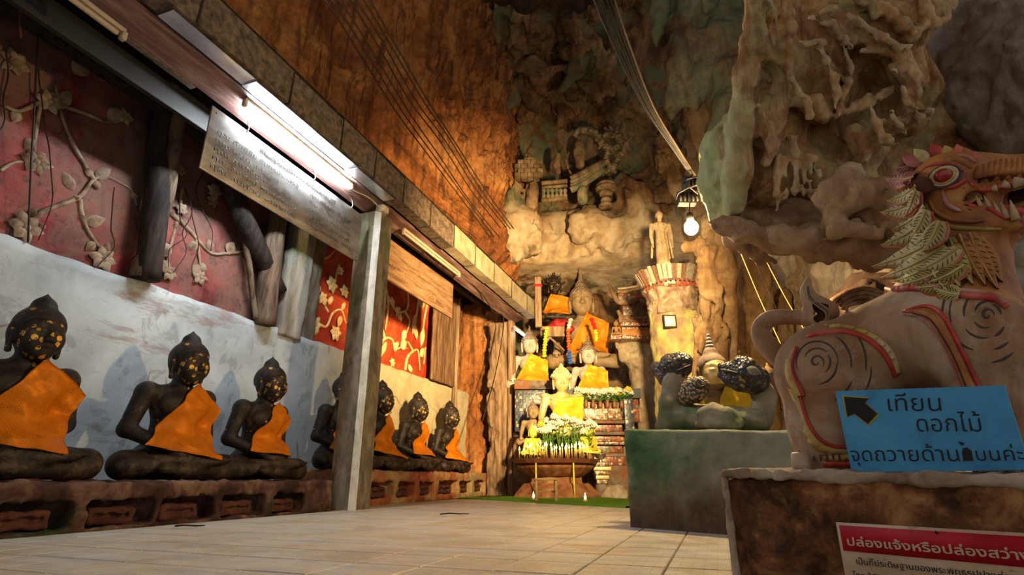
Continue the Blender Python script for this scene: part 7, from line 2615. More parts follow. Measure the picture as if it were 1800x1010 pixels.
lion = thing('lion_statue', 'big painted guardian lion statue with open toothed jaws on the pedestal', 'statue', ORG, math.atan2(UD[1], UD[0]))
t = NT('worn_lion_plaster', 0.75, 0, 0.3)
_p = t.pos()
_c = t.ramp(t.noise(_p, 2.4, 8, 0.62, 0.6), [(0.36, (0.21, 0.105, 0.048)), (0.5, (0.34, 0.21, 0.125)), (0.64, (0.46, 0.34, 0.245))])
_c = t.mix(t.ramp(t.noise(t.pos((2, 2, 0.6)), 3.5, 8, 0.7), [(0.48, 0.0), (0.62, 0.6)]), _c, (0.17, 0.075, 0.028))
_c = t.mix(t.ramp(t.noise(t.pos(off=(5, 5, 5)), 7, 8, 0.75), [(0.56, 0.0), (0.63, 0.45)]), _c, (0.42, 0.35, 0.29))
t.bump(t.noise(_p, 14, 8, 0.7), 0.3, 0.008)
M_LION = t.col(_c)
M_LORANGE = worn('lion_orange_paint', [(0.20, 0.06, 0.018), (0.34, 0.125, 0.03), (0.45, 0.21, 0.06)], 6, rough=0.55, bump=0.35, bsc=18, spec=0.4)
M_LRED = worn('lion_red_paint', [(0.28, 0.02, 0.015), (0.46, 0.045, 0.03), (0.55, 0.14, 0.12)], 8, rough=0.5, bump=0.2, bsc=20, spec=0.4)
M_LPINK = worn('lion_pink_edge', [(0.27, 0.06, 0.05), (0.40, 0.15, 0.13), (0.48, 0.30, 0.26)], 8, rough=0.6, bump=0.2, bsc=20)
M_LCREAM = worn('lion_mane_cream', [(0.34, 0.26, 0.11), (0.50, 0.43, 0.23), (0.58, 0.54, 0.36)], 5, rough=0.6, bump=0.3, bsc=18)
M_LOLIVE = worn('lion_mane_olive', [(0.26, 0.17, 0.04), (0.40, 0.33, 0.10), (0.48, 0.45, 0.22)], 6, rough=0.6, bump=0.3, bsc=18)
M_LYEL = worn('lion_yellow_band', [(0.33, 0.20, 0.05), (0.48, 0.35, 0.11), (0.52, 0.43, 0.24)], 7, rough=0.6, bump=0.3, bsc=18)
M_TOOTH = worn('lion_ivory', [(0.34, 0.23, 0.11), (0.48, 0.38, 0.23), (0.55, 0.47, 0.33)], 8, rough=0.45, bump=0.15, bsc=18)
M_STROKE = plain('charcoal_paint', (0.055, 0.042, 0.038), 0.7, var=0.3)
M_MOUTH = plain('dark_mouth', (0.03, 0.012, 0.009), 0.6)


class LS:
    """solid in the lion frame, fed with photo points on the lion's own plane"""
    def __init__(s, pts, pad, vox):
        A = np.array([loc3(lq(*p)) for p in pts])
        s.S = Solid(A.min(0) - pad, A.max(0) + pad, vox)

    def e(s, px, py, rx, ry, rz, dy=0.0, k=0.04, rot=0.0, cut=False):
        m = ls(px, py, dy)
        c = loc3(lq(px, py, dy))
        s.S.ell(c, (rx * m, ry, rz * m), k, rotm(0, rot, 0), cut)
        return s

    def c(s, pts, k=0.04, cut=False):
        P = [loc3(lq(q[0], q[1], q[3] if len(q) > 3 else 0)) for q in pts]
        R_ = [q[2] * ls(q[0], q[1], q[3] if len(q) > 3 else 0) for q in pts]
        s.S.chain(P, R_, k, cut)
        return s


B = LS([(1330, 260), (1900, 260), (1900, 830), (1330, 830)], (0.06, 0.36, 0.0), 0.0125)
# trunk
B.c([(1470, 640, 66), (1540, 618, 70), (1610, 598, 82), (1690, 590, 88)], 0.08)
B.e(1690, 600, 96, 0.235, 96, 0, 0.08)
B.e(1735, 612, 58, 0.20, 84, 0, 0.08)
# rump and thighs
for dy in (-0.10, 0.10):
    B.e(1456, 655, 92, 0.135, 88, dy, 0.05)
    B.e(1500, 655, 76, 0.12, 78, dy, 0.05, 0.3)
# hind legs
for dy in (-0.13, 0.13):
    B.c([(1462, 690, 74, dy), (1452, 735, 60, dy), (1456, 775, 52, dy), (1462, 800, 50, dy)], 0.05)
    B.c([(1440, 816, 15, dy), (1500, 816, 16, dy), (1540, 816, 14, dy - 0.02)], 0.03)
# forelegs
for dy in (-0.13, 0.14):
    B.e(1728, 600, 66, 0.11, 84, dy, 0.06)
    B.c([(1726, 640, 66, dy), (1744, 710, 52, dy), (1752, 770, 46, dy), (1756, 812, 44, dy)], 0.05)
    B.c([(1756, 818, 20, dy), (1830, 820, 18, dy)], 0.03)
# neck and head
B.c([(1672, 560, 82), (1680, 500, 74), (1692, 440, 58), (1694, 380, 54)], 0.06)
B.e(1676, 330, 66, 0.155, 62, 0, 0.05)
B.e(1690, 372, 58, 0.135, 36, 0, 0.05)
B.c([(1700, 306, 30, 0), (1745, 305, 30), (1800, 300, 26), (1850, 292, 24), (1880, 286, 18)], 0.03)
B.c([(1690, 388, 26), (1735, 392, 22), (1790, 398, 14), (1812, 392, 10)], 0.03)
for dy in (-0.07, 0.07):
    B.c([(1712, 312, 24, dy), (1770, 314, 18, dy), (1840, 302, 15, dy)], 0.03)
    B.c([(1700, 384, 20, dy), (1750, 392, 14, dy), (1800, 396, 9, dy * 0.7)], 0.03)
B.c([(1712, 350, 13, -0.2), (1712, 350, 13, 0.2)], 0.02, True)
B.c([(1722, 352, 14, 0), (1790, 358, 18, 0), (1860, 356, 26, 0)], 0.02, True)
B.S.field(lambda P: 0.003 * fbm(P * 9, 3), 0.06)
LV, LQ = relax(B.S.mesh(), 2, 0.4)
# head and neck painted orange, body bare plaster: two meshes of one surface
fcv = LV[LQ].mean(1)
nA, nB = loc3(lq(1560, 515)), loc3(lq(1775, 545))
side = (fcv[:, 2] - nA[2]) - (nB[2] - nA[2]) / (nB[0] - nA[0]) * (fcv[:, 0] - nA[0]) > 0


def submesh(V, Q, m):
    ids = np.unique(Q[m])
    r = -np.ones(len(V), int)
    r[ids] = np.arange(len(ids))
    return V[ids], r[Q[m]]


mk('body', submesh(LV, LQ, ~side), M_LION, lion)
mk('head_and_neck', submesh(LV, LQ, side), M_LORANGE, lion)
LB = bvh_of((LV, LQ))


def skin(px, py, off=0.0, dflt=0.0):
    """point on the near flank of the lion, reached straight across its body"""
    p = loc3(lq(px, py))
    # walk to where the body is met, so that the photo point is kept
    dy = dflt
    for _ in range(4):
        p = loc3(lq(px, py, dy))
        h = LB.ray_cast(Vector((p[0], -1.5, p[2])), Vector((0, 1, 0)))
        if h[0] is None:
            break
        dy = h[0].y - loc3(LPN)[1]
    p = loc3(lq(px, py, dy))
    p[1] -= off
    return p


def cord(name, pts, r, mat, n=None, off=0.0, flat=1.0, taper=False, sides=7, par=None):
    P2 = spline([(q[0], q[1], 0) for q in pts], n or 5 * len(pts))
    P = np.array([skin(q[0], q[1], off) for q in P2])
    for _ in range(2):
        P[1:-1, 1] = (P[:-2, 1] + 2 * P[1:-1, 1] + P[2:, 1]) / 4
    m = len(P)
    rr = np.full(m, r * ls(1600, 600)) if np.isscalar(r) else np.interp(np.linspace(0, 1, m), np.linspace(0, 1, len(r)), r) * ls(1600, 600)
    if taper:
        rr = rr * np.sin(np.linspace(0.25, PI - 0.25, m)) ** 0.6
    return mk(name, tube(P, rr, sides), mat, par or lion)


def patch(name, left, right, m, mat, bulge=0.012, rib=0, n=24, off=0.004):
    """raised panel between two edge lines given at photo points"""
    A = spline([(q[0], q[1], 0) for q in left], n)
    Bq = spline([(q[0], q[1], 0) for q in right], n)
    V = []
    for i in range(n):
        for j in range(m):
            u = j / (m - 1)
            q = A[i] * (1 - u) + Bq[i] * u
            p = skin(q[0], q[1])
            p[1] -= off + bulge * math.sin(PI * u) * (1 + 0.35 * math.sin(rib * i) if rib else 1)
            V.append(p)
    Fc = [(i * m + j, (i + 1) * m + j, (i + 1) * m + j + 1, i * m + j + 1) for i in range(n - 1) for j in range(m - 1)]
    return mk(name, (np.array(V), Fc), mat, lion)


# bands and painted strokes
cord('rump_band', [(1398, 590), (1430, 578), (1480, 574), (1525, 586), (1556, 608), (1572, 632), (1578, 655)], 5, M_LYEL, 40, 0.0)
cord('rump_band', [(1408, 596), (1440, 586), (1485, 583), (1522, 594), (1549, 615), (1566, 640), (1574, 660)], 5, M_LRED, 40, 0.0)
for k in range(11):
    a = k / 10
    q = spline([(1398, 588, 0), (1430, 576, 0), (1480, 572, 0), (1525, 584, 0), (1556, 606, 0), (1572, 630, 0)], 11)[k]
    p = skin(q[0], q[1], 0.012)
    mk('band_stud', sphere(p, 0.006, 7, 5), M_LYEL, lion)
patch('rump_fold', [(1386, 612), (1378, 630), (1378, 652), (1386, 674), (1404, 700)], [(1402, 612), (1394, 632), (1394, 652), (1402, 670), (1412, 694)], 5, M_LYEL, 0.02)
cord('rump_fold_edge', [(1402, 610), (1394, 632), (1394, 654), (1403, 674), (1414, 696)], 3.5, M_LRED, 20, 0.006)
cord('rump_fold_edge', [(1386, 610), (1377, 630), (1377, 654), (1386, 678), (1402, 702)], 2.5, M_LPINK, 20, 0.006)
patch('leg_flame', [(1376, 676), (1388, 715), (1400, 750), (1420, 782), (1450, 796), (1490, 800)], [(1404, 690), (1412, 720), (1424, 752), (1444, 776), (1466, 786), (1492, 788)], 5, M_LYEL, 0.012, 1.6, 28)
cord('leg_flame_edge', [(1406, 690), (1414, 720), (1426, 750), (1446, 774), (1468, 784), (1494, 786)], 3, M_LRED, 26, 0.006)
cord('leg_flame_edge', [(1374, 676), (1386, 715), (1398, 750), (1418, 784), (1450, 798), (1492, 802)], 2.5, M_LPINK, 26, 0.004)
for k, (px, py) in enumerate(((1378, 690), (1386, 712), (1392, 732), (1400, 752), (1411, 770))):
    a, b = skin(px + 6, py, 0.002), skin(px - 7, py + 6, -0.004)
    d_ = b - a
    L_ = np.linalg.norm(d_)
    d_ /= L_
    s_ = np.cross((0, -1, 0), d_)
    mk('flame_tip', xf(leaf_shape(0.010, max(L_, 0.03), 0.006), a, d_, s_, (0, -1, 0)), M_LYEL, lion)
def rootring(name, py, r, rr, mat, px=1462, w_=62):
    P = [skin(px + w_ * math.cos(a), py + r * math.sin(a), 0.0) for a in np.linspace(PI * 1.04, 0.1, 16)]
    mk(name, tube(P, rr, 8), mat, lion)


cord('paw_ring', [(1404, 797), (1430, 803), (1470, 804), (1510, 802)], 6, M_LYEL, 18, 0.0)
cord('paw_ring', [(1402, 806), (1430, 813), (1470, 814), (1520, 812)], 7, M_LRED, 18, -0.002)
for k in range(9):
    p = skin(1412 + 11 * k, 804 + 2 * math.sin(k), 0.012)
    mk('ring_notch', sphere(p, (0.004, 0.003, 0.012), 6, 4), M_STROKE, lion)
patch('shoulder_flame', [(1590, 551), (1618, 556), (1640, 572), (1658, 598), (1676, 636), (1698, 690), (1716, 726)], [(1591, 548), (1626, 540), (1652, 548), (1672, 578), (1694, 622), (1722, 680), (1742, 722)], 6, M_LORANGE, 0.022, 0, 32)
cord('flame_edge', [(1590, 550), (1618, 557), (1640, 573), (1658, 599), (1676, 637), (1698, 691), (1716, 726)], 3.5, M_LPINK, 32, 0.008)
cord('flame_edge', [(1591, 548), (1626, 539), (1652, 547), (1672, 577), (1694, 621), (1722, 679), (1742, 721)], 3.2, M_LRED, 32, 0.010)
for k in range(4):
    u = 0.25 + 0.17 * k
    A = [(1610, 551), (1640, 562), (1662, 592), (1684, 632), (1708, 690), (1724, 724)]
    cord('flame_rib', [(q[0] + (u - 0.5) * 16, q[1] - (u - 0.5) * 10) for q in A], 1.6, M_NICHE if k % 2 else M_LORANGE, 26, 0.026 - abs(u - 0.5) * 0.03)


def strokes(cx, cy, arcs, r=2.4):
    for (ra, rb, a0, a1) in arcs:
        n = max(4, int(abs(a1 - a0) / 0.35))
        pts = [(cx + (ra + (rb - ra) * i / n) * math.cos(a0 + (a1 - a0) * i / n), cy + (ra + (rb - ra) * i / n) * math.sin(a0 + (a1 - a0) * i / n)) for i in range(n + 1)]
        cord('painted_stroke', pts, r, M_STROKE, 3 * n, -0.0022, taper=True, sides=6)


strokes(1435, 636, [(3, 14, 0, 7.2), (22, 25, 3.4, 5.6), (24, 24, -0.6, 0.9), (34, 38, 2.2, 6.6), (36, 40, 0.0, 1.6), (56, 62, -1.0, 0.2), (84, 88, -0.85, 0.25), (70, 74, 0.45, 1.15), (96, 100, 0.05, 0.75)])
strokes(1735, 553, [(3, 12, 0, 6.6), (22, 24, 3.3, 5.2), (20, 24, -1.2, 0.0), (22, 26, 1.4, 2.7), (40, 44, 3.0, 4.0), (40, 46, 1.5, 2.6), (36, 40, 0.6, 1.3), (64, 70, 2.7, 4.4), (66, 70, 1.9, 2.6), (60, 62, 0.9, 1.4), (78, 80, 3.1, 3.7), (80, 84, 0.95, 1.5)])

# tail
tp_ = [(1392, 640, 20), (1364, 622, 19), (1342, 598, 18), (1338, 576, 16), (1354, 560, 15), (1385, 557, 13), (1422, 560, 12)]
P = spline([loc3(lq(q[0], q[1], -0.02)) for q in tp_], 36)
mk('tail', tube(P, np.interp(np.linspace(0, 1, 36), np.linspace(0, 1, 7), [q[2] * ls(1380, 590) for q in tp_]), 14), M_LION, lion)
S = LS([(1400, 480), (1480, 590)], 0.06, 0.006)
S.c([(1420, 562, 13, -0.02), (1422, 545, 11, -0.02)], 0.02)
S.c([(1425, 562, 9, -0.02), (1445, 562, 17, -0.02), (1452, 548, 19, -0.02), (1438, 536, 15, -0.02), (1424, 524, 11, -0.02), (1418, 508, 8, -0.02), (1420, 494, 4, -0.02), (1422, 488, 2, -0.02)], 0.02)
S.c([(1412, 520, 4, -0.02), (1409, 510, 2, -0.02)], 0.01)
S.c([(1420, 534, 7, -0.02), (1411, 522, 4, -0.02)], 0.01)
S.c([(1434, 551, 2.5, -0.08), (1434, 551, 2.5, 0.05)], 0.01, True)
mk('tail_flame', relax(S.S.mesh(), 1, 0.3), M_LION, lion)
for k in range(3):
    P = spline([loc3(lq(q[0] - 3 * k + 3, q[1] + 2 * k, -0.056)) for q in ((1420, 500), (1424, 520), (1440, 534), (1455, 546), (1452, 562), (1438, 566))], 26)
    mk('tail_groove', tube(P, 0.0035, 5), M_POSTB if k == 1 else M_LION, lion)

# mane of long leaves
def feather(base, tip, w_, mat, curve=6, off=0.02, edge=True, name='mane_leaf'):
    b, e = np.array(base, float), np.array(tip, float)
    n = 10
    mid = (b + e) / 2 + np.array([-(e - b)[1], (e - b)[0]]) / np.linalg.norm(e - b) * curve
    C = spline([(b[0], b[1], 0), (mid[0], mid[1], 0), (e[0], e[1], 0)], n)
    P = []
    last = None
    for q in C:
        h = skin(q[0], q[1], off)
        P.append(h)
    P = np.array(P)
    # keep the leaf smooth where it runs out past the neck
    P[:, 1] = np.minimum(P[:, 1], loc3(LPN)[1] - 0.03)
    for _ in range(9):
        P[1:-1] = (P[:-2] + 2 * P[1:-1] + P[2:]) / 4
    T = np.gradient(P, axis=0)
    T /= np.linalg.norm(T, axis=1)[:, None]
    s_ = np.cross(np.tile((0, -1.0, 0), (n, 1)), T)
    s_ /= np.linalg.norm(s_, axis=1)[:, None]
    m = ls(1600, 400)
    V = []
    for i in range(n):
        u = i / (n - 1)
        ww = 1.35 * w_ * m * (0.6 + 0.6 * math.sin(PI * min(u * 1.1, 1) ** 0.9)) * (1 - u ** 4) * (1 + 0.04 * (-1) ** i) + 0.0008
        V += [P[i] - s_[i] * ww + (0, 0.006, 0), P[i] - s_[i] * ww * 0.5 + (0, -0.006, 0), P[i] + (0, -0.003, 0), P[i] + s_[i] * ww * 0.5 + (0, -0.006, 0), P[i] + s_[i] * ww + (0, 0.006, 0)]
    Fc = [(i * 5 + j, (i + 1) * 5 + j, (i + 1) * 5 + j + 1, i * 5 + j + 1) for i in range(n - 1) for j in range(4)]
    nv = len(V)
    V = np.array(V)
    V = np.vstack([V, V + (0, 0.02, 0)])
    Fc += [(f[3] + nv, f[2] + nv, f[1] + nv, f[0] + nv) for f in Fc]
    for i in range(n - 1):
        Fc += [(i * 5 + nv, (i + 1) * 5 + nv, (i + 1) * 5, i * 5), (i * 5 + 4, (i + 1) * 5 + 4, (i + 1) * 5 + 4 + nv, i * 5 + 4 + nv)]
    o = mk(name, (V, Fc), mat, lion)
    mk('leaf_rib', tube(P + (0, -0.006, 0), np.linspace(0.0040, 0.0014, n), 5), M_LYEL if mat is not M_LOLIVE else M_LCREAM, o)
    for i in range(1, n - 2):
        for sg in (-1, 1):
            ww = 1.35 * w_ * m * (0.6 + 0.6 * math.sin(PI * min(i / (n - 1) * 1.1, 1) ** 0.9)) * (1 - (i / (n - 1)) ** 4)
            a = P[i] + s_[i] * sg * ww * 0.30 + (0, -0.0065, 0)
            c = P[i] + s_[i] * sg * ww * 0.78 + T[i] * ww * 0.45 + (0, -0.0035, 0)
            mk('leaf_slit', tube([a, (a + c) / 2 + (0, -0.001, 0), c], [0.0006, 0.0014, 0.0006], 4), M_NICHE, o)
    if edge:
        sd = np.array([V[i * 5 + 4] for i in range(n)])
        mk('leaf_edge', tube(sd + (0, -0.002, 0), np.linspace(0.0036, 0.0016, n), 5), M_LRED, o)
    return o


FE = [((1690, 520), (1642, 506), 9, M_LOLIVE, -3), ((1670, 500), (1612, 508), 9, M_LOLIVE, -3), ((1655, 480), (1590, 503), 9, M_LOLIVE, -4), ((1640, 470), (1572, 498), 9, M_LOLIVE, -5),
      ((1700, 470), (1640, 500), 9, M_LOLIVE, -4), ((1690, 440), (1620, 480), 10, M_LCREAM, -5),
      ((1668, 436), (1556, 492), 11, M_LCREAM, -8), ((1660, 420), (1541, 473), 12, M_LCREAM, -10), ((1652, 402), (1582, 458), 11, M_LCREAM, -8), ((1642, 388), (1557, 437), 12, M_LCREAM, -9),
      ((1634, 372), (1577, 412), 10, M_LCREAM, -7), ((1626, 356), (1558, 381), 11, M_LCREAM, -8), ((1620, 338), (1570, 361), 9, M_LCREAM, -6), ((1616, 322), (1569, 323), 10, M_LPINK, -5), ((1618, 300), (1585, 305), 8, M_LPINK, -4),
      ((1622, 346), (1598, 398), 8, M_LCREAM, -4), ((1640, 380), (1612, 432), 9, M_LCREAM, -4), ((1664, 400), (1636, 452), 10, M_LCREAM, -4)]
for k, (b, e, w_, m, c) in enumerate(FE):
    feather(b, e, w_, m, c, 0.018 + 0.0035 * k)
for k, (b, e, w_, m) in enumerate((((1672, 420), (1712, 500), 8, M_LOLIVE), ((1690, 414), (1735, 502), 8, M_LORANGE), ((1708, 412), (1756, 508), 8, M_LORANGE), ((1656, 440), (1690, 505), 8, M_LOLIVE), ((1724, 420), (1764, 496), 7, M_LORANGE), ((1640, 470), (1672, 515), 7, M_LOLIVE))):
    feather(b, e, w_, m, 5, 0.014 + 0.002 * k, False, 'neck_leaf')
cord('mane_collar', [(1562, 512), (1600, 506), (1650, 510), (1700, 520), (1745, 524), (1772, 540)], 6, M_LRED, 36, 0.008)
cord('mane_collar', [(1628, 486), (1640, 500), (1668, 510), (1710, 514), (1748, 520), (1770, 536)], 4, M_LPINK, 30, 0.022)
for k in range(13):
    a = k / 12
    mk('collar_scallop', sphere(skin(1566 + 9 * k, 510 - 5 * math.sin(PI * a), 0.014), (0.013, 0.010, 0.010), 8, 5), M_LPINK if k % 2 else M_LRED, lion)

# face
def onface(px, py, off=0.0):
    return skin(px, py, off)


ec = onface(1660, 311, 0.0)
m_ = ls(1660, 311)
mk('eye_socket', sphere(ec + (0, 0.012, 0), (22 * m_, 0.028, 19 * m_), 20, 12), M_TOOTH, lion)
eb = mk('eyeball', sphere(ec + (0, -0.010, 0), (13 * m_, 0.028, 12 * m_), 20, 12), plain('glossy_red_eye', (0.26, 0.018, 0.016), 0.25, 0, 0.6), lion)
for r, mt, o in ((14.5, M_LYEL, 0.012), (18, M_STONEW, 0.008), (21.5, M_STROKE, 0.002)):
    P = [ec + (r * m_ * math.cos(a), -o, r * 0.86 * m_ * math.sin(a)) for a in np.linspace(0, 2 * PI, 25)]
    mk('eye_ring', tube(P, 0.0045, 6), mt, lion)
def fc_(name, pts, r, mat, off=0.006, n=24, taper=False):
    return cord(name, pts, r * 0.85, mat, n, off - 0.008, taper=True)


fc_('brow_ridge', [(1612, 296), (1622, 286), (1640, 280), (1664, 278), (1690, 284), (1706, 296)], 8, M_LORANGE, 0.004)
fc_('brow_line', [(1616, 306), (1630, 294), (1650, 288), (1676, 290), (1694, 302)], 3.5, M_LRED, 0.012)
fc_('brow_line', [(1620, 282), (1640, 274), (1668, 272), (1700, 276), (1716, 286)], 4, M_LPINK, 0.010)
fc_('cheek_ridge', [(1634, 352), (1646, 372), (1672, 386), (1706, 390), (1730, 388)], 5, M_LORANGE, 0.012)
fc_('cheek_ridge', [(1626, 356), (1642, 384), (1668, 398), (1710, 402), (1760, 402)], 6, M_LOLIVE, 0.006)
fc_('cheek_flame', [(1658, 336), (1664, 330), (1678, 328), (1690, 322), (1700, 316)], 5, M_LRED, 0.014)
fc_('cheek_flame', [(1658, 336), (1662, 352), (1672, 364), (1690, 372)], 5, M_LPINK, 0.014)
for k in range(6):
    a = (1672 + 6 * k, 332 + 8 * k)
    fc_('cheek_groove', [(a[0] - 4, a[1] - 6 + k * 0.5), (a[0] + 8, a[1] - 8 + k)], 2.4, M_NICHE, 0.004, 8, True)
fc_('upper_lip', [(1704, 318), (1712, 328), (1726, 333), (1745, 332), (1770, 324), (1795, 316), (1830, 306)], 4.5, M_LRED, 0.010, 34)
fc_('lower_lip', [(1694, 330), (1695, 350), (1702, 360), (1722, 364), (1742, 368), (1760, 380), (1784, 386), (1800, 384)], 4.5, M_LRED, 0.010, 36)
for k in range(9):
    x = 1722 + 10 * k
    P = [onface(x - 1, 314 - 1.2 * k, 0.008), onface(x, 300 - 1.6 * k, 0.008), lq(x, 282 - 1.2 * k)]
    P[2] = loc3(P[2]) + (0, 0, -0.002)
    mk('snout_ridge', tube(spline(P, 10), [0.012] * 9 + [0.008], 7), M_LORANGE, lion)
    fc_('lip_fold', [(x - 2, 322 - 1.2 * k), (x + 3, 312 - 1.4 * k)], 3.4, M_LORANGE if k % 2 else M_NICHE, 0.008, 6)
def tooth(px, py, tx, ty, r, name='tooth', dy=None):
    a = onface(px, py, 0.0) if dy is None else loc3(lq(px, py, dy))
    b = loc3(lq(tx, ty, 0))
    b[1] = a[1] - 0.004
    mk(name, tube([a, a * 0.6 + b * 0.4, b], [r * m_, r * m_ * 0.8, 0.0012], 8), M_TOOTH, lion)


S = Solid(onface(1712, 338) - 0.1, onface(1712, 338) + 0.1, 0.006)
a = onface(1700, 320, 0.012)
b = loc3(lq(1712, 342, 0)); b[1] = a[1]
c = loc3(lq(1708, 356, 0)); c[1] = a[1]
b[1] = a[1] - 0.012
S.chain([a, b, c], [7 * m_, 10 * m_, 6 * m_], 0.01)
mk('fang', S.mesh(), M_TOOTH, lion)
yy_ = onface(1745, 318)[1]
dyt = float(yy_ - loc3(LPN)[1])
for (px, py, tx, ty, r) in ((1732, 330, 1732, 347, 6), (1752, 330, 1752, 349, 7), (1771, 323, 1772, 345, 8), (1792, 316, 1794, 347, 10), (1818, 312, 1820, 340, 8)):
    tooth(px, py, tx, ty, r, dy=dyt + 0.012)
for (px, py, tx, ty, r) in ((1726, 366, 1728, 357, 4), (1742, 369, 1742, 358, 4), (1758, 378, 1758, 368, 4), (1771, 384, 1771, 370, 5), (1786, 387, 1787, 366, 6)):
    tooth(px, py, tx, ty, r, dy=dyt + 0.016)
mk('mouth_cavity', box(loc3(lq(1700, 376, 0.04)), loc3(lq(1850, 322, 0.09)), 0.02), M_MOUTH, lion)
mk('tongue', tube(spline([loc3(lq(q[0], q[1], -0.02)) for q in ((1715, 362), (1750, 368), (1790, 376), (1820, 374))], 14), [0.024] * 10 + [0.02, 0.016, 0.012, 0.006], 8), M_LRED, lion)
# ear and crest
ear0, ear1 = onface(1645, 322, 0.02), onface(1612, 322, 0.03)
ed = ear1 - ear0
eL = np.linalg.norm(ed)
mk('ear', xf(leaf_shape(0.030, 0.10, 0.02), onface(1650, 330, 0.014), np.array([-0.86, -0.25, 0.44]), np.array([0.42, 0, 0.88]), np.array([0, -1, 0.1])), M_NICHE, lion)
S = LS([(1600, 300), (1660, 360)], 0.05, 0.006)
S.S.ell(onface(1632, 332, 0.004), (22 * m_, 0.02, 20 * m_), 0.01, rotm(0, 0.5, 0))
S.S.ell(onface(1628, 330, 0.026), (12 * m_, 0.02, 10 * m_), 0.01, rotm(0, 0.5, 0), True)
mk('ear', S.S.mesh(), M_NICHE, lion)
for k, (px, py, hx, hy, m) in enumerate(((1618, 284, -18, -8, M_LPINK), (1632, 276, -14, -10, M_LCREAM), (1652, 270, -8, -12, M_LRED), (1668, 270, -4, -10, M_LYEL), (1686, 272, -2, -13, M_LRED), (1702, 276, -4, -12, M_LORANGE), (1716, 282, -6, -10, M_LRED))):
    for dy in (-0.09, 0.05):
        a = loc3(lq(px, py + 8, dy))
        b = loc3(lq(px + 1.9 * hx, py + 1.5 * hy, dy))
        d_ = b - a
        L_ = np.linalg.norm(d_)
        d_ /= L_
        mk('crest_leaf', xf(leaf_shape(0.020, L_, 0.012), a, d_, np.cross((0, -1, 0), d_), (0, -1, 0)), m, lion)
        # a back so that the leaf has body
        mk('crest_leaf', xf(leaf_shape(0.020, L_, 0.012), a + (0, 0.006, 0), d_, np.cross((0, 1, 0), d_), (0, 1, 0)), m, lion)
# curled beard
P = spline([loc3(lq(q[0], q[1], 0.0)) for q in ((1792, 396), (1778, 402), (1760, 420), (1750, 446), (1752, 470), (1762, 492), (1770, 520))], 30)
mk('beard', tube(P, np.interp(np.linspace(0, 1, 30), [0, .2, .5, .8, 1], [0.026, 0.040, 0.044, 0.036, 0.026]), 14), M_LORANGE, lion)
for k in range(4):
    o = np.array([(-0.012 + 0.012 * k), -0.040 + 0.008 * abs(k - 1.5), 0])
    mk('beard_groove', tube(P[3:] + o, 0.004, 5), M_NICHE if k % 2 else M_LRED, lion)
S = LS([(1710, 400), (1740, 450)], 0.06, 0.008)
S.c([(1712, 414, 8, -0.03), (1722, 420, 10, -0.03), (1722, 436, 7, -0.03)], 0.02)
mk('throat_lobe', S.S.mesh(), M_LRED, lion)
mk('chin_tuft', xf(leaf_shape(0.02, 0.07, 0.015), loc3(lq(1790, 398, -0.06)), np.array([0.7, 0, 0.6]), np.array([-0.6, 0, 0.7]), np.array([0, -1, 0])), M_LPINK, lion)

# carved plaque on the boulders behind the lion
pl_ = thing('carved_scroll', 'dark carved scroll ornament between the tail and the mane of the lion', 'carving', at(1520, 535, d=4.74))
for k in range(4):
    P = spline([at(q[0], q[1] + 7 * k, d=4.74) for q in ((1462 + 8 * k, 528), (1490, 512 + k), (1520, 506 + k), (1552 - 3 * k, 516), (1560 - 6 * k, 526))], 24)
    mk('scroll_band', tube(P, 0.022, 7), M_BOATD, pl_, world=True)
P = spline([at(1530 + 9 * math.cos(a) * (1 - a / 9), 536 + 8 * math.sin(a) * (1 - a / 9), d=4.70) for a in np.linspace(0, 7, 9)], 30)
mk('scroll_curl', tube(P, 0.014, 6), M_BOATD, pl_, world=True)
# wrought curls under the belly
wr_ = thing('scroll_ironwork', 'dark curled ironwork seen under the belly of the lion', 'ironwork', lq(1625, 815, 0.34))
for k, (px, py) in enumerate(((1585, 690), (1604, 672), (1622, 692), (1640, 676), (1652, 664))):
    P = spline([lq(px + 12 * math.cos(a) * (1 - a / 8), py + 12 * math.sin(a) * (1 - a / 8), 0.36) for a in np.linspace(-1, 5.5, 10)], 26)
    mk('iron_curl', tube(P, 0.006, 6), plain('grey_iron', (0.16, 0.15, 0.14), 0.4), wr_, world=True)
    mk('iron_stem', tube([lq(px, py + 10, 0.36), lq(px + 4, 825, 0.36)], 0.006, 6), M_BLACK, wr_, world=True)

# ------------------------------------------------------------------ signs and small things at the lion's feet
SG = C0 + VD * 0.07
def sgq(px, py, dv=0.0):
    return at(px, py, pl=(SG + VD * dv, VD))


bl_ = sgq(1497, 829)
br_ = sgq(1812, 826)
tl = at(1468, 687, pl=(SG + VD * 0.012, VD))
tr = at(1766, 677, pl=(SG + VD * 0.012, VD))
t = NT('blue_painted_board', 0.55, 0, 0.35)
_c = t.ramp(t.noise(t.pos(), 5, 7, 0.65), [(0.36, (0.03, 0.19, 0.42)), (0.5, (0.045, 0.27, 0.56)), (0.64, (0.06, 0.31, 0.62))])
_c = t.mix(t.ramp(t.noise(t.pos((1, 1, 3)), 9, 6, 0.75), [(0.62, 0.0), (0.72, 0.6)]), _c, (0.05, 0.08, 0.12))
M_BLUE = t.col(_c)
bs_ = thing('blue_sign', 'hand lettered blue board with a black arrow leaning against the lion', 'sign', (bl_ + br_) / 2)
Us = br_ - bl_
Us /= np.linalg.norm(Us)
Ws = (tl - bl_)
Ws = Ws - Us * (Ws @ Us)
Hs = np.linalg.norm(Ws)
Ws /= Hs
Ns = np.cross(Us, Ws)
s2 = lambda P: np.array([(P - bl_) @ Us, (P - bl_) @ Ws])
quad = [s2(bl_), s2(br_), s2(tr), s2(tl)]
V, Fc = prism([tuple(q) for q in quad], 0.008, 2)
V[:, 2] -= 0.008
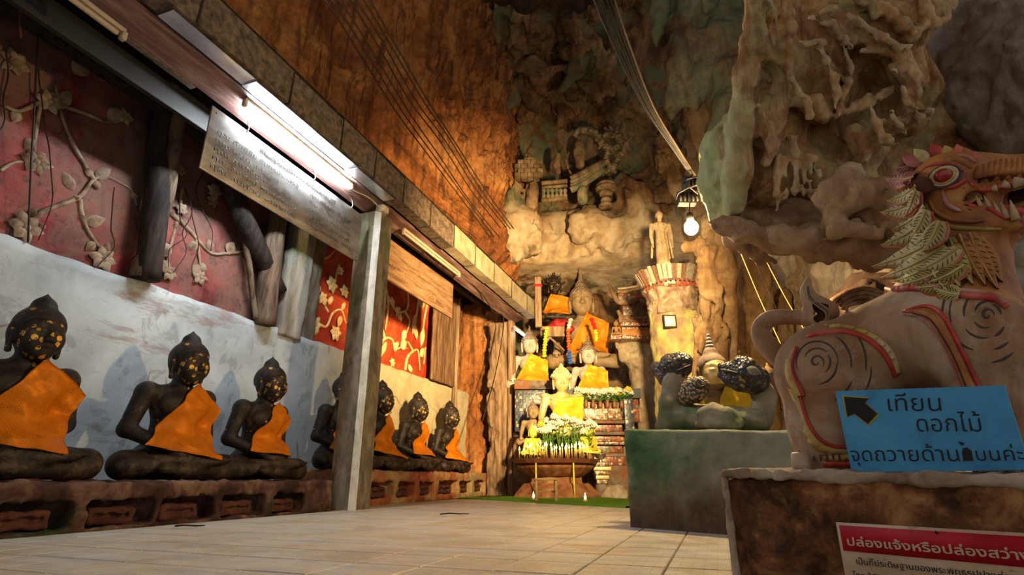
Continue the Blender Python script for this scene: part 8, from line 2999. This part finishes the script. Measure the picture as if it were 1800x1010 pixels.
mk('board', xf((V, Fc), bl_, Us, Ws, Ns), M_BLUE, bs_, world=True, smooth=False)
M_INK = plain('black_sign_paint', (0.008, 0.008, 0.010), 0.6)
M_SYEL = plain('yellow_sign_paint', (0.42, 0.30, 0.02), 0.6)


def onsign(px, py):
    r = FW + RT * (px - 900) / F + UPV * (505 - py) / F
    P = CAM + r * (((bl_ - CAM) @ Ns) / (r @ Ns))
    return s2(P)


def sgpoly(name, pts, mat, h0, h1):
    V, Fc = prism([tuple(onsign(*q)) for q in pts], h1 - h0, 2)
    V[:, 2] += h0
    mk(name, xf((V, Fc), bl_, Us, Ws, Ns), mat, bs_, world=True, smooth=False)


ARW = [(1484, 697), (1527, 700), (1521, 708), (1543, 727), (1526, 745), (1503, 727), (1490, 732)]
cx_, cy_ = 1512, 716
sgpoly('arrow_outline', [(cx_ + (x - cx_) * 1.10 - 0.5, cy_ + (y - cy_) * 1.12) for x, y in ARW][::-1], M_SYEL, 0.0003, 0.0014)
sgpoly('arrow', ARW[::-1], M_INK, 0.0016, 0.0026)
sgpoly('blot', [(1693, 787), (1700, 786), (1708, 792), (1711, 809), (1694, 810), (1691, 795)][::-1], M_INK, 0.0003, 0.0018)
sgpoly('blot', [(1684, 775), (1695, 778), (1693, 783), (1689, 781)][::-1], M_INK, 0.0003, 0.0018)


def signtext(txt, px0, px1, pyb, hpx):
    a, b = onsign(px0, pyb), onsign(px1, pyb)
    o = bl_ + Us * a[0] + Ws * a[1]
    d_ = (b - a)
    wd = np.linalg.norm(d_)
    U_ = (Us * d_[0] + Ws * d_[1]) / wd
    W_ = np.cross(Ns, U_)
    sz = abs(onsign(px0, pyb)[1] - onsign(px0, pyb - hpx)[1])
    lettering('lettering', txt, M_INK, bs_, o, U_, W_, sz / 0.56, 0.002, width=wd, res=34, bold=-0.006)


signtext('เทียน', 1562, 1656, 722, 23)
signtext('ดอกไม้', 1613, 1728, 758, 23)
signtext('จุดถวายด้าน', 1497, 1688, 810, 19)
signtext('บนค่ะ', 1718, 1802, 809, 19)

PSG = (C0 - VD * 0.012, VD)
pq = lambda px, py: at(px, py, pl=PSG)
A_, Bq_ = pq(1471, 917), pq(1486, 1012)
u_a = float((A_ - C0) @ UD)
zt_ = float(A_[2])
tilt = (float(pq(1800, 936)[2]) - zt_) / (float((pq(1800, 936) - A_) @ UD))
Up_ = UD + ZV * tilt
Up_ /= np.linalg.norm(Up_)
Np_ = -VD
Wp_ = np.cross(Np_, Up_)
rsn = thing('red_white_sign', 'red and white printed sign fixed to the front of the pedestal', 'sign', A_)
wS, hS = 0.86, 0.30
t = NT('stained_white_board', 0.55, 0, 0.35)
_c = t.ramp(t.noise(t.pos(), 4, 7, 0.65), [(0.35, (0.36, 0.23, 0.13)), (0.7, (0.50, 0.36, 0.23))])
_c = t.mix(t.ramp(t.noise(t.pos((0.7, 0.7, 2.2)), 26, 6, 0.75), [(0.57, 0.0), (0.66, 0.8)]), _c, (0.17, 0.075, 0.03))
M_WBRD = t.col(_c)
M_RBRD = worn('red_sign_band', [(0.30, 0.004, 0.010), (0.46, 0.008, 0.018)], 6, rough=0.6, bump=0, spec=0.15)
pb = lambda x0, x1, y0, y1, h: xf(box((x0, -y1, -0.0005), (x1, -y0, h), 0.0), A_, Up_, Wp_, Np_)
mk('board', pb(0, wS, 0, hS, 0.008), M_WBRD, rsn, world=True)
px2m = float((pq(1800, 936) - A_) @ Up_) / 329.0
hb0, hb1 = 0.0075, 0.0075 + (float(pq(1478, 922)[2]) - float(pq(1478, 966)[2]))
mk('red_band', pb(0.008, wS - 0.008, hb0, hb1, 0.0092), M_RBRD, rsn, world=True)
M_WLET = plain('cream_lettering', (0.50, 0.38, 0.27), 0.6)
dx = lambda px, py: float((pq(px, py) - A_) @ Up_)
dy_ = lambda px, py: float((pq(px, py) - A_) @ Wp_)
lettering('lettering', 'ปล่องแจ้งหรือปล่องสว่าง', M_WLET, rsn, A_ + Up_ * dx(1493, 955) + Wp_ * dy_(1493, 957) + Np_ * 0.0095, Up_, Wp_, 0.030, 0.0016, width=dx(1812, 972) - dx(1493, 955), res=34, bold=0.022)
lettering('lettering', 'เป็นที่ประดิษฐานของพระพุทธรูปปางต่างๆ', M_INK, rsn, A_ + Up_ * dx(1508, 990) + Wp_ * dy_(1508, 990) + Np_ * 0.0083, Up_, Wp_, 0.0215, 0.0014, width=dx(1796, 1004) - dx(1508, 990), res=28, bold=0.006)
lettering('lettering', 'โดยผู้มีจิตศรัทธา', M_INK, rsn, A_ + Up_ * dx(1502, 1012) + Wp_ * dy_(1502, 1014) + Np_ * 0.0083, Up_, Wp_, 0.0215, 0.0014, width=0.15, res=28, bold=0.006)
mk('screw', xf(sphere((0, 0, 0), (0.0045, 0.0045, 0.002), 10, 5), A_ + Up_ * dx(1648, 935) + Wp_ * dy_(1648, 935) + Np_ * 0.0095, Up_, Wp_, Np_), M_BLACK, rsn, world=True)

cpq = at(1410, 824, pl=(C0 + VD * 0.12, VD))
cp = thing('candle_glass', 'short pale candle stub at the left foot of the lion', 'candle', (cpq[0], cpq[1], pz0 - 0.012))
mk('wax_body', lathe([(0.030, 0), (0.031, 0.02), (0.029, 0.055), (0.024, 0.06), (0.010, 0.054)], 16, wob=0.12), plain('pinkish_wax', (0.42, 0.29, 0.21), 0.5, 0, 0.4), cp)
mk('wick', tube([(0, 0, 0.05), (0.001, 0, 0.066)], 0.0015, 5), M_BLACK, cp)

rs = np.random.RandomState(3)
for k, (a, b, lab) in enumerate((((774, 903), (825, 902), 'dark twig lying on the tiles before the red plinth'), ((308, 924), (360, 923), 'thin dark twig on the tiles before the near plinth'))):
    P = spline([at(*a, z=0.012), at((a[0] * 2 + b[0]) / 3, a[1] - 1.5, z=0.03), at((a[0] + 2 * b[0]) / 3, b[1] + 0.5, z=0.012), at(*b, z=0.02)], 14)
    tag(mk('twig', tube(P, [0.006] * 10 + [0.005, 0.005, 0.004, 0.003], 6), M_DARKW), lab, 'twig')
